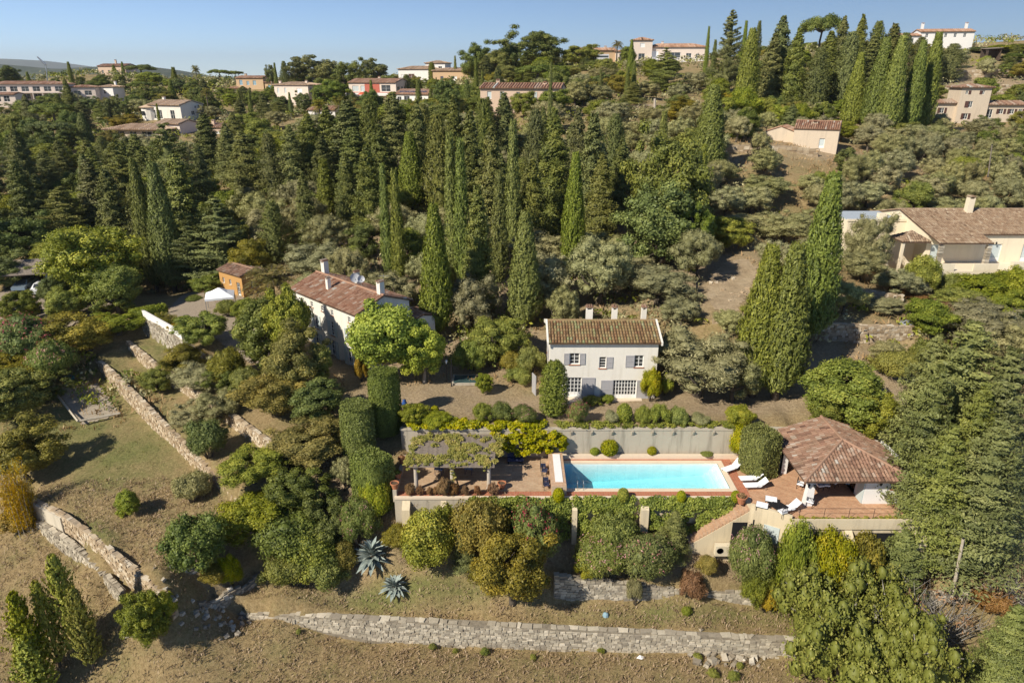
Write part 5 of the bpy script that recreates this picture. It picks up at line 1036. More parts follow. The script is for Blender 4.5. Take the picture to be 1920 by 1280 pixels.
m = MB(); m.bx(-3.5, 3.5, 2.9, 3.0, -.5, 2.4); obj('rear_boards', m, M['wood_dark'], cp2)
def car(label, x, y, rz, paint):
    e = thing('parked_car', label, 'car', (x, y, H(x, y)), rz, 'cars parked in the yard'); m = MB()
    pr = [(-2.1, .35), (-2.05, .75), (-1.2, .9), (-.55, 1.4), (.95, 1.42), (1.75, .95), (2.1, .85), (2.12, .35)]; n = len(pr)
    vs = [(a, s * (.86 if b < 1 else .68), b) for s in (-1, 1) for a, b in pr]; m.add(vs, [tuple(range(n - 1, -1, -1)), tuple(range(n, 2 * n))] + [(i, (i + 1) % n, n + (i + 1) % n, n + i) for i in range(n)]); obj('body', m, M[paint], e, smooth=False)
    m = MB(); m.add([(-1.12, s * .6, .935) for s in (-1, 1)] + [(-.6, s * .6, 1.36) for s in (1, -1)], [(0, 1, 2, 3)]); obj('windscreen', m, M['window_glass'], e); e.children[-1].location = (-.02, 0, .02)
    for s in (-1, 1): m = MB(); m.add([(-1.0, s * .845, .97), (-.5, s * .73, 1.34), (.9, s * .73, 1.36), (1.5, s * .845, .99)], [(0, 1, 2, 3)]); obj('side_window', m, M['window_glass'], e)
    for a in (-1.3, 1.3):
        for s in (-1, 1): m = MB(); m.lathe([(.1, -.1), (.32, -.1), (.32, .1), (.1, .1)], 14); o = obj('wheel', m, M['rubber_black'], e); o.rotation_euler = (R(90), 0, 0); o.location = (a, s * .8, .32)
plain('paint_white', (.75, .76, .78), .25, 0, .02); plain('paint_dark', (.02, .025, .035), .2, .2, .05); plain('paint_bluegrey', (.2, .25, .3), .25, .3, .05)
p = V(82, 552, 91); car('pale car standing under the dark timber carport', p.x, 91, R(100), 'paint_white')
p = V(52, 553, 92); car('blue-grey car under carport beside the pale car', p.x, 92, R(100), 'paint_bluegrey')
p = G(42, 592, 2.5); car('dark car parked on gravel yard behind the red-flowered oleander', p.x, p.y, R(15), 'paint_dark')
# ------------------------------------------------------------------ houses up the hillside
FAR = dict(cw=.62, rl=3.0, seg=3, over=.45)
def at_px(px, py, Y): p = V(px, py, Y); return (p.x, Y, p.z)
LAND = {}
def row(n, x0, dx, z, w, h, **kw): return [(x0 + i * dx, z, w, h, kw) for i in range(n)]
def far_house(key, name, label, px, base, Y, rz, w, d, h, wall, roof, wins, chims=(), wkw=None, **kw):
    a = {**FAR, **kw}; loc = at_px(px, base, Y); g = H(loc[0], loc[1])
    a.setdefault('below', max(1.5, loc[2] - g + 2.0))
    hs = house_with(name, label, loc, R(rz), w, d, h, wall, roof, wins, {'cols': 2, 'rows': 2, 'sill': False, **(wkw or {})}, **a)
    for c in chims: hs.chim(*c, w=.8, d=.7, mat=wall, cap=roof)
    LAND[key] = (loc[0], loc[1]); return hs
def sub_house(parent, loc, rz, w, d, h, wall, roof, wins, wkw=None, **kw):
    hs = house_with('wing', None, loc, rz, w, d, h, wall, roof, wins, {'cols': 2, 'rows': 2, 'sill': False, **(wkw or {})}, **{**FAR, **kw}); hs.e.parent = parent.e; del hs.e['category']; return hs
blu = {'smat': 'shutter_blue', 'shutters': 'lr'}; pal = {'smat': 'shutter_pale', 'shutters': 'lr'}
# pink stone farmhouse
f1 = far_house('the pink farmhouse', 'pink_farmhouse', 'long pinkish stone farmhouse with red roof and two chimneys above the conifers', 975, 207, 163, -13, 18.5, 7, 4.7, 'plaster_pink', 'roof_red',
    {'front': [(1.6, 2.4, 1.0, 1.6, {'gmat': 'shutter_pale', 'cols': 1, 'rows': 1}), (4.6, 2.4, 1.0, 1.6, {'gmat': 'shutter_pale', 'cols': 1, 'rows': 1}), (8.4, 2.8, .8, 1.1), (11.6, 2.3, 1.0, 1.6, {**pal}), (15.4, 2.3, 1.0, 1.6, {**pal}), (7.5, .1, 1.4, 1.9), (11.5, .1, 1.4, 1.9)]}, [(-6.2, 4.6, .6), (5.2, 2.6, .1)], pitch=.26)
# big villa on the crest
f2 = far_house('the crest villa', 'crest_villa', 'pale pink villa with square tower and arched loggia on the skyline', 1268, 114, 280, -4, 23, 10, 4.6, 'plaster_palepink', 'roof_orange',
    {'front': [(1.0, .3, 3.6, 3.1, {'cols': 1, 'rows': 1, 'gmat': 'plastic_white'}), (8.5, .3, 4.4, 2.6), (15, .6, 2.0, 2.0), (18.6, .6, 1.4, 1.8)]}, [(-5, 5, .6)], kind='hip', pitch=.25)
t_ = sub_house(f2, (-13.2, -1.5, 0), 0, 7.4, 7.4, 7.0, 'plaster_palepink', 'roof_orange', {'front': [(2.9, 4.6, 1.7, 1.5, {'gmat': 'plastic_white'}), (2.4, .3, 2.4, 2.2)]}, kind='hip', pitch=.28)
sub_house(f2, (-20, 0, 0), 0, 6, 6, 3.2, 'plaster_palepink', 'roof_orange', {'front': [(1.5, .2, 3, 2.2)]}, kind='hip', pitch=.2)
m = MB()
for i in range(30): m.bx(-11 + i * .75, -10.7 + i * .75, -4.1, -3.9, .1, .85)
m.bx(-11.3, 12, -4.2, -3.8, .85, 1.0); m.bx(-11.3, 12, -4.3, -.4, -3, .1); obj('balustrade', m, M['plaster_bright'], f2.e)
far_house('the yellow house', 'yellow_house', 'yellowish house with long tiled roof behind the skyline palm', 1118, 116, 282, 3, 15, 8, 4.0, 'plaster_apricot', 'roof_orange', {'front': [(10, .4, 1.5, 2.0), (3, .4, 1.4, 2)]}, [(4, 4, .5)], pitch=.22)
far_house('the hilltop house', 'hilltop_house', 'white house with pink roof and two tall white chimneys on the hilltop', 1772, 86, 255, -9, 17, 8, 4.4, 'plaster_bright', 'roof_orange', {'front': [(1.6, 2.6, .9, 1.2), (4.6, 2.6, .9, 1.2), (7.6, 2.6, .9, 1.2), (10.6, 2.6, .9, 1.2), (13.6, 2.6, .9, 1.2)]}, [(-7, 4, 1.8), (7, 4, 1.8)], pitch=.22)
w_ = sub_house(bpy.data.objects and type('q', (), {'e': bpy.data.objects['hilltop_house']}), (-11.4, 0, 0), 0, 6, 7, 3.2, 'plaster_bright', 'roof_orange', {'front': [(2, .4, 2, 2)]}, pitch=.2)
# stone farmhouse with tower
f5 = far_house('the stone farmhouse', 'stone_farmhouse', 'rough stone farmhouse with square tower and brown shutters', 1818, 228, 168, -6, 6.6, 6, 7.4, 'plaster_stonewash', 'roof_old', {'front': [(1.0, 6.0, .6, .8, {'shutters': 'r', 'smat': 'shutter_brown'}), (4.6, 6.0, .6, .8, {'shutters': 'l', 'smat': 'shutter_brown'}), (2.2, 3.1, .9, 1.4, {'shutters': 'l', 'smat': 'shutter_brown'}), (1.6, .5, 1.0, 1.3, {'shutters': 'lr', 'smat': 'shutter_brown'})]}, (), pitch=.2, kind='hip')
sub_house(f5, (7.6, .6, .4), 0, 8.6, 5.5, 3.3, 'plaster_stonewash', 'roof_old', {'front': [(.5, 0, 1.1, 2.3, {'kind': 'door', 'shutters': 'l', 'smat': 'shutter_brown'}), (2.9, 1.3, 1.0, 1.1, {'shutters': 'lr', 'smat': 'shutter_brown'}), (5.3, 1.3, 1.0, 1.1, {'shutters': 'lr', 'smat': 'shutter_brown'}), (7.2, 1.3, .8, 1.1, {'shutters': 'r', 'smat': 'shutter_brown'})]}, pitch=.25)
sub_house(f5, (-5.6, 1.0, .2), 0, 4.6, 5, 3.8, 'plaster_stonewash', 'roof_old', {'front': [(1.2, 1.6, 1.0, 1.2, {'shutters': 'lr', 'smat': 'shutter_brown'})]}, pitch=.25)
# stone shed
f6 = far_house('the stone shed', 'stone_shed', 'weathered pale stone shed with low red roof among the olive terraces', 1526, 278, 126, -26, 7.4, 7.0, 3.2, 'plaster_stonewash', 'roof_red', {'front': [(4.4, .1, .9, 1.6, {'kind': 'door', 'cols': 1, 'rows': 1, 'gmat': 'shutter_pale'})]}, [(-.5, 2.4, -.2)], pitch=.34, over=.15, cw=.35, rl=.8)
sub_house(f6, (-3.4, 4.4, .3), R(90 - 4), 5.4, 5.0, 2.2, 'plaster_stonewash', 'roof_red', {}, pitch=.35, over=.15, cw=.35, rl=.8)
# villas along the crest
f7 = far_house('the apricot villa', 'apricot_villa', 'apricot villa with hipped brown roof on the crest', 845, 156, 298, -12, 15, 9, 4.6, 'plaster_apricot', 'roof_tan', {'front': [(3.2, .3, 1.3, 2.3, {'gmat': 'fabric_navy'}), (8.6, .3, 1.6, 2.3, {'gmat': 'plastic_white'})], 'right': [(3, 1, 1.2, 1.2)]}, kind='hip', pitch=.22)
sub_house(f7, (8.5, -3, -2.4), 0, 10, 5, 2.2, 'plaster_apricot', 'roof_tan', {}, kind='hip', pitch=.2)
f8 = far_house('the loggia villa', 'loggia_villa', 'white villa with dark loggia arch and stepped roofs on the crest', 782, 151, 312, -16, 17, 9, 4.4, 'plaster_bright', 'roof_tan', {'front': [(1.2, .4, 1.6, 1.9, {'gmat': 'plastic_white'}), (4.6, .4, 2.8, 2.2, {'gmat': 'shutter_brown'})]}, kind='hip', pitch=.24)
sub_house(f8, (6.5, 5, 3.2), 0, 9, 7, 3.6, 'plaster_bright', 'roof_tan', {'front': [(1.5, .8, 2.6, 1.8, {'gmat': 'shutter_brown'}), (6, .8, 1.6, 1.6)]}, kind='hip', pitch=.24)
f9 = far_house('the red-walled villa', 'red_walled_villa', 'two-storey villa with red upper wall and long white balcony', 700, 196, 262, -18, 19, 11, 7.4, 'plaster_palepink', 'roof_orange', {'front': [(1.4, 4.4, 2.6, 1.9, {'gmat': 'shutter_pale'}), (4.8, 4.4, 2.6, 1.9, {'gmat': 'shutter_pale'}), (9.0, 4.0, 1.4, 2.4), (13.2, 4.4, 3.6, 2.2), (3, .3, 2.4, 2.2), (8, .3, 2.4, 2.2)], 'right': [(1, 4.2, 2, 1.9), (4, 4.2, 1.6, 1.9), (6.4, 4.2, 1.6, 1.9)]}, [(0, 6, .5)], pitch=.22)
plain('wall_red', (.46, .13, .09), .85); m = MB(); m.bx(-9.5, 8.4, -.03, -.005, 3.3, 4.2); m.bx(-3, 3.0, -.04, -.006, 4.25, 7.0); obj('red_panel', m, M['wall_red'], f9.e)
m = MB(); m.bx(-10.2, 9.6, -1.6, -.045, 3.0, 3.28); m.bx(-10.2, 9.6, -1.65, -1.55, 3.28, 4.0); obj('balcony', m, M['plaster_bright'], f9.e)
pp = thing('parasol', 'small red parasol below the red-walled villa', 'parasol', at_px(681, 190, 255)); m = MB(); m.lathe([(1.9, 2.2), (1.0, 2.75), (.05, 3.0)], 12); obj('canopy', m, plain('canvas_red', (.6, .12, .06), .8), pp); m = MB(); m.tube([(0, 0, -1), (0, 0, 2.9)], .05, 6); obj('pole', m, M['metal_pale'], pp)
f10 = far_house('the solar house', 'solar_house', 'white bungalow with blue solar panels on its roof', 772, 197, 242, -24, 13, 9, 3.4, 'plaster_bright', 'roof_orange', {'front': [(1.0, .2, 1.6, 2.4), (3.6, .2, 2.2, 2.6), (9, .9, 1.2, 1.2)], 'right': [(5, .8, 1.1, 1.1)]}, pitch=.3)
solm = plain('solar_panel', (.03, .05, .10), .12, .3, .1)
for i in range(5): m = MB(); m.slab([(-5.6 + i * 2.2, .9, 3.98), (-3.6 + i * 2.2, .9, 3.98), (-3.6 + i * 2.2, 3.3, 4.7), (-5.6 + i * 2.2, 3.3, 4.7)], .06); obj('solar_panel', m, solm, f10.roof)
f11 = far_house('the cream villa', 'cream_villa', 'pale cream villa with hipped roofs half hidden by a dark tree', 548, 188, 270, -20, 15, 9, 5.2, 'plaster_palepink', 'roof_tan', {'front': [(1.2, 2.4, 1.0, 1.9, {'gmat': 'shutter_pale'}), (4.4, 2.4, 1.0, 1.9, {'gmat': 'shutter_pale'}), (10, 2.4, 2.2, 1.8, {'gmat': 'plastic_white'})], 'right': [(1.4, 2.2, 1.2, 2.2), (4, 2.2, 1.2, 2.2), (6.6, 2.2, 1.2, 2.2)]}, [(-6, 2, .3), (5, 3, .4)], kind='hip', pitch=.2)
m = MB(); m.bx(-14, -7.6, -6, -2, -4, -1.2); m.bx(-14, -12, -6.2, -4, -1.3, .6); m.bx(-7.5, 8, -4, -.1, -3, -.2); obj('terrace_walls', m, M['plaster_palepink'], f11.e)
f12 = far_house('the blue-shuttered house', 'blue_shuttered_house', 'orange house with bright blue shutters on the skyline', 471, 177, 305, -8, 12, 8, 6.4, 'plaster_apricot', 'roof_orange', {'front': [(1.4, 3.6, 1.4, 2.0, {'gmat': 'shutter_blue'}), (4.6, 3.6, 1.2, 1.6, {'gmat': 'shutter_blue'}), (7.4, 3.6, 1.4, 1.8, {'gmat': 'shutter_blue'}), (2, .4, 1.8, 2.0), (5, .4, 1.4, 2)]}, [(-3.4, 4, .6)], pitch=.18)
sub_house(f12, (8.8, .4, 0), 0, 5, 6, 4.6, 'plaster_apricot', 'roof_orange', {'front': [(1.4, 2.0, 2, 1.6, {'gmat': 'shutter_blue'})]}, kind='hip', pitch=.2)
sub_house(f12, (-5, -4.6, -.2), 0, 5, 4, 2.5, 'plaster_apricot', 'roof_orange', {'front': [(.6, .1, 1.2, 2, {'gmat': 'shutter_blue'}), (2.6, .1, 1.6, 2)]}, kind='hip', pitch=.22)
f13 = far_house('the rotunda villa', 'rotunda_villa', 'white villa with round corner room and pale tiled roof', 312, 224, 222, -22, 13, 9, 4.2, 'plaster_white', 'roof_tan', {'front': [(1.0, .1, 1.5, 2.6), (3.6, .1, 1.5, 2.6), (8.6, .1, 1.7, 2.6)], 'right': [(4, 1.2, 1.4, 1.2), (5.6, 3.1, .8, .8)]}, [(-5.0, 5, .8)], pitch=.26)
m = MB(); m.lathe([(3.0, -3), (3.0, 3.4), (0.02, 3.41)], 14); o = obj('round_room', m, M['plaster_white'], f13.e); o.location = (-7.4, 1.8, 0)
tl = MB(); tl.lathe([(3.6, 3.4), (3.6, 3.5), (.1, 4.6)], 14, t=.6); o = obj('round_roof', tl, M['roof_tan'], f13.e); o.location = (-7.4, 1.8, 0)
for a in (200, 235, 262): m = MB(); m.box((-7.4 + 3.0 * math.cos(R(a)), 1.8 + 3.0 * math.sin(R(a)), 1.7), (1.0, .08, 1.3), R(a - 90)); obj('round_window', m, M['window_glass'], f13.e)
f14 = far_house('the low house', 'low_house', 'low sprawling house with wide brown roof below the rotunda villa', 258, 262, 196, -6, 17, 9, 2.6, 'plaster_stonewash', 'roof_tan', {'front': [(2, .2, 3, 2), (6.5, .2, 2, 2), (10, .2, 3, 2)]}, pitch=.22, kind='hip', over=1.0)
sub_house(f14, (6.4, 5.0, 1.0), R(-14), 8.5, 7, 2.9, 'plaster_palepink', 'roof_tan', {'front': [(1.2, 1.4, .9, .8)]}, [], pitch=.26)
f15 = far_house('the apartment block', 'apartment_block', 'long pale apartment block with stepped balconies and arched ground floor', 52, 187, 285, 14, 28, 12, 5.6, 'plaster_palepink', 'roof_orange', {'front': row(7, 1.0, 3.9, 3.0, 2.6, 1.9) + row(7, .8, 3.9, .2, 2.8, 2.0)}, pitch=.16, kind='hip')
m = MB(); m.bx(-14, 14, -2.6, -.05, 2.4, 2.7); 
for i in range(9): m.bx(-14 + i * 3.4, -13.7 + i * 3.4, -2.6, -2.3, -3, 2.39)
obj('balcony', m, M['plaster_palepink'], f15.e)
sub_house(f15, (19, 4, .8), 0, 9, 7, 3.6, 'plaster_palepink', 'roof_orange', {'front': [(1, .6, 2.6, 1.8), (5, .6, 2.6, 1.8)]}, kind='hip', pitch=.18)
f15b = far_house('the garage', 'garden_annex', 'low annex with tiled roof below the apartment block', 6, 192, 262, 6, 9, 6, 2.6, 'plaster_palepink', 'roof_orange', {'front': [(2, .2, 2, 2), (5, .2, 2, 2)]}, pitch=.2)
far_house('the turret house', 'turret_house', 'pinkish house with red roof between two cypresses on the far skyline', 212, 143, 395, -12, 17, 9, 5.0, 'plaster_pink', 'roof_red', {'front': [(2, 1.4, 1.2, 1.6), (6, 1.4, 1.2, 1.6), (11, 1.4, 1.2, 1.6)]}, [(0, 4, 1.8)], pitch=.25)
far_house('the small white house', 'small_white_house', 'small white house with chimney block among the pale olive trees', 201, 180, 300, -16, 7, 6, 3.4, 'plaster_bright', 'roof_tan', {'front': [(2, .8, 1.2, 1.4)]}, [(1.5, 4, 1.2)], pitch=.24, kind='hip')
far_house('the pink cottage', 'pink_cottage', 'small pink cottage with white blind among the hillside trees', 412, 263, 200, -14, 6, 6, 3.5, 'plaster_pink', 'roof_red', {'front': [(1.6, .6, 1.9, 1.8, {'gmat': 'plastic_white', 'cols': 1, 'rows': 1})]}, [(-2.2, 1.4, .8)], pitch=.25)
far_house('the palm bungalow', 'palm_bungalow', 'low bungalow with pinkish roof beside the short palm', 604, 220, 225, -12, 9, 6, 2.2, 'plaster_bright', 'roof_orange', {'front': [(2, .4, 1.6, 1.4)]}, pitch=.3)
p = at_px(459, 345, 138); m = MB(); m.box((0, 0, 1.2), (2.5, .5, 2.6)); o = obj('ruined_wall', m, M['plaster_stonewash'], label='pale square ruined wall standing among grey bushes', cat='wall'); o.location = p
sh = thing('open_shed', 'open timber shed with dark interior on the grassy hilltop', 'shed', at_px(1857, 104, 236)); m = MB(); m.slab([(-2.6, -1.6, 1.9), (2.6, -1.6, 2.2), (2.6, 1.6, 2.4), (-2.6, 1.6, 2.1)], .15); obj('roof', m, M['wood_grey'], sh); m = MB(); m.bx(-2.4, -1.6, -1.3, -1.2, -1.5, 1.9); m.bx(-2.4, 2.4, 1.3, 1.4, -1.5, 2.0); m.bx(2.3, 2.4, -1.3, 1.3, -1.5, 2.0); obj('wall', m, M['wood_dark'], sh)
vn = thing('parked_van', 'white camper van parked below the yellow house', 'van', at_px(1127, 116, 268), R(8)); m = MB(); m.add([(a, s, b) for s in (-1, 1) for a, b in ((-2.6, .4), (-2.6, 1.2), (-1.8, 2.5), (2.6, 2.5), (2.7, .4))], [(4, 3, 2, 1, 0), (5, 6, 7, 8, 9)] + [(i, (i + 1) % 5, 5 + (i + 1) % 5, 5 + i) for i in range(5)]); obj('body', m, M['paint_white'], vn)
for a in (-1.6, 1.6): m = MB(); m.lathe([(.1, -1.05), (.4, -1.05), (.4, 1.05), (.1, 1.05)], 12); o = obj('wheel', m, M['rubber_black'], vn); o.rotation_euler = (R(90), 0, 0); o.location = (a, 0, .4)
m = MB(); m.bx(-2.3, 2.4, -1.01, -1.002, 1.4, 2.0); obj('window', m, M['window_glass'], vn)
# poles on the skyline
p = at_px(88, 155, 330); ms = thing('floodlight_mast', 'tall thin mast with slanting boom on the skyline', 'mast', p); q = V(86, 122, 330); r_ = V(70, 107, 330)
m = MB(); m.tube([(0, 0, -3), (q.x - p[0], 0, q.z - p[2])], [.28, .2], 8); obj('pole', m, M['metal_pale'], ms); m = MB(); a = Vector((q.x - p[0], 0, q.z - p[2])); b = Vector((r_.x - p[0], 0, r_.z - p[2])); m.tube([a, b], [.45, .3], 6); obj('boom', m, M['metal_pale'], ms)
def pole(label, px, top, base, Y, px2=None, r=.11, mat='wood_grey', wires=False):
    a = V(px, base, Y); b = V(px2 or px, top, Y); e = thing('utility_pole', label, 'pole', tuple(a)); m = MB(); m.tube([(0, 0, -.6), tuple(b - a)], [r, r * .75], 8); obj('pole', m, M[mat], e); m = MB(); m.bx(-.05, .05, -.05, .05, 0, .12); o = obj('pole_cap', m, M['metal_dark'], e); o.location = b - a; return e
pole('weathered leaning wooden pole among the shrubs below the grey cypresses', 1786, 1010, 1118, 40.6, 1806, .13, 'wood_pale')
pole('slim grey pole standing on the olive slope behind the hillside house', 1854, 272, 325, 112, 1860, .1)
pole('thin blue-grey post beside the garden path', 846, 676, 715, 60.5, None, .06, 'metal_dark')
pole('short dark post on the bare earth slope', 1307, 530, 562, 73, None, .14, 'metal_dark')
pole('pale upright stone post on the upper terrace', 1228, 185, 205, 165, None, .35, 'stone_col')
# ------------------------------------------------------------------ dry stone walls
def pts_of(i): return STEPS[i][0]
def crest(pl, off=.45):
    tp, ht = [], []
    for k, (x, y) in enumerate(pl):
        a, b = pl[max(0, k - 1)], pl[min(len(pl) - 1, k + 1)]; d = Vector((b[0] - a[0], b[1] - a[1], 0)).normalized(); n = Vector((-d.y, d.x, 0))
        xx = min(max(x, 0), 0) + x
        up = H(x + n.x * off + d.x * (.9 if k == 0 else -.9 if k == len(pl) - 1 else 0), y + n.y * off + d.y * (.9 if k == 0 else -.9 if k == len(pl) - 1 else 0)); dn = H(x - n.x * off + d.x * (.9 if k == 0 else -.9 if k == len(pl) - 1 else 0), y - n.y * off + d.y * (.9 if k == 0 else -.9 if k == len(pl) - 1 else 0)); tp.append(up + .12); ht.append(up + .12 - dn)
    return tp, ht
def crest_z(x, y):                       # the front wall's crest falls evenly from its broken end
    z = -7.0
    for k in range(12): p = PR(x, y, z); z += (p[1] - (1147 + max(0, p[0] - 480) * .0505)) * mpp(y, z) * 1.1
    return z
def terrace_wall(i, name, label, **kw):
    pl = pts_of(i); fine = []
    for a, b in zip(pl, pl[1:]):
        n = max(1, int(math.hypot(b[0] - a[0], b[1] - a[1]) / 3)); fine += [(a[0] + (b[0] - a[0]) * k / n, a[1] + (b[1] - a[1]) * k / n) for k in range(n)]
    fine.append(pl[-1]); tp, ht = crest(fine)
    sd = np.cumsum([0] + [math.hypot(b[0] - a[0], b[1] - a[1]) for a, b in zip(fine, fine[1:])]); dg = min(2, len(fine) - 1)
    bt = np.polyval(np.polyfit(sd, np.array(tp) - np.array(ht), dg), sd); tp = (np.polyval(np.polyfit(sd, tp, dg), sd)).tolist() if i else [crest_z(*q) for q in fine]; ht = (np.array(tp) - bt + (.15 if i else .3)).tolist()
    return stone_wall(name, label, fine, tp, [max(.35, q) for q in ht], **kw)
terrace_wall(0, 'stone_terrace_wall', 'long pale stone terrace wall with collapsed section along the low field', mat='stone_grey', single=300, sl=(.2, .5), sh=(.14, .27), th=.6, holes=((1.5, 4.2),))
terrace_wall(1, 'stone_garden_wall', 'low grey stone wall under the oleanders below the pool', mat='stone_grey', sl=(.25, .5), sh=(.18, .3))
terrace_wall(2, 'stone_lawn_wall', 'long cream stone wall running along the lower lawn', mat='stone_warm', mort='mortar_warm', sl=(.22, .45), sh=(.16, .28))
terrace_wall(3, 'stone_field_wall', 'pale stone wall with rough crest above the dry corner field', mat='stone_warm', mort='mortar_warm', sl=(.22, .48), sh=(.16, .3), th=.45)
terrace_wall(4, 'low_stone_wall', 'low crumbling stone wall in dry grass below the pale wall', mat='stone_grey', sl=(.2, .4), sh=(.15, .26))
terrace_wall(5, 'stone_upper_lawn_wall', 'short cream stone wall along the small upper lawn', mat='stone_warm', mort='mortar_warm', sl=(.22, .45), sh=(.16, .28))
terrace_wall(6, 'stone_drive_wall', 'rough grey stone wall under the white drive parapet', mat='stone_pale', sl=(.22, .45), sh=(.16, .28))
terrace_wall(9, 'stone_slope_wall', 'sunlit warm stone wall with a black tyre leaning on it', mat='stone_warm', mort='mortar_warm', sl=(.25, .5), sh=(.17, .3))
terrace_wall(10, 'stone_bank_wall', 'short warm stone wall below the hillside house terrace', mat='stone_warm', mort='mortar_warm', sl=(.25, .5), sh=(.17, .3))
for i, lb in ((11, 'warm stone terrace wall below the stone shed'), (12, 'long pink stone terrace wall beside the pink farmhouse'), (13, 'pale stone terrace wall above the stone farmhouse'), (14, 'upper stone terrace wall near the hilltop')):
    terrace_wall(i, 'stone_terrace_wall', lb, mat='stone_warm', mort='mortar_warm', sl=(.6, 1.3), sh=(.35, .6), th=.7)
p0, p1 = Vector((-45.2, 79.0, 0)), Vector((-36.6, 71.0, 0)); d = (p1 - p0).normalized(); z = H(-41, 76.5) if 0 else H(-40.4, 75.4)
m = MB(); L = (p1 - p0).length; m.box(((p0.x + p1.x) / 2, (p0.y + p1.y) / 2, 4.0), (L, .28, 1.3), math.atan2(d.y, d.x)); pw = obj('drive_parapet', m, M['plaster_bright'], label='white plastered parapet along the edge of the drive', cat='wall')
for lb, A, B, hh in (('low stone edging on the field side of the sunken path', (328, 1112), (442, 1046), .5), ('low stone edging on the slope side of the sunken path', (372, 1132), (478, 1052), .6)):
    a, b = G(*A, -5.6), G(*B, -4.6); fine = [(a.x + (b.x - a.x) * k / 4, a.y + (b.y - a.y) * k / 4) for k in range(5)]; stone_wall('stone_edging', lb, fine, [H(*q) + .3 for q in fine], [hh] * 5, mat='stone_pale', sl=(.22, .45), sh=(.16, .26), th=.35)
# the pale rendered stretch at the end of the field wall
pl = pts_of(3); tp, ht = crest(pl); a, b = Vector((*pl[0], 0)), Vector((*pl[1], 0)); d = (b - a).normalized(); n = Vector((d.y, -d.x, 0)); m = MB()
m.add([a + n * .42 + Vector((0, 0, tp[0] - 1.9)), b + n * .42 + Vector((0, 0, tp[1] - 1.9)), b + n * .40 + Vector((0, 0, tp[1] + .12)), a + n * .40 + Vector((0, 0, tp[0] + .12)), a - n * .3 + Vector((0, 0, tp[0] + .12)), b - n * .3 + Vector((0, 0, tp[1] + .12)), a - n * .3 + Vector((0, 0, tp[0] - 1.9)), b - n * .3 + Vector((0, 0, tp[1] - 1.9))], [(0, 1, 2, 3), (3, 2, 5, 4), (0, 3, 4, 6), (1, 7, 5, 2)])
plaster('render_old', (.56, .50, .40), (.2, .18, .14), .4, .75); obj('rendered_wall', m, M['render_old'], label='old rendered wall with dark streaks at the lower lawn corner', cat='wall')
# fallen blocks in front of the broken stretches
def rubble(group, lab, cx, cy, rx, ry, n, s0, s1, mat):
    base = [MB().stone((0, 0, 0), (1, 1, 1), 0, .2, rnd.random()).mesh('fallen_stone') for i in range(8)]
    for b in base: b.materials.append(M[mat])
    for i in range(n):
        x, y = cx + rnd.gauss(0, rx), cy + rnd.gauss(0, ry); s = rnd.uniform(s0, s1)
        o = bpy.data.objects.new('fallen_stone', base[rnd.randrange(8)]); S.collection.objects.link(o); o.location = (x, y, H(x, y) + s * .22); o.scale = (s, s * rnd.uniform(.7, 1), s * rnd.uniform(.55, .9)); o.rotation_euler = (rnd.uniform(-.4, .4), rnd.uniform(-.4, .4), rnd.uniform(0, 6))
        setp(o, lab, 'stone', group)
rubble('stones fallen from the long terrace wall', 'pale block fallen at the collapsed section of the long terrace wall', 15.3, 38.0, 1.5, .45, 34, .25, .6, 'stone_pale')
rubble('stones scattered by the broken wall corner', 'stone scattered on dry grass by the broken end of the long terrace wall', -22.0, 40.3, 1.9, .9, 48, .15, .42, 'stone_pale')
# stone slab path and gravel
for nm, lb, poly, mt, dz in (('gravel_drive', 'grey gravel drive curving past the white party tent', [(-46, 92), (-40, 92), (-33, 83), (-28.5, 74), (-25, 68.5), (-21.5, 65), (-24, 64), (-28, 66), (-33, 71), (-37.5, 74.5), (-43.5, 80.5)], 'gravel', .09), ('parking_yard', 'gravel parking yard beside the carport', [(-72, 91), (-60, 92), (-53, 88), (-52, 81), (-55, 77.5), (-62, 78), (-70, 82)], 'gravel', .1), ('bowling_court', 'worn sandy rectangle on the lower lawn', None, 'sand_court', .06), ('bare_bank', 'pale bare earth bank behind the white house', 'bank', 'pale_earth', .05)):
    if 'gravel' not in M: plain('gravel', (.30, .245, .185), .95, 0, .3, 7); plain('sand_court', (.33, .28, .215), .95, 0, .3, 5)
    if 'pale_earth' not in M: plain('pale_earth', (.45, .345, .225), .95, 0, .45, .55)
    if poly == 'bank': poly = [tuple(V(a, b, foot(a, b)))[:2] for a, b in ((1318, 560), (1325, 520), (1355, 492), (1400, 484), (1425, 505), (1410, 550), (1385, 588), (1345, 592))]
    if poly is None: poly = [tuple(G(*q, -1.2))[:2] for q in ((103, 735), (190, 722), (232, 775), (147, 790))]
    # follow the slope
    xs = [p[0] for p in poly]; ys = [p[1] for p in poly]; gx, gy = np.meshgrid(np.arange(min(xs), max(xs), .4), np.arange(min(ys), max(ys), .4)); ins = in_poly(gx, gy, poly); gz = Hn(gx, gy) + dz
    mm = MB(); idx = {}
    for j in range(gx.shape[0] - 1):
        for i in range(gx.shape[1] - 1):
            if ins[j, i] and ins[j + 1, i] and ins[j, i + 1] and ins[j + 1, i + 1]:
                q = []
                for a, b in ((j, i), (j, i + 1), (j + 1, i + 1), (j + 1, i)):
                    if (a, b) not in idx: idx[(a, b)] = len(mm.v); mm.v.append((gx[a, b], gy[a, b], gz[a, b])); mm.t.append(.5)
                    q.append(idx[(a, b)])
                mm.f.append(tuple(q))
    obj(nm, mm, M[mt], smooth=True, kind='structure', label=lb)
m = MB(); q = [G(*c, -1.15) for c in ((147, 791), (103, 736))]
for a, b in ((0, 1),): m.tube([q[a] + Vector((0, 0, .1)), q[b] + Vector((0, 0, .1))], .12, 4)
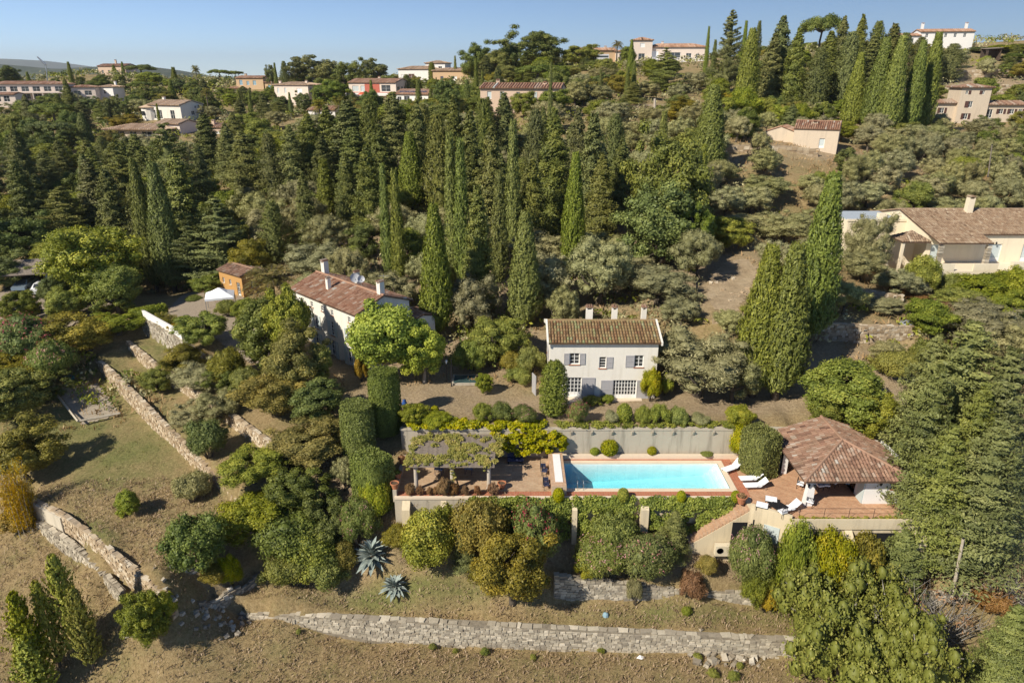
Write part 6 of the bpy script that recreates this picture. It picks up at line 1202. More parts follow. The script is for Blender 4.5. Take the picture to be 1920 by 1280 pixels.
q = [G(*c, -1.2) for c in ((147, 791), (226, 776))]; m.tube([q[0] + Vector((0, 0, .1)), q[1] + Vector((0, 0, .1))], .12, 4); obj('court_kerb', m, M['concrete_old'], label='low concrete kerb round the worn sandy court', cat='kerb')
s_ = G(285, 1228, -8.3); m = MB(); m.box((0, 0, .05), (2.4, 1.6, .25), R(12)); o = obj('concrete_slab', m, M['concrete_old'], label='flat concrete slab lying in dry grass below the bush', cat='slab'); o.location = (s_.x, s_.y, H(s_.x, s_.y))

b_ = V(1368, 545, foot(1368, 545)); rubble('stones on the bare earth bank', 'pale stone lying on the bare earth bank behind the white house', b_.x, b_.y, 1.8, 1.8, 16, .2, .5, 'stone_warm')
a, b = V(1335, 606, foot(1335, 606)), V(1412, 604, foot(1412, 604)); fine = [(a.x + (b.x - a.x) * k / 3, a.y + (b.y - a.y) * k / 3) for k in range(4)]; stone_wall('stone_bank_foot', 'tumbled cream stone wall at the foot of the bare earth bank', fine, [H(*q) + .75 for q in fine], [.9] * 4, mat='stone_warm', mort='mortar_warm', sl=(.25, .5), sh=(.17, .3))
t = NT('bank_earth', .95); k1 = t.noise(.5, 8, t.coord(), .75); t.col(t.ramp(k1, [(.3, (.30, .22, .135)), (.5, (.44, .335, .215)), (.7, (.54, .43, .29))])); t.bump(t.noise(1.2, 8, t.coord(), .8), 1.0, .5); bk_ = bpy.data.objects['bare_bank'].data; bk_.materials.clear(); bk_.materials.append(t.m)
# ------------------------------------------------------------------ garden furniture and small things
def lounger(label, x, y, rz, mat='canvas_white', back=R(42)):
    e = thing('sun_lounger', label, 'sun lounger', (x, y, 0), rz, 'sun loungers by the pool')
    m = MB(); m.bx(-.95, .3, -.33, .33, .3, .35); obj('seat', m, M[mat], e)
    m = MB(); m.box((.3 + .38 * math.cos(back), 0, .325 + .38 * math.sin(back)), (.78, .66, .05), 0, None, 0, -back); obj('backrest', m, M[mat], e)
    m = MB()
    for s in (-1, 1): m.tube([(-.95, s * .35, .29), (.85, s * .35, .29)], .02, 5)
    obj('frame', m, M['metal_dark'], e)
    for a in (-.8, .7):
        for s in (-1, 1): m = MB(); m.tube([(a, s * .35, 0), (a, s * .35, .29)], .02, 5); obj('leg', m, M['metal_pale'], e)
    for s in (-1, 1): m = MB(); m.tube([(0, s * .36, .33), (.05, s * .36, .5), (.5, s * .36, .5)], .018, 4); obj('armrest', m, M['metal_dark'], e)
a = G(1373, 876, .3); lounger('white sun lounger alone beside the far corner of the pool', a.x, a.y, R(28))
a = G(1408, 896, .3); lounger('white sun lounger of the pair that stands closer to the clipped hedge', a.x, a.y, R(4))
a = G(1417, 909, .3); lounger('white sun lounger of the pair that stands closer to the stairs', a.x, a.y, R(3))
a = G(1478, 952, .3); lounger('white-cushioned lounger in front of the pool house pillar', a.x, a.y, R(14))
def chair(label, x, y, z, rz, cushion='canvas_white', frame='metal_dark', group='garden chairs', s=1.0):
    e = thing('garden_chair', label, 'chair', (x, y, z), rz, group); e.scale = (s, s, s)
    for a in (-.22, .22):
        for b in (-.2, .22): m = MB(); m.tube([(a, b, 0), (a, b, .44 if b < 0 else .9)], .02, 5); obj('leg', m, M[frame], e)
    m = MB(); m.bx(-.27, .27, -.25, .24, .43, .53); obj('seat_cushion', m, M[cushion], e)
    m = MB()
    for i in range(5): m.tube([(-.2 + i * .1, .23, .5), (-.2 + i * .1, .25, .88)], .012, 4)
    m.tube([(-.24, .24, .89), (.24, .24, .89)], .018, 5); obj('backrest', m, M[frame], e)
    for a in (-.26, .26): m = MB(); m.tube([(a, -.2, .44), (a, -.2, .66), (a, .22, .68)], .016, 4); obj('armrest', m, M[frame], e)
def low_table(label, x, y, rz=0.0, name='slatted_table'):
    e = thing(name, label, 'table', (x, y, 0), rz); m0 = MB().bx(-.03, .03, -.55, .55, .4, .43).mesh('slat'); m0.materials.append(M['metal_dark'])
    for i in range(11): o = bpy.data.objects.new('slat', m0); S.collection.objects.link(o); o.parent = e; o.location = (-.5 + i * .1, 0, 0)
    for p in (-.48, .48):
        for q in (-.5, .5): m = MB(); m.tube([(p, q, 0), (p, q, .4)], .02, 5); obj('leg', m, M['metal_dark'], e)
a = G(1462, 958, .2); low_table('dark slatted garden table between the white stools near the stairs', a.x, a.y + .45, R(30))
def stool(label, px, py, rz):
    a = G(px, py, .42); e = thing('cushioned_stool', label, 'stool', (a.x, a.y, 0), rz, 'white stools near the stairs')
    m = MB(); m.bx(-.42, .42, -.32, .32, .38, .47); obj('cushion', m, M['canvas_white'], e); m = MB(); m.bx(-.44, .44, -.34, .34, .33, .375); obj('frame', m, M['metal_dark'], e)
    for p in (-.38, .38):
        for q in (-.28, .28): m = MB(); m.tube([(p, q, 0), (p, q, .33)], .02, 5); obj('leg', m, M['metal_dark'], e)
stool('white-cushioned stool closer to the pool beside the slatted table', 1446, 935, R(-20)); stool('white-cushioned stool beside the stairs parapet', 1429, 946, R(-25))
a = G(1467, 962, .3); chair('dark garden chair with white seat at the railing', a.x, a.y, 0, R(200), group=None)
for i, (px, py, rz, lb) in enumerate(((1501, 905, 60, 'iron garden chair with white cushion outside the pool house pillar'), (1538, 908, 10, 'white-cushioned chair under the pool house roof closer to the pillar'), (1549, 907, -10, 'white-cushioned chair under the pool house roof further from the pillar'), (1566, 902, 30, 'white chair at the rear of the pool house porch'), (1519, 938, 150, 'small dark iron chair at the foot of the white pillar'))):
    a = G(px, py, .5); chair(lb, a.x, a.y, 0, R(rz), group=None)
for i, (px, py, rz, lb) in enumerate(((1018, 873, 90, 'navy chair by the pool cover box, closest of four to the wall'), (1021, 882, 80, 'navy chair second from the wall beside the pool cover box'), (1023, 899, 90, 'navy chair third from the wall beside the pool cover box'), (1024, 908, 100, 'navy chair at the terrace edge beside the pool cover box'))):
    a = G(px, py, .4); chair(lb, a.x, a.y, 0, R(rz), 'fabric_navy', group='navy chairs by the pool cover box', s=.95)
for (x, y, lb) in ((-6.1, 49.4, 'blue-cushioned chair under the pergola closer to the steps'), (-3.6, 49.5, 'blue-cushioned chair under the pergola behind the middle column')): chair(lb, x, y, 0, R(170), 'fabric_blue', 'fabric_navy', None, 1.25)
e = thing('blue_bench', 'blue upholstered bench against the wall beside the creeper', 'bench', (.3, 51.2, 0), 0)
m = MB(); m.bx(-.7, .7, -.3, .3, .3, .45); obj('seat', m, M['fabric_navy'], e); m = MB(); m.bx(-.7, .7, .25, .36, .45, .95); obj('backrest', m, M['fabric_navy'], e)
for q in (-.6, .6): m = MB(); m.bx(q - .04, q + .04, -.25, .25, 0, .3); obj('leg', m, M['metal_dark'], e)
# terracotta pots
def pot(label, x, y, z, s=1.0, plantc=None):
    e = thing('terracotta_pot', label, 'plant pot', (x, y, z), 0); e.scale = (s, s, s)
    m = MB(); m.lathe([(.2, 0), (.3, .42), (.36, .44), (.36, .54), (.3, .54), (.28, .45), (.02, .45)], 16); obj('pot', m, M['terracotta'], e, smooth=False)
    m = MB(); m.lathe([(.02, .462), (.27, .46)], 12, close=False); obj('soil', m, M['soil'], e)
    if plantc:
        n = 160; d = dirs(n); d[:, 2] = np.abs(d[:, 2]); me = sprays('pot_plant', d * .28 * rng.random((n, 1)) + np.array([0, 0, .5]), d, np.full(n, .16), rng.random(n), .5, .6); me.materials.append(M[plantc]); add_obj('pot_plant', me, None, e)
a = G(1397, 870); pot('large terracotta pot beside the clipped hedge at the pool end', a.x, a.y, 0, 1.25)
a = G(1394, 947); pot('wide terracotta pot at the head of the garden stairs', a.x - .1, a.y + .3, 0, 1.2, 'leaf_dry')
for px, py, lb, pc in ((742, 922, 'terracotta pot on the terrace corner above the first buttress', None), (749, 906, 'terracotta pot with small plant, middle of three along the side parapet', 'leaf_green'), (757, 880, 'terracotta pot at the parapet end beside the steps', 'leaf_dry'), (941, 915, 'terracotta pot between the pergola and the red tile strip', None)):
    a = G(px, py, .3 if px < 800 else 0); pot(lb, a.x, a.y, .55 if px < 760 else 0, 1.0, pc) if px > 800 else pot(lb, -9.3, {742: 46.4, 749: 47.9, 757: 50.2}[px], .55, 1.0, pc)
# agaves with separate leaves
t = NT('agave_leaf', .6); nn = t.noise(4, 4, t.coord()); t.col(t.mix(t.ramp(nn, [(.4, (0, 0, 0)), (.65, (.8, .8, .8))]), (.22, .27, .25), (.42, .46, .42)))
def agave(label, px, py, n, ln, up, hz):
    Y = foot(px, py); p = V(px, py, Y); e = thing('agave', label, 'agave', (p.x, Y, H(p.x, Y)), 0); base = []
    for v in range(4):
        m = MB(); K = 6; vs = []
        for k in range(K + 1):
            s = k / K; wd = .17 * (math.sin(min(1, s * 1.9 + .35) * 1.57)) * (1 - s ** 3) + .004; bend = (-.12 - .1 * v) * s * s
            vs += [(s, -wd, bend + wd * .3), (s, 0, bend - .015), (s, wd, bend + wd * .3)]
        m.add(vs, [q for k in range(K) for q in ((k * 3, k * 3 + 1, k * 3 + 4, k * 3 + 3), (k * 3 + 1, k * 3 + 2, k * 3 + 5, k * 3 + 4))]); me = m.mesh('leaf'); me.materials.append(t.m); me.polygons.foreach_set('use_smooth', [True] * len(me.polygons)); base.append(me)
    for i in range(n):
        f = i / n; el = up * (1 - f) + .05 * f; o = bpy.data.objects.new('leaf', base[rnd.randrange(4)]); S.collection.objects.link(o); o.parent = e
        o.location = (0, 0, hz * (1 - f * .8)); o.rotation_euler = (0, -el - rnd.uniform(-.12, .12), i * 2.399 + rnd.uniform(-.2, .2)); s = ln * rnd.uniform(.8, 1.1) * (.8 + .3 * f); o.scale = (s, s * .9, s)
    m = MB(); m.lathe([(.25, -.2), (.2, hz * .6), (.12, hz)], 8); obj('stem', m, M['bark'], e)
agave('tall blue-grey agave with upright leaves above the smaller one', 700, 1064, 60, 1.5, 1.4, 1.2); agave('smaller blue-grey agave at the lower edge of the shrubs', 741, 1112, 50, 1.15, 1.25, .4)
# odds and ends
p = V(1618, 627, 65.4); m = MB(); K = 20
ring = [(.46 + .1 * math.cos(b), .1 * math.sin(b)) for b in [i * math.pi / 4 for i in range(8)]]
m.add([(r * math.cos(a), y, r * math.sin(a)) for a in [k * 2 * math.pi / K for k in range(K)] for r, y in ring], [(k * 8 + i, k * 8 + (i + 1) % 8, ((k + 1) % K) * 8 + (i + 1) % 8, ((k + 1) % K) * 8 + i) for k in range(K) for i in range(8)])
o = obj('old_tyre', m, M['rubber_black'], smooth=True, label='black tyre leaning on the sunlit stone wall', cat='tyre'); o.location = (p.x, 65.3, p.z)
p = V(1703, 603, 67.2); m = MB(); m.lathe([(.9, 0), (.85, .2), (.6, .45), (.2, .6), (.02, .62)], 9); o = obj('tarpaulin', m, plain('tarp_grey', (.25, .27, .30), .6), label='grey tarpaulin heap above the stone wall with the tyre', cat='tarpaulin'); o.location = (p.x, 67.4, H(p.x, 67.4)); o.scale = (1.3, .8, .8)
for px, py, lb, cc in ((131, 721, 'small turquoise paddling pool on the shaded sandy court', (.02, .25, .32)),):
    p = G(px, py, -1.1); m = MB(); m.lathe([(.6, 0), (.62, .25), (.55, .25), (.52, .08), (.02, .08)], 16); o = obj('paddling_pool', m, plain('turquoise', cc, .4), label=lb, cat='paddling pool', smooth=True); o.location = (p.x, p.y, H(p.x, p.y) + .06)
p = G(1136, 1143, -6.6); m = MB(); m.lathe([(.25, 0), (.2, .2), (.02, .3)], 8); o = obj('blue_bag', m, plain('bag_blue', (.25, .38, .45), .5), label='small pale blue bag lying on the grass strip', cat='bag'); o.location = (p.x, p.y, H(p.x, p.y))
p = G(1200, 1238, -8.8); m = MB(); m.add([(-.3, 0, .02), (.1, -.15, .05), (.35, .1, .02), (0, .2, .12)], [(0, 1, 3), (1, 2, 3), (0, 3, 2)]); o = obj('paper_scrap', m, M['plastic_white'], label='crumpled white paper scrap on the low dry field', cat='litter'); o.location = (p.x, p.y, H(p.x, p.y) + .05)
p = V(1812, 1108, 41); m = MB(); m.tube([(0, 0, -.3), (0, 0, .55), (-.08, 0, .75), (-.3, 0, .78)], .07, 8); o = obj('vent_pipe', m, M['metal_pale'], smooth=True, label='bent white vent pipe beside the leaning wooden pole', cat='pipe'); o.location = (p.x, 41, H(p.x, 41))
p = V(757, 735, 57); m = MB(); m.lathe([(.22, 0), (.3, .3), (.2, .55), (.14, .7), (.18, .75)], 14); o = obj('blue_urn', m, plain('glaze_blue', (.04, .10, .32), .25), smooth=True, label='glazed blue urn beside the tall clipped cypress', cat='urn'); o.location = (p.x, 57, H(p.x, 57))
c = G(880, 716, 2.8); m = MB(); m.box((0, 0, 0), (3.4, 2.2, .22)); o = obj('garden_basin', m, M['concrete_old'], label='low stone water basin in the shaded garden', cat='basin'); o.location = (c.x, c.y, H(c.x, c.y) + .08)
m = MB(); m.box((0, 0, .118), (3.0, 1.8, .01)); o2 = obj('basin_water', m, plain('water_green', (.05, .09, .09), .08), o)
e = thing('garden_lantern', 'slim lamp post beside the low stone water basin', 'lamp', (G(846, 716, 2.8).x - .4, 61.5, H(-5.5, 61.5)), 0); m = MB(); m.tube([(0, 0, -.2), (0, 0, 2.0)], .04, 6); obj('post', m, M['metal_dark'], e); m = MB(); m.lathe([(.06, 0), (.14, .25), (.02, .4)], 6); o = obj('lamp_head', m, M['plastic_white'], e); o.location = (0, 0, 2.0)
e = thing('white_shelter', 'white garden shelter half hidden behind olive trees on the slope', 'shelter', (V(1540, 440, 88).x, 88, H(V(1540, 440, 88).x, 88)), 0); m = MB(); m.slab([(-1.6, -1.2, 2.1), (1.6, -1.2, 2.1), (1.2, 1.2, 2.6), (-1.2, 1.2, 2.6)], .1); obj('roof', m, M['canvas_white'], e); m = MB(); m.bx(-1.4, 1.4, 1.0, 1.1, -.5, 2.3); m.bx(1.3, 1.4, -1, 1, -.5, 2.1); obj('wall', m, M['plastic_white'], e)
# ------------------------------------------------------------------ trees and shrubs seen singly: kind, px, tip, distance or None, width px, label, (foot)
T = plant_px
# --- lower corner field
T('poplar', 95, 1042, None, 60, 'taller bushy poplar on the dry corner field', base=1245, var=0); T('poplar', 132, 1100, None, 50, 'lighter poplar sprouting beside the taller poplar', base=1262, var=1); T('poplar', 64, 1090, None, 46, 'poplar sapling between the two clumps on the corner field', base=1258, var=1)
T('poplar', 22, 1112, None, 70, 'poplar at the picture corner above the dry field', base=1290, var=0); T('poplar', 40, 1190, None, 70, 'low dark poplar shoots at the very corner of the field', base=1310, var=1)
T('leafy_tree', 252, 1118, None, 96, 'spreading dark green fig-like tree below the end of the pale stone wall', base=1218); T('laurel', 303, 1112, None, 44, 'yellow-green bush against the end of the pale stone wall', base=1160)
T('dark_shrub', 356, 968, None, 112, 'dark rounded bush alone near the dry corner of the lower lawn', base=1058); T('leafy_tree', 234, 921, None, 46, 'small round citrus tree with a clear shadow on the lower lawn', base=966); T('grey_shrub', 352, 893, None, 74, 'sparse grey-green bush beside the citrus tree', base=942)
T('laurel', 425, 1042, None, 44, 'green bush in the sunken path between the walls', base=1090); T('olive_green_shrub', 395, 1062, None, 50, 'low weedy bush along the sunken path', base=1104); T('yellow_shrub', 20, 960, None, 55, 'low yellowish weeds at the foot of the old rendered wall', base=1000)
# --- dark grove at the lower lawn's edge
T('bamboo', 16, 872, None, 66, 'bright yellow-green bamboo clump at the corner of the rendered wall', base=1000); T('bamboo', 38, 905, None, 40, 'shorter bamboo clump beside the rendered wall', base=975)
T('olive_green_tree', 22, 790, None, 130, 'olive-brown bushy tree above the bamboo', base=915); T('leafy_tree', -20, 700, 62, 150, 'dark tree shading the edge of the lower lawn'); T('olive_green_tree', 32, 668, 68, 120, 'golden-leaved tree between the oleander and the lawn'); T('oak', 75, 700, 66, 90, 'dark tree overhanging the sandy court')
T('leafy_tree', 10, 600, 73, 110, 'leafy tree at the corner of the parking yard'); T('red_oleander', 50, 592, 71.5, 110, 'tall oleander with crimson flowers beside the parking yard'); T('oleander', 80, 640, 69, 84, 'grey-green oleander in front of the crimson one')
T('oak', -10, 470, 92, 120, 'dark tree beside the timber carport'); T('olive_green_tree', 152, 590, 74, 148, 'loose small-leaved tree at the head of the lower lawn'); T('leafy_tree', 215, 588, 77, 90, 'round greyish tree at the end of the upper lawn wall'); T('leafy_tree', 150, 424, 86, 178, 'tall bright leafy tree behind the parking yard'); T('leafy_tree', 205, 500, 82, 100, 'leafy tree leaning beside the tall bright one')
T('low_hedge', 276, 573, 79.5, 66, 'clipped low hedge at the end of the white drive parapet'); T('cycad', 318, 592, 76, 52, 'feathery cycad behind the white drive parapet'); T('cycad', 300, 586, 78, 40, 'smaller cycad beside the clipped low hedge'); T('clipped_ball', 345, 592, 76.5, 26, 'clipped round bush on the drive beside the cycads', var=1); T('yellow_shrub', 335, 604, 74, 40, 'orange-green low plant on the drive edge')
# --- terraces below the drive
T('leafy_tree', 372, 588, 70, 96, 'dense round tree at the corner of the drive'); T('olive_green_tree', 340, 640, 67, 90, 'thin-leaved tree over the upper lawn wall'); T('olive_tree', 372, 680, 63, 110, 'grey olive tree on the second terrace below the drive'); T('olive_tree', 405, 735, 58, 90, 'olive tree leaning over the long lawn wall'); T('dark_shrub', 380, 790, 52.6, 74, 'dense green bush overhanging the long lawn wall'); T('olive_tree', 345, 760, 57, 70, 'small grey olive tree above the lower lawn'); T('leafy_tree', 292, 690, 64.5, 56, 'low leafy tree on the upper lawn edge')
T('olive_green_shrub', 420, 655, 63, 70, 'rust-tinged shrub beside the paved path'); T('shrub', 455, 690, 60, 60, 'green shrub beside the paved path')
T('leafy_tree', 388, 518, 88, 62, 'pale round leafy tree beside the white party tent'); T('shrub', 422, 563, 78.5, 44, 'rounded bush in front of the white party tent'); T('dark_shrub', 360, 555, 86, 34, 'low dark bush by the drive entrance')
# --- conifers behind the drive
for px, top, Y, w, lb in ((247, 300, 97, 44, 'slender cypress of the close pair behind the drive, standing apart from the yard'), (284, 306, 95, 56, 'broader cypress of the close pair behind the drive')): T('broad_cypress', px, top, Y, w, lb)
T('dark_conifer', 325, 290, 103, 80, 'dark conifer just behind the close cypress pair'); T('cedar', 400, 368, 95, 170, 'spreading tiered cedar behind the ochre cottage'); T('cedar', 350, 405, 94, 96, 'lower tiered cedar beside the cypress pair'); T('olive_green_tree', 460, 446, 91, 80, 'drooping golden-green tree over the ochre cottage'); T('cedar', 305, 232, 118, 150, 'tall dark cedar above the close cypress pair'); T('cedar', 215, 262, 122, 110, 'dark feathery cedar left standing among slim conifers')
T('dark_conifer', 160, 300, 112, 70, 'dark conifer above the tall bright leafy tree'); T('dark_conifer', 195, 318, 108, 64, 'greyish conifer between the cedar and the bright leafy tree'); T('grey_cypress', 110, 350, 108, 110, 'pale feathery conifer above the carport'); T('dark_conifer', 60, 330, 115, 76, 'shadowy conifer at the edge above the carport'); T('oak', 30, 400, 103, 130, 'big dark tree behind the carport'); T('leafy_tree', 90, 450, 99, 90, 'leafy tree behind the carport roof')
T('palm', 505, 500, 81, 118, 'feathery palm behind the long white farmhouse', var=1)
# --- trees round the long house
T('leafy_tree', 490, 562, 65.5, 110, 'leafy plane-like tree at the far end of the long farmhouse'); T('plane_tree', 532, 546, 64, 92, 'bright leafy tree against the long farmhouse facade'); T('olive_green_tree', 540, 612, 59, 130, 'big golden-green tree in front of the long farmhouse'); T('olive_green_tree', 515, 700, 56.5, 130, 'bronze-green tree below the golden-green one'); T('oak', 588, 715, 55.5, 100, 'dense dark green tree beside the clipped columns'); T('leafy_tree', 600, 650, 60.2, 44, 'small dark leafy tree at the farmhouse doors')
T('plane_tree', 722, 568, 61.5, 128, 'sunlit plane tree at the farmhouse gable'); T('plane_tree', 790, 602, 61.5, 98, 'smaller sunlit plane tree next to the gable plane tree'); T('yellow_shrub', 676, 668, 61.8, 26, 'yellowing climber shrub at the farmhouse corner')
T('topiary_column', 717, 692, 54.0, 56, 'tall clipped cypress column beside the garden steps'); T('topiary_column', 666, 754, 51.2, 66, 'stout clipped cypress column below the taller one'); T('box_hedge', 695, 848, 47.6, 82, 'clipped wedge of hedge beside the pergola'); T('laurel', 705, 895, 46.6, 56, 'yellow-green bush at the foot of the clipped hedge wedge')
T('leafy_tree', 772, 758, 53.4, 56, 'rounded leafy shrub tree behind the pergola'); T('shrub', 818, 775, 53.2, 60, 'spreading green shrub behind the pergola roof'); T('clipped_ball', 815, 760, 55, 16, 'small clipped ball at the edge of the earth path', var=1)
# --- green slope beside the agaves
T('leafy_tree', 470, 850, 48.5, 120, 'glossy tree on the slope above the sunken path'); T('olive_green_tree', 565, 800, 50.5, 150, 'bushy olive-green tree on the shaded slope'); T('oak', 540, 870, 47.5, 150, 'dark dense tree on the slope above the agaves'); T('leafy_tree', 470, 935, 46, 130, 'glossy tree at the low corner of the shrub slope'); T('dark_shrub', 540, 965, 45, 150, 'dark bush in the middle of the shrub slope'); T('oak', 610, 930, 45.8, 100, 'dark small tree beside the pink oleander'); T('oleander', 665, 938, 45.4, 70, 'oleander with pale pink flowers beside the agaves'); T('shrub', 535, 1040, 43.2, 100, 'low glossy bush at the lower edge of the shrub slope'); T('shrub', 605, 1035, 43.3, 90, 'low glossy bush closer to the agaves'); T('shrub', 580, 995, 44, 110, 'middle green bush of the shrub slope'); T('olive_green_shrub', 640, 1015, 44.2, 50, 'bronze bush just beside the tall agave'); T('olive_green_shrub', 742, 985, 45.0, 50, 'bronze leafy shrub behind the tall agave')
T('grey_shrub', 520, 1020, 44.2, 70, 'greyish bush in the shrub slope'); T('olive_tree', 640, 860, 49, 60, 'small greyish tree below the stout clipped cypress')
# --- shrubs below the pool wall
T('laurel', 806, 958, 43.6, 112, 'big bright yellow-green laurel below the pergola'); T('olive_green_shrub', 900, 940, 43.9, 100, 'tall soft green shrub between the laurel and the mottled bush'); T('olive_green_tree', 962, 988, 41.6, 165, 'huge mottled olive-green bush below the pool cover box'); T('red_oleander', 1012, 945, 43.6, 92, 'oleander with coral-red flowers below the pool'); T('grey_cypress', 868, 965, 43.4, 50, 'narrow feathery juniper between two big bushes')
T('laurel', 1100, 1040, 42.6, 40, 'thin yellowish sapling at the end of the grey stone wall'); T('shrub', 1150, 965, 44.2, 92, 'flat-topped juniper below the pool'); T('oleander', 1130, 1005, 43, 100, 'pink oleander at the stone wall beside the juniper'); T('oleander', 1215, 1000, 43, 110, 'pink oleander covered in blossom above the stone wall'); T('grey_cypress', 1268, 958, 44.4, 66, 'grey-green feathery conifer at the foot of the garden stairs'); T('dry_shrub', 1300, 1076, 42, 58, 'brown dried bush on the grey stone wall'); T('olive_green_shrub', 1330, 1042, 43.0, 40, 'scrubby olive bush below the air conditioning unit'); T('grey_shrub', 1195, 1085, 41.9, 34, 'small fern-like plant growing from the grey stone wall')
T('oleander', 1415, 985, 42.6, 88, 'dark oleander in front of the cellar door'); T('shrub', 1430, 1058, 41.9, 68, 'rounded green bush below the dark oleander'); T('yellow_shrub', 1445, 1085, 41.5, 40, 'yellow-leaved bush beside the rounded green one'); T('shrub', 1505, 978, 41.9, 84, 'tall leafy shrub below the pool house terrace, closer to the stairs'); T('laurel', 1570, 1000, 41.7, 84, 'yellow-green shrub in the middle below the pool house terrace'); T('olive_green_shrub', 1632, 1008, 41.8, 92, 'spotted olive-green shrub below the terrace opening'); T('grey_cypress', 1700, 995, 41.8, 130, 'low feathery cypress bush under the undercroft opening'); T('dark_shrub', 1540, 1040, 41.6, 90, 'dark low shrub under the leafy terrace shrubs'); T('yellow_shrub', 1490, 1078, 41.4, 34, 'dull red-green low bush on the stone wall')
T('fig_tree', 1625, 1112, 36.0, 340, 'sprawling fig tree with pale branches on the low field'); T('bare_shrub', 1770, 1120, 38.6, 120, 'bare grey twiggy bush behind the fig tree'); T('grey_cypress', 1915, 1135, 35.0, 120, 'dark green conifer cut by the picture corner'); T('bare_shrub', 1900, 1075, 40.5, 110, 'leafless thicket at the foot of the grey cypresses'); T('dry_shrub', 1880, 1110, 40, 80, 'dry thorny bush beside the leafless thicket')
# --- grey cypresses on the terrace flank
T('grey_cypress', 1768, 690, 45.2, 140, 'feathery grey cypress standing next to the pool house'); T('grey_cypress', 1830, 605, 48.5, 215, 'tallest feathery grey cypress of the dense group by the pool house'); T('grey_cypress', 1905, 655, 46.5, 190, 'feathery grey cypress at the edge of the dense group'); T('grey_cypress', 1790, 800, 43.6, 150, 'low feathery grey cypress in front of the dense group'); T('grey_cypress', 1880, 790, 43.0, 190, 'foremost feathery grey cypress of the dense group'); T('grey_cypress', 1760, 630, 50, 130, 'feathery grey cypress behind the pool house roof')
# --- round the white house
T('clipped_cypress', 1040, 676, 54.6, 55, 'egg-shaped clipped cypress in front of the white house', var=0); T('laurel', 1224, 690, 57.4, 36, 'yellow-green climber bush at the white house corner'); T('laurel', 1252, 700, 58.5, 26, 'small yellow bush behind the climber at the house corner'); T('clipped_ball', 1172, 756, 53.4, 30, 'clipped barrel bush on the wall above the pool', var=0); T('red_oleander', 1082, 750, 53.4, 42, 'rose-red flowering bush above the retaining wall')
for px, top, w, kd, lb in ((905, 757, 40, 'shrub', 'leafy bush at the wall edge near the earth path'), (940, 755, 46, 'dark_shrub', 'darker bush beside it on the wall edge'), (985, 760, 48, 'oleander', 'soft green bush closest to the egg-shaped cypress'), (1145, 770, 30, 'grey_shrub', 'greyish bush beside the clipped barrel bush'), (1207, 762, 34, 'shrub', 'rounded bush on the wall edge after the barrel bush'), (1240, 757, 44, 'shrub', 'tall leafy bush on the wall edge before the olive'), (1275, 765, 40, 'shrub', 'leafy bush under the big olive at the wall edge'), (1310, 776, 40, 'grey_shrub', 'white-flecked bush below the big olive'), (1385, 762, 54, 'laurel', 'bright bush at the wall end beside the cypress twins'), (1400, 800, 56, 'laurel', 'yellow-green creeper bush hanging at the wall end')): T(kd, px, top, 53.3 if top < 790 else 51.6, w, lb)
T('shrub', 1140, 741, 57.3, 28, 'small bush between the two doors of the white house'); T('shrub', 1112, 744, 57.0, 36, 'low rose bush under the upper window of the white house')
for px, top, w, lb in ((1142, 823, 34, 'round bush in the planter at the foot of the retaining wall'), (1222, 836, 18, 'small round bush in the planter further along'), (1325, 845, 24, 'bronze tuft in the planter near the wall end'), (1115, 838, 18, 'little bush at the start of the planter')): T('clipped_ball', px, top, 51.98, w, lb, z=.2) if 0 else plant('clipped_ball', V(px, 850, 52.02).x, 52.05, V(px, top, 52.02).z - .3, w * mpp(52, 1), lb, .28)
for px, w, lb in ((1047, 22, 'small round bush on the terrace edge by the pool cover box'), (1168, 22, 'round bush on the terrace edge at the middle of the pool'), (1277, 18, 'round bush on the terrace edge after the middle'), (1379, 18, 'yellowish round bush at the terrace edge by the stairs')): plant('clipped_ball', V(px, 935, 45.75).x, 45.75, 1.15 * w / 20, w * mpp(46, 0), lb, -.25, var=1)
for i, (px, w) in enumerate(((768, 18), (788, 14), (806, 12), (817, 12), (833, 28), (850, 18), (872, 14), (895, 14), (925, 20))): plant('dry_shrub', V(px, 925, 46.3).x, 46.3, .8 * w / 16 + .2, w * mpp(46, 0) * 1.1, ordinal(i) + ' withered low plant along the pergola edge from the terrace corner', 0.0)
T('olive_tree', 1318, 625, 58.5, 178, 'big rounded olive tree beside the white house'); T('olive_tree', 1385, 660, 57.5, 100, 'olive tree between the big olive and the cypress twins'); T('leafy_tree', 905, 700, 59, 36, 'white-flowering bush beside the water basin'); T('shrub', 975, 690, 61, 50, 'reddish leafy shrub near the side of the white house'); T('shrub', 995, 650, 63, 60, 'scrubby green bush behind the white house corner'); T('leafy_tree', 935, 600, 65.5, 120, 'pale green spreading bush under the tall cypresses'); T('shrub', 885, 640, 64, 70, 'shaded shrub under the tall cypresses'); T('olive_green_shrub', 960, 660, 63, 50, 'dry-looking bush beside the white house')
for px, top, Y, w, lb in ((1449, 462, 58.2, 86, 'broad cypress twin closer to the white house'), (1497, 458, 57.6, 92, 'broad cypress twin closer to the pool house')): T('broad_cypress', px, top, Y, w, lb)
T('broad_cypress', 1566, 325, 64.5, 82, 'tall ragged cypress behind the cypress twins'); T('leafy_tree', 1600, 685, 54, 150, 'persimmon-like tree with sparse orange fruit over the pool house'); T('leafy_tree', 1650, 735, 51.8, 90, 'leafy branches over the pool house ridge'); T('leafy_tree', 1560, 740, 53.5, 70, 'leafy tree between the cypress twins and the pool house'); T('box_hedge', 1431, 801, 49.6, 72, 'clipped block hedge between the pool and the pool house')
T('olive_tree', 1665, 640, 62, 80, 'olive bush above the pool house')
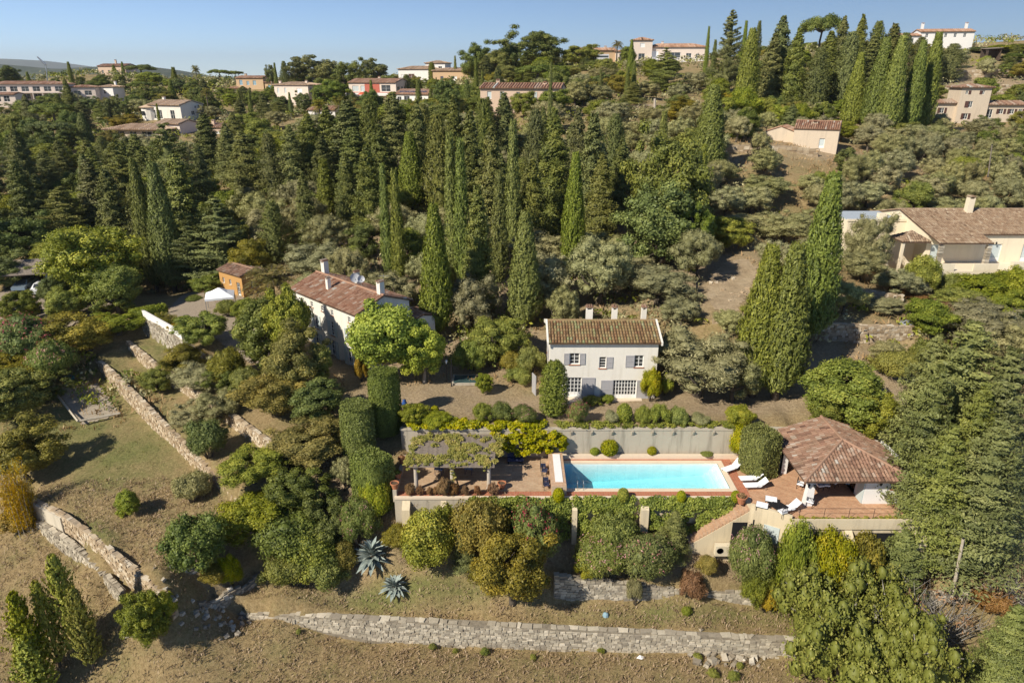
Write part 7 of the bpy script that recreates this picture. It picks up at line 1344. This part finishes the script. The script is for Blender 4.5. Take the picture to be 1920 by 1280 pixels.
# --- behind the houses
T('olive_tree', 1128, 450, 75, 130, 'olive tree on the slope right behind the white house'); T('olive_tree', 1238, 500, 73, 130, 'olive tree leaning over the chimneys of the white house'); T('olive_tree', 1185, 480, 79, 90, 'olive tree higher behind the white house'); T('olive_tree', 1060, 540, 70, 70, 'small olive at the white house gable'); T('olive_tree', 1280, 560, 68, 80, 'olive tree at the foot of the bare earth slope'); T('shrub', 1420, 590, 68, 70, 'scrub below the bare earth slope'); T('olive_tree', 1400, 400, 92, 110, 'olive tree above the bare earth slope'); T('olive_tree', 1480, 395, 90, 120, 'olive tree behind the cypress twins'); T('olive_tree', 1440, 330, 104, 100, 'olive tree below the shed terraces')
T('oak', 1270, 238, 86, 200, 'massive dark oak in the middle of the slope'); T('oak', 1245, 340, 83, 150, 'lower dark oak in front of the massive one'); T('oak', 1320, 380, 82, 80, 'dark oak beside the bare earth slope')
T('olive_tree', 1638, 400, 81, 96, 'olive tree hiding the flat wing of the hillside house'); T('olive_tree', 1622, 470, 77, 90, 'olive tree below the hillside house'); T('olive_tree', 1690, 505, 73.5, 90, 'olive tree at the short warm stone wall'); T('olive_tree', 1660, 560, 69.5, 90, 'olive tree casting shade on the stone wall with the tyre'); T('olive_tree', 1850, 570, 66, 150, 'wide olive tree below the vines of the hillside house'); T('olive_tree', 1900, 600, 63, 110, 'olive tree cut by the edge below the hillside house'); T('shrub', 1735, 478, 75.2, 70, 'vine-covered mound at the hillside house terrace'); T('shrub', 1790, 512, 75, 50, 'leafy vine on the terrace wall'); T('leafy_tree', 1850, 514, 73.5, 110, 'dense leafy fig below the hillside house'); T('leafy_tree', 1905, 502, 73.2, 90, 'leafy tree cut by the edge at the hillside house'); T('leafy_tree', 1800, 540, 71.5, 90, 'leafy bush under the hillside house terrace'); T('dry_shrub', 1715, 545, 73.4, 60, 'straw-coloured tall grass tuft above the short stone wall'); T('dry_shrub', 1770, 565, 70, 50, 'straw-coloured grass tuft above the wall with the tyre'); T('shrub', 1760, 640, 61, 80, 'weedy bush below the wall with the tyre'); T('olive_green_shrub', 1690, 660, 60, 90, 'dry weeds above the persimmon-like tree')
# --- belt of tall cypresses behind the houses
for kd, px, top, Y, w, lb in (('slim_cypress', 716, 308, 84, 26, 'slim cypress of the twin pair behind the farmhouse ridge'), ('slim_cypress', 738, 318, 83, 30, 'slightly shorter slim cypress of the farmhouse twin pair'), ('broad_cypress', 812, 384, 72, 62, 'sunlit cypress closest to the farmhouse gable'), ('slim_cypress', 842, 250, 83, 34, 'tall slim cypress behind the gable-side cypress'), ('slim_cypress', 862, 262, 82, 36, 'tall slim cypress in the middle of the belt'), ('dark_conifer', 895, 350, 77, 70, 'shaggy conifer in the middle of the cypress belt'), ('slim_cypress', 935, 322, 83, 36, 'slim cypress between the shaggy conifer and the stout cypress'), ('broad_cypress', 985, 398, 71.5, 62, 'stout sunlit cypress beside the white house'), ('slim_cypress', 962, 226, 92, 34, 'lofty slim cypress rising above the belt'), ('broad_cypress', 1080, 288, 84, 46, 'brownish cypress above the white house'), ('slim_cypress', 605, 298, 112, 38, 'lone cypress among grey bushes'), ('broad_cypress', 767, 248, 112, 52, 'bright cypress rising from the dark wood'), ('slim_cypress', 1033, 118, 132, 12, 'very thin cypress in front of the pink farmhouse'), ('broad_cypress', 1340, 160, 112, 62, 'shaggy cypress beside the stone shed terraces'), ('broad_cypress', 1412, 55, 165, 44, 'leaning cypress by the dark conifer wood'), ('broad_cypress', 1185, 75, 215, 16, 'cypress in front of the skyline palm')): T(kd, px, top, Y, w, lb)
for kd, px, top, Y, w in (('dark_conifer', 1040, 205, 100, 90), ('dark_conifer', 1115, 215, 98, 80), ('dark_conifer', 1000, 300, 93, 70), ('dark_conifer', 920, 240, 96, 70), ('dark_conifer', 880, 210, 104, 64), ('dark_conifer', 820, 215, 107, 80), ('dark_conifer', 780, 190, 116, 70), ('dark_conifer', 735, 175, 128, 70), ('dark_conifer', 690, 185, 128, 70), ('dark_conifer', 650, 190, 128, 80), ('dark_conifer', 610, 200, 130, 70), ('dark_conifer', 575, 215, 128, 76), ('dark_conifer', 850, 180, 124, 60), ('dark_conifer', 905, 185, 122, 60), ('dark_conifer', 945, 175, 124, 56), ('dark_conifer', 1085, 205, 108, 60), ('dark_conifer', 660, 240, 118, 80), ('dark_conifer', 710, 235, 116, 76), ('dark_conifer', 540, 235, 124, 70), ('dark_conifer', 500, 250, 124, 66), ('dark_conifer', 1005, 205, 112, 60), ('dark_conifer', 1130, 290, 93, 70), ('dark_conifer', 450, 245, 132, 66), ('dark_conifer', 420, 232, 140, 60), ('dark_conifer', 380, 215, 146, 60)): T(kd, px, top, Y, w, group='conifers of the dark wood')
for kd, px, top, Y, w, lb in (('broad_cypress', 1616, 100, 150, 38, 'row'), ('broad_cypress', 1664, 72, 146, 46, 'row'), ('broad_cypress', 1694, 70, 144, 46, 'row'), ('broad_cypress', 1733, 78, 146, 38, 'row'), ('broad_cypress', 1762, 62, 150, 40, 'row')): T(kd, px, top, Y, w, ordinal((1616, 1664, 1694, 1733, 1762).index(px)) + ' tall cypress in the row from the stone shed to the stone farmhouse', group='row of tall cypresses')
for kd, px, top, Y, w in (('dark_conifer', 1470, 32, 178, 60), ('dark_conifer', 1500, 55, 172, 54), ('dark_conifer', 1455, 65, 174, 50), ('dark_conifer', 1585, 32, 186, 56), ('dark_conifer', 1620, 28, 196, 50), ('dark_conifer', 1650, 40, 198, 50), ('dark_conifer', 1680, 45, 200, 50), ('dark_conifer', 1560, 60, 176, 60), ('dark_conifer', 1600, 60, 172, 60), ('dark_conifer', 1640, 70, 176, 60), ('dark_conifer', 1700, 62, 196, 50), ('dark_conifer', 1730, 70, 196, 46), ('dark_conifer', 1760, 78, 202, 46), ('dark_conifer', 1790, 82, 206, 60), ('dark_conifer', 1540, 90, 168, 60), ('dark_conifer', 1425, 40, 182, 24)): T(kd, px, top, Y, w, group='conifers of the hilltop wood')
for kd, px, top, Y, w, lb in (('slim_cypress', 1330, 50, 225, 10, 'thin skyline cypress at the end of the crest villa'), ('slim_cypress', 1342, 75, 222, 13, 'shorter skyline cypress near the crest villa'), ('cedar', 1375, 20, 198, 78, 'tall dark cedar on the skyline beside the crest villa'), ('slim_cypress', 1400, 40, 205, 14, 'skyline cypress behind the tall cedar'), ('umbrella_pine', 1545, 28, 218, 78, 'umbrella pine on the hilltop skyline'), ('cedar', 1250, 90, 205, 84, 'spreading cedar below the crest villa'), ('palm', 1158, 76, 255, 24, 'tall palm on the skyline next to the yellow house'), ('leafy_tree', 1178, 88, 262, 30, 'leafy tree behind the skyline palm'), ('oak', 1008, 50, 258, 130, 'great round tree on the central skyline'), ('oak', 965, 72, 262, 70, 'tree at the shoulder of the great round skyline tree'), ('oak', 897, 78, 272, 66, 'dark round tree on the skyline above the apricot villa'), ('leafy_tree', 1090, 84, 258, 70, 'lower tree beside the great round skyline tree'), ('leafy_tree', 935, 95, 255, 60, 'leafy tree between the two dark skyline trees'), ('open_tree', 580, 104, 295, 78, 'tall open-crowned tree with pale trunk on the skyline'), ('open_tree', 555, 110, 297, 50, 'slimmer open-crowned skyline tree'), ('oak', 650, 110, 280, 84, 'dark skyline tree behind the red-walled villa'), ('open_tree', 697, 110, 285, 56, 'airy skyline tree behind the red-walled villa'), ('oak', 620, 150, 262, 74, 'dark dome of foliage next to the cream villa'), ('open_tree', 612, 112, 290, 50, 'open tree between the two skyline groups'), ('slim_cypress', 853, 105, 300, 8, 'thin cypress on the skyline above the apricot villa'), ('clipped_cypress', 809, 117, 302, 14, 'dense column cypress in front of the loggia villa'), ('slim_cypress', 514, 118, 290, 9, 'thin cypress beside the slanting skyline tree'), ('open_tree', 504, 122, 292, 24, 'slanting sparse tree on the skyline'), ('dark_conifer', 531, 115, 290, 22, 'dark narrow conifer on the skyline'), ('umbrella_pine', 410, 130, 330, 44, 'flat-topped pine on the skyline before the blue-shuttered house'), ('umbrella_pine', 440, 133, 335, 34, 'second flat-topped pine closer to the blue-shuttered house'), ('palm', 365, 122, 330, 20, 'lone tall palm against the sky'), ('palm', 385, 165, 232, 22, 'tall palm with dry fronds beside the rotunda villa'), ('palm', 597, 186, 215, 34, 'short palm in front of the low bungalow'), ('palm', 634, 180, 222, 40, 'drooping palm beside the low bungalow'), ('slim_cypress', 127, 116, 330, 11, 'slim cypress near the tall mast'), ('umbrella_pine', 262, 121, 340, 56, 'broad pine beside the turret house'), ('leafy_tree', 280, 135, 330, 50, 'golden-green tree under the broad pine'), ('slim_cypress', 324, 126, 310, 16, 'tall skyline cypress beyond the broad pine'), ('broad_cypress', 318, 150, 270, 16, 'cypress above the rotunda villa'), ('slim_cypress', 212, 122, 385, 10, 'cypress just in front of the turret house'), ('slim_cypress', 228, 116, 390, 8, 'thin cypress behind the turret house'), ('oak', 10, 118, 330, 60, 'dark tree at the skyline edge above the apartment block'), ('slim_cypress', 50, 135, 325, 10, 'small cypress above the apartment block'), ('slim_cypress', 235, 182, 235, 11, 'cypress before the rotunda villa terrace'), ('slim_cypress', 213, 180, 232, 13, 'cypress uphill of the low house'), ('slim_cypress', 293, 194, 214, 7, 'very slim cypress at the rotunda villa wall'), ('broad_cypress', 150, 212, 178, 30, 'broad dark cypress below the apartment block'), ('slim_cypress', 45, 218, 195, 16, 'cypress at the hedge below the annex'), ('slim_cypress', 783, 150, 225, 14, 'cypress in front of the solar house'), ('slim_cypress', 892, 110, 205, 13, 'cypress beside the pink farmhouse'), ('slim_cypress', 807, 165, 225, 10, 'small cypress after the solar house'), ('slim_cypress', 695, 150, 235, 11, 'cypress in front of the red-walled villa'), ('slim_cypress', 1178, 125, 185, 12, 'slim cypress above the pink terrace wall'), ('slim_cypress', 1190, 115, 187, 13, 'second slim cypress above the pink terrace wall'), ('slim_cypress', 1127, 130, 190, 10, 'small cypress between olives above the pink terrace wall'), ('leafy_tree', 985, 172, 156, 54, 'pruned plane tree in front of the pink farmhouse'), ('leafy_tree', 1040, 168, 157, 64, 'spreading tree at the gable of the pink farmhouse'), ('leafy_tree', 1400, 165, 150, 60, 'golden-green tree above the leaning shaggy cypress'), ('leafy_tree', 1350, 180, 148, 70, 'yellowish leafy tree uphill of the massive oak')): T(kd, px, top, Y, w, lb)

for kd, px, top, Y, w, lb in (('oak', 1835, 88, 250, 40, 'dark bush beside the hilltop house'), ('leafy_tree', 1880, 84, 252, 56, 'leafy tree over the open hilltop shed'), ('leafy_tree', 1912, 82, 250, 50, 'leafy tree at the edge of the hilltop'), ('oak', 1900, 100, 236, 50, 'dark bush below the open hilltop shed'), ('leafy_tree', 118, 540, 81, 70, 'leafy tree between the yard and the lower lawn'), ('olive_green_tree', 60, 630, 75, 80, 'bushy tree screening the parking yard')): T(kd, px, top, Y, w, lb)

T('oak', 96, 515, 85, 64, 'dark tree beside the pale car at the carport'); T('leafy_tree', 30, 545, 80, 60, 'low leafy tree in the parking yard corner'); T('leafy_tree', 455, 560, 76, 60, 'leafy tree in front of the ochre cottage'); T('oak', 420, 690, 61, 80, 'dark rounded tree above the second terrace')
T('grey_cypress', 1850, 720, 45, 120, 'grey cypress in the middle of the dense group')

for i, (px, py, w) in enumerate(((810, 1217, 16), (853, 1222, 11), (908, 1224, 17), (1000, 1236, 13), (1128, 1222, 17), (1310, 1236, 18), (1337, 1268, 22), (1376, 1272, 22), (1388, 1250, 14), (1288, 1150, 20), (560, 1190, 10))): plant_px('shrub', px, py - w * .6, None, w, ordinal(i) + ' small bright weed sprouting beside the long terrace wall', base=py + 2, group='weeds beside the long terrace wall')
# ------------------------------------------------------------------ the rest of the wooded hillside
LAND.update({'the white house': (cx, YF), 'the long farmhouse': (mid.x, mid.y), 'the hillside house': (62, 82), 'the ochre cottage': tuple(h20.e.location[:2]), 'the ruined wall': tuple(bpy.data.objects['ruined_wall'].location[:2]), 'the carport': tuple(cp2.location[:2]), 'the pool house': (26, 47)})
# things that must stay in sight: picture box and how far off they are
SEE = [(905, 150, 1070, 196, 160), (1195, 75, 1330, 116, 270), (1105, 90, 1150, 116, 275), (1715, 60, 1822, 84, 250), (1768, 160, 1902, 224, 165), (1462, 218, 1596, 272, 122), (800, 134, 880, 152, 290), (748, 120, 830, 148, 300), (655, 146, 755, 184, 255), (735, 172, 800, 192, 238), (512, 150, 590, 176, 262), (445, 146, 502, 170, 300), (255, 190, 346, 222, 215), (182, 230, 326, 250, 190), (0, 150, 118, 184, 280), (186, 126, 238, 142, 390), (186, 162, 214, 176, 295), (396, 240, 420, 260, 195), (590, 204, 626, 214, 220), (446, 320, 473, 342, 136), (1590, 385, 1925, 520, 78), (1095, 165, 1200, 195, 170), (1310, 480, 1420, 580, 66), (1360, 255, 1440, 290, 116), (1790, 100, 1925, 165, 200), (540, 495, 790, 690, 60), (1020, 580, 1235, 745, 58), (1845, 90, 1872, 102, 232), (55, 100, 95, 155, 330), (1530, 28, 1565, 80, 215), (1470, 285, 1560, 320, 118), (1215, 150, 1235, 200, 165), (20, 500, 90, 560, 90), (400, 540, 470, 590, 80)]
SEE = [(a, b, c_, (e_ - (e_ - b) * .42 if D > 110 and e_ < 300 and b > 55 and c_ - a > 30 else e_), D) for a, b, c_, e_, D in SEE]
BLD = [o for o in bpy.data.objects if o.type == 'EMPTY' and o.get('category') in ('house', 'pool house', 'tent', 'carport', 'shed', 'shelter') and o.parent is None]
bl = np.array([(o.location.x, o.location.y, 10.0 if o.location.y > 110 else 8.0) for o in BLD])
pos = np.array([(p[2], p[3], p[6]) for p in PLANTED])
skytop = [(0, 122), (60, 150), (130, 145), (250, 135), (300, 148), (400, 150), (500, 150), (560, 140), (720, 140), (760, 140), (850, 140), (890, 105), (940, 100), (1080, 100), (1120, 112), (1320, 112), (1360, 90), (1560, 75), (1720, 82), (1820, 86), (1920, 80)]
def sky_at(px): return float(np.interp(px, [a for a, b in skytop], [b for a, b in skytop]))
FILLED = 0; n_ol = sum(p[1] == 'olive_tree' for p in PLANTED)
for tries in range(11000):
    # the slope behind the houses first, then the hill
    Y = 64 + (140 - 64) * rnd.random() ** 1.1 if tries < 3500 else 110 + (390 - 110) * rnd.random() ** 1.2; u = rnd.uniform(-1.02, 1.02); x = u * (.80 * Y + 6)
    z = H(x, Y)
    px, py, dd = PR(x, Y, z)
    if not (-60 < px < 1980) or py > 640: continue
    # what grows where
    k = rnd.random(); far = Y > 150
    if 1340 < px < 1700 and py > 240 or px > 1500 and py > 150: kind, h, w = ('olive_tree', rnd.uniform(3.6, 5.4), rnd.uniform(4.2, 6.4)) if k < .86 else ('leafy_tree', rnd.uniform(3.5, 5.5), rnd.uniform(4, 6)) if k < .95 else ('oak', rnd.uniform(4, 6), rnd.uniform(4.5, 6.5))
    elif px > 1040 and Y > 120: kind, h, w = ('olive_tree', rnd.uniform(4, 6), rnd.uniform(5, 8)) if k < .9 else ('shrub', rnd.uniform(2, 3), rnd.uniform(2.5, 4))
    elif 430 < px < 1180 and Y < 150: kind, h, w = ('dark_conifer', rnd.uniform(9, 13), rnd.uniform(4, 6)) if (k < .32 and Y > 92 and px > 520) else ('olive_tree', rnd.uniform(4.5, 7), rnd.uniform(6, 9)) if k < .84 else ('oak', rnd.uniform(5, 7.5), rnd.uniform(5.5, 8)) if k < .93 else ('leafy_tree', rnd.uniform(4, 6.5), rnd.uniform(5, 7))
    elif px <= 430 and Y < 150: kind, h, w = ('dark_conifer', rnd.uniform(10, 15), rnd.uniform(4.5, 6.5)) if k < .38 else ('grey_cypress', rnd.uniform(9, 13), rnd.uniform(6, 8)) if k < .48 else ('oak', rnd.uniform(6, 9), rnd.uniform(6, 9)) if k < .72 else ('cedar', rnd.uniform(9, 13), rnd.uniform(7, 10)) if k < .82 else ('leafy_tree', rnd.uniform(5, 8), rnd.uniform(6, 8))
    else: kind, h, w = ('olive_tree', rnd.uniform(4, 6.5), rnd.uniform(6, 10)) if k < .44 else ('oak', rnd.uniform(5, 8.5), rnd.uniform(6, 10)) if k < .66 else ('leafy_tree', rnd.uniform(4, 7.5), rnd.uniform(6, 9)) if k < .80 else ('dark_conifer', rnd.uniform(7, 11), rnd.uniform(4, 6)) if k < .88 else ('olive_green_tree', rnd.uniform(4, 7), rnd.uniform(5, 8)) if k < .94 else ('slim_cypress', rnd.uniform(7, 12), rnd.uniform(1.4, 2.2)) if k < .985 else ('umbrella_pine', rnd.uniform(7, 10), rnd.uniform(8, 11))
    if kind == 'olive_tree':
        if n_ol > 270: kind = rnd.choice(('leafy_tree', 'oak', 'olive_green_tree', 'grey_cypress'))
    if kind == 'slim_cypress' and px > 1500 and Y < 110: kind, h, w = 'olive_tree', 4.5, 5.5
    if far: w *= 1.12
    d = np.hypot(pos[:, 0] - x, pos[:, 1] - Y)
    if (d < (pos[:, 2] + w) * .36).any(): continue
    if len(bl) and (np.hypot(bl[:, 0] - x, bl[:, 1] - Y) < bl[:, 2] + w * .3).any(): continue
    if 44 < x < 76 and 74 < Y < 96 or Y < 70 and (-26 < x < 16): continue
    if in_poly(np.array([x]), np.array([Y]), [(-75, 95), (-47, 95), (-22, 64), (-26, 60), (-50, 74), (-75, 74)])[0]: continue
    okk = True
    for q in range(5):
        t_ = PR(x, Y, z + h)[1]; hw = w / 2 / dd * FPX; bad = t_ < sky_at(px) - 2
        for a, b, c_, e_, D in SEE:
            if Y < D and px + hw > a and px - hw < c_ and t_ < e_ and py > b: bad = True; break
        if not bad: break
        h *= .8; w *= .84
        if h < 1.5: okk = False; break
    if not okk or bad: continue
    if 1310 < px < 1430 and 470 < py < 600: continue
    plant(kind, x, Y, h, w, None, z); pos = np.vstack([pos, (x, Y, w)]); FILLED += 1; n_ol += kind == 'olive_tree'
    if FILLED >= 760: break
# name every tree that has no words of its own by its kind and the building it stands near
WORDS = {'olive_tree': 'grey-green olive tree', 'oak': 'dark round-headed tree', 'leafy_tree': 'mid-green leafy tree', 'dark_conifer': 'dark pointed conifer', 'grey_cypress': 'feathery greyish conifer', 'cedar': 'dark tiered cedar', 'slim_cypress': 'slim hillside cypress', 'olive_green_tree': 'golden-green bushy tree', 'umbrella_pine': 'flat-topped hillside pine', 'shrub': 'low hillside shrub', 'broad_cypress': 'stout hillside cypress'}
keys = sorted(LAND); buckets = {}
for p in PLANTED:
    if p[0].get('label'): continue
    k = min(keys, key=lambda q: math.hypot(LAND[q][0] - p[2], LAND[q][1] - p[3])); buckets.setdefault((p[1], k), []).append((math.hypot(LAND[k][0] - p[2], LAND[k][1] - p[3]), p))
for (kind, k), L in buckets.items():
    for i, (d, p) in enumerate(sorted(L, key=lambda q: q[0])):
        p[0]['label'] = f"{ordinal(i)} {WORDS[kind]} counting outwards from {k}"
        if not p[0].get('group'): p[0]['group'] = WORDS[kind] + 's of the hillside'
# ------------------------------------------------------------------ brush between the trees, one mass
def brush(name, label, n, mat, seed, keep, s0=1.0):
    y = 64 + 330 * rng.random(n) ** 1.25; x = rng.uniform(-1, 1, n) * (.80 * y + 6); z = Hn(x, y)
    d = y * CP - (z - CAM_H) * SP; px = 960 + FPX * x / d; py = 640 - FPX * (y * SP + (z - CAM_H) * CP) / d
    ok = keep(px, py, x, y) & ~in_poly(x, y, [(-75, 95), (-47, 95), (-22, 64), (-26, 60), (-50, 74), (-75, 74)]) & ~((x > 43) & (x < 76) & (y > 73) & (y < 96)) & ~((px > 1310) & (px < 1430) & (py > 470) & (py < 600)) & (np.hypot(x - 8, y - 60) > 9) & (np.hypot(x + 18, y - 70) > 9)
    for b in bl: ok &= np.hypot(x - b[0], y - b[1]) > b[2] * .9
    for a, b, c_, e_, D in SEE: ok &= ~((y < D) & (px > a - 4) & (px < c_ + 4) & (py - 1.6 / d * FPX < e_) & (py > b))
    x, y, z = x[ok], y[ok], z[ok]; r = rng.uniform(.6, 1.5, len(x)) * (1 + (y - 64) / 260) * s0
    C = np.stack([x, y, z + r * .35, r], 1); idx = np.repeat(np.arange(len(C)), 26); m = len(idx); dd = dirs(m); dd[:, 2] = np.abs(dd[:, 2])
    pos_ = C[idx, :3] + dd * (C[idx, 3] * rng.uniform(.6, 1.05, m))[:, None] * np.array([1, 1, .8])
    me = sprays(name, pos_, dd, (.26 + C[idx, 1] / 420) * rng.uniform(.6, 1.3, m), rng.normal(.5, .2, len(C))[idx] + rng.normal(0, .17, m), .5, .8, .2); me.materials.append(M[mat]); add_obj(name, me, None, label=label, kind='stuff')
wood = lambda px, py, x, y: (px < 1180) | ((px < 1420) & (py < 480)) & (py > 110)
brush('grey_scrub', 'grey-green scrub filling the gaps between hillside trees', 3600, 'leaf_olive', 1, lambda px, py, x, y: (px < 1330) | (rng.random(len(px)) < .45))
brush('green_scrub', 'green brush growing between the hillside trees', 2600, 'leaf_green', 2, lambda px, py, x, y: (px < 1200) | (rng.random(len(px)) < .3))
brush('dark_scrub', 'dark evergreen brush in the wooded hollow', 1600, 'leaf_oak', 3, lambda px, py, x, y: (px < 1150))
# ------------------------------------------------------------------ rough grass on the fields, and undergrowth on the wooded slope
def tufts(name, label, n, region, hmin, hmax, mat, blades=7, keep=None, spread=.16):
    x0, x1, y0, y1 = region; x = rng.uniform(x0, x1, n); y = rng.uniform(y0, y1, n)
    ok = ~in_poly(x, y, DECK_POLY)
    pxs = 960 + FPX * x / (y * CP + (CAM_H + 6) * SP); ok &= (pxs > -60) & (pxs < 1980)
    for pl, d_, lam in STEPS[:7]:
        dist, sd, tp = poly_side(x, y, pl); ok &= (dist > .55)
    if keep is not None: ok &= keep(x, y)
    x, y = x[ok], y[ok]; z = Hn(x, y); n = len(x); idx = np.repeat(np.arange(n), blades); m = len(idx)
    s = rng.uniform(.6, 1.4, n)[idx]; hh = rng.uniform(hmin, hmax, m) * s
    pos = np.stack([x[idx] + rng.normal(0, spread, m) * s, y[idx] + rng.normal(0, spread, m) * s, z[idx] + hh * .38], 1)
    out = np.tile([0, 0, 1.0], (m, 1)); me = sprays(name, pos, out, hh, rng.normal(.5, .16, n)[idx] + rng.normal(0, .14, m), .22, .45, .3, None, rng.normal(0, 1, (m, 3)) * np.array([1, 1, .4]) + np.array([-.3, -.4, .5]), .2); me.materials.append(M[mat])
    add_obj(name, me, None, label=label, kind='stuff')
leafmat('grass_dry', [(0.0, (0.19, 0.14, 0.06)), (0.5, (0.36, 0.28, 0.135)), (1.0, (0.54, 0.44, 0.25))], .2)
leafmat('grass_green', [(0.0, (0.09, 0.10, 0.026)), (0.5, (0.18, 0.19, 0.055)), (1.0, (0.30, 0.28, 0.10))], .25)
tufts('dry_grass', 'straw-coloured dry grass on the lower fields', 19000, (-50, 40, 31, 52), .08, .30, 'grass_dry')
tufts('green_grass', 'short green weeds mixed into the dry grass', 6000, (-55, 40, 31, 72), .08, .26, 'grass_green', 6, lambda x, y: (np.sin(x * .35 + 1) * np.cos(y * .5 - x * .1) > .1) & ((y < 46) | (x < -20)))
tufts('slope_grass', 'dry grass and weeds on the wooded slope', 8000, (-110, 110, 60, 130), .25, .7, 'grass_dry', 6, lambda x, y: ~in_poly(x, y, [(-75, 95), (-47, 95), (-22, 64), (-26, 60), (-50, 74), (-75, 74)]) & ~((x > 17) & (x < 29) & (y < 84)), .3)
# ------------------------------------------------------------------ summer haze between here and the mountains
def haze():
    m = MB(); m.bx(-19000, 19000, -80, 14000, -130, 430); o = obj('haze', m, None, kind='stuff', label='thin bluish summer haze over the whole valley')
    t = bpy.data.materials.new('haze_air'); t.use_nodes = True; n = t.node_tree; n.nodes.remove(n.nodes['Principled BSDF'])
    v = n.nodes.new('ShaderNodeVolumePrincipled'); v.inputs['Color'].default_value = (.86, .92, 1.0, 1); v.inputs['Density'].default_value = 0.00007; v.inputs['Anisotropy'].default_value = .2
    n.links.new(v.outputs[0], n.nodes['Material Output'].inputs['Volume']); o.data.materials.append(t)
haze()
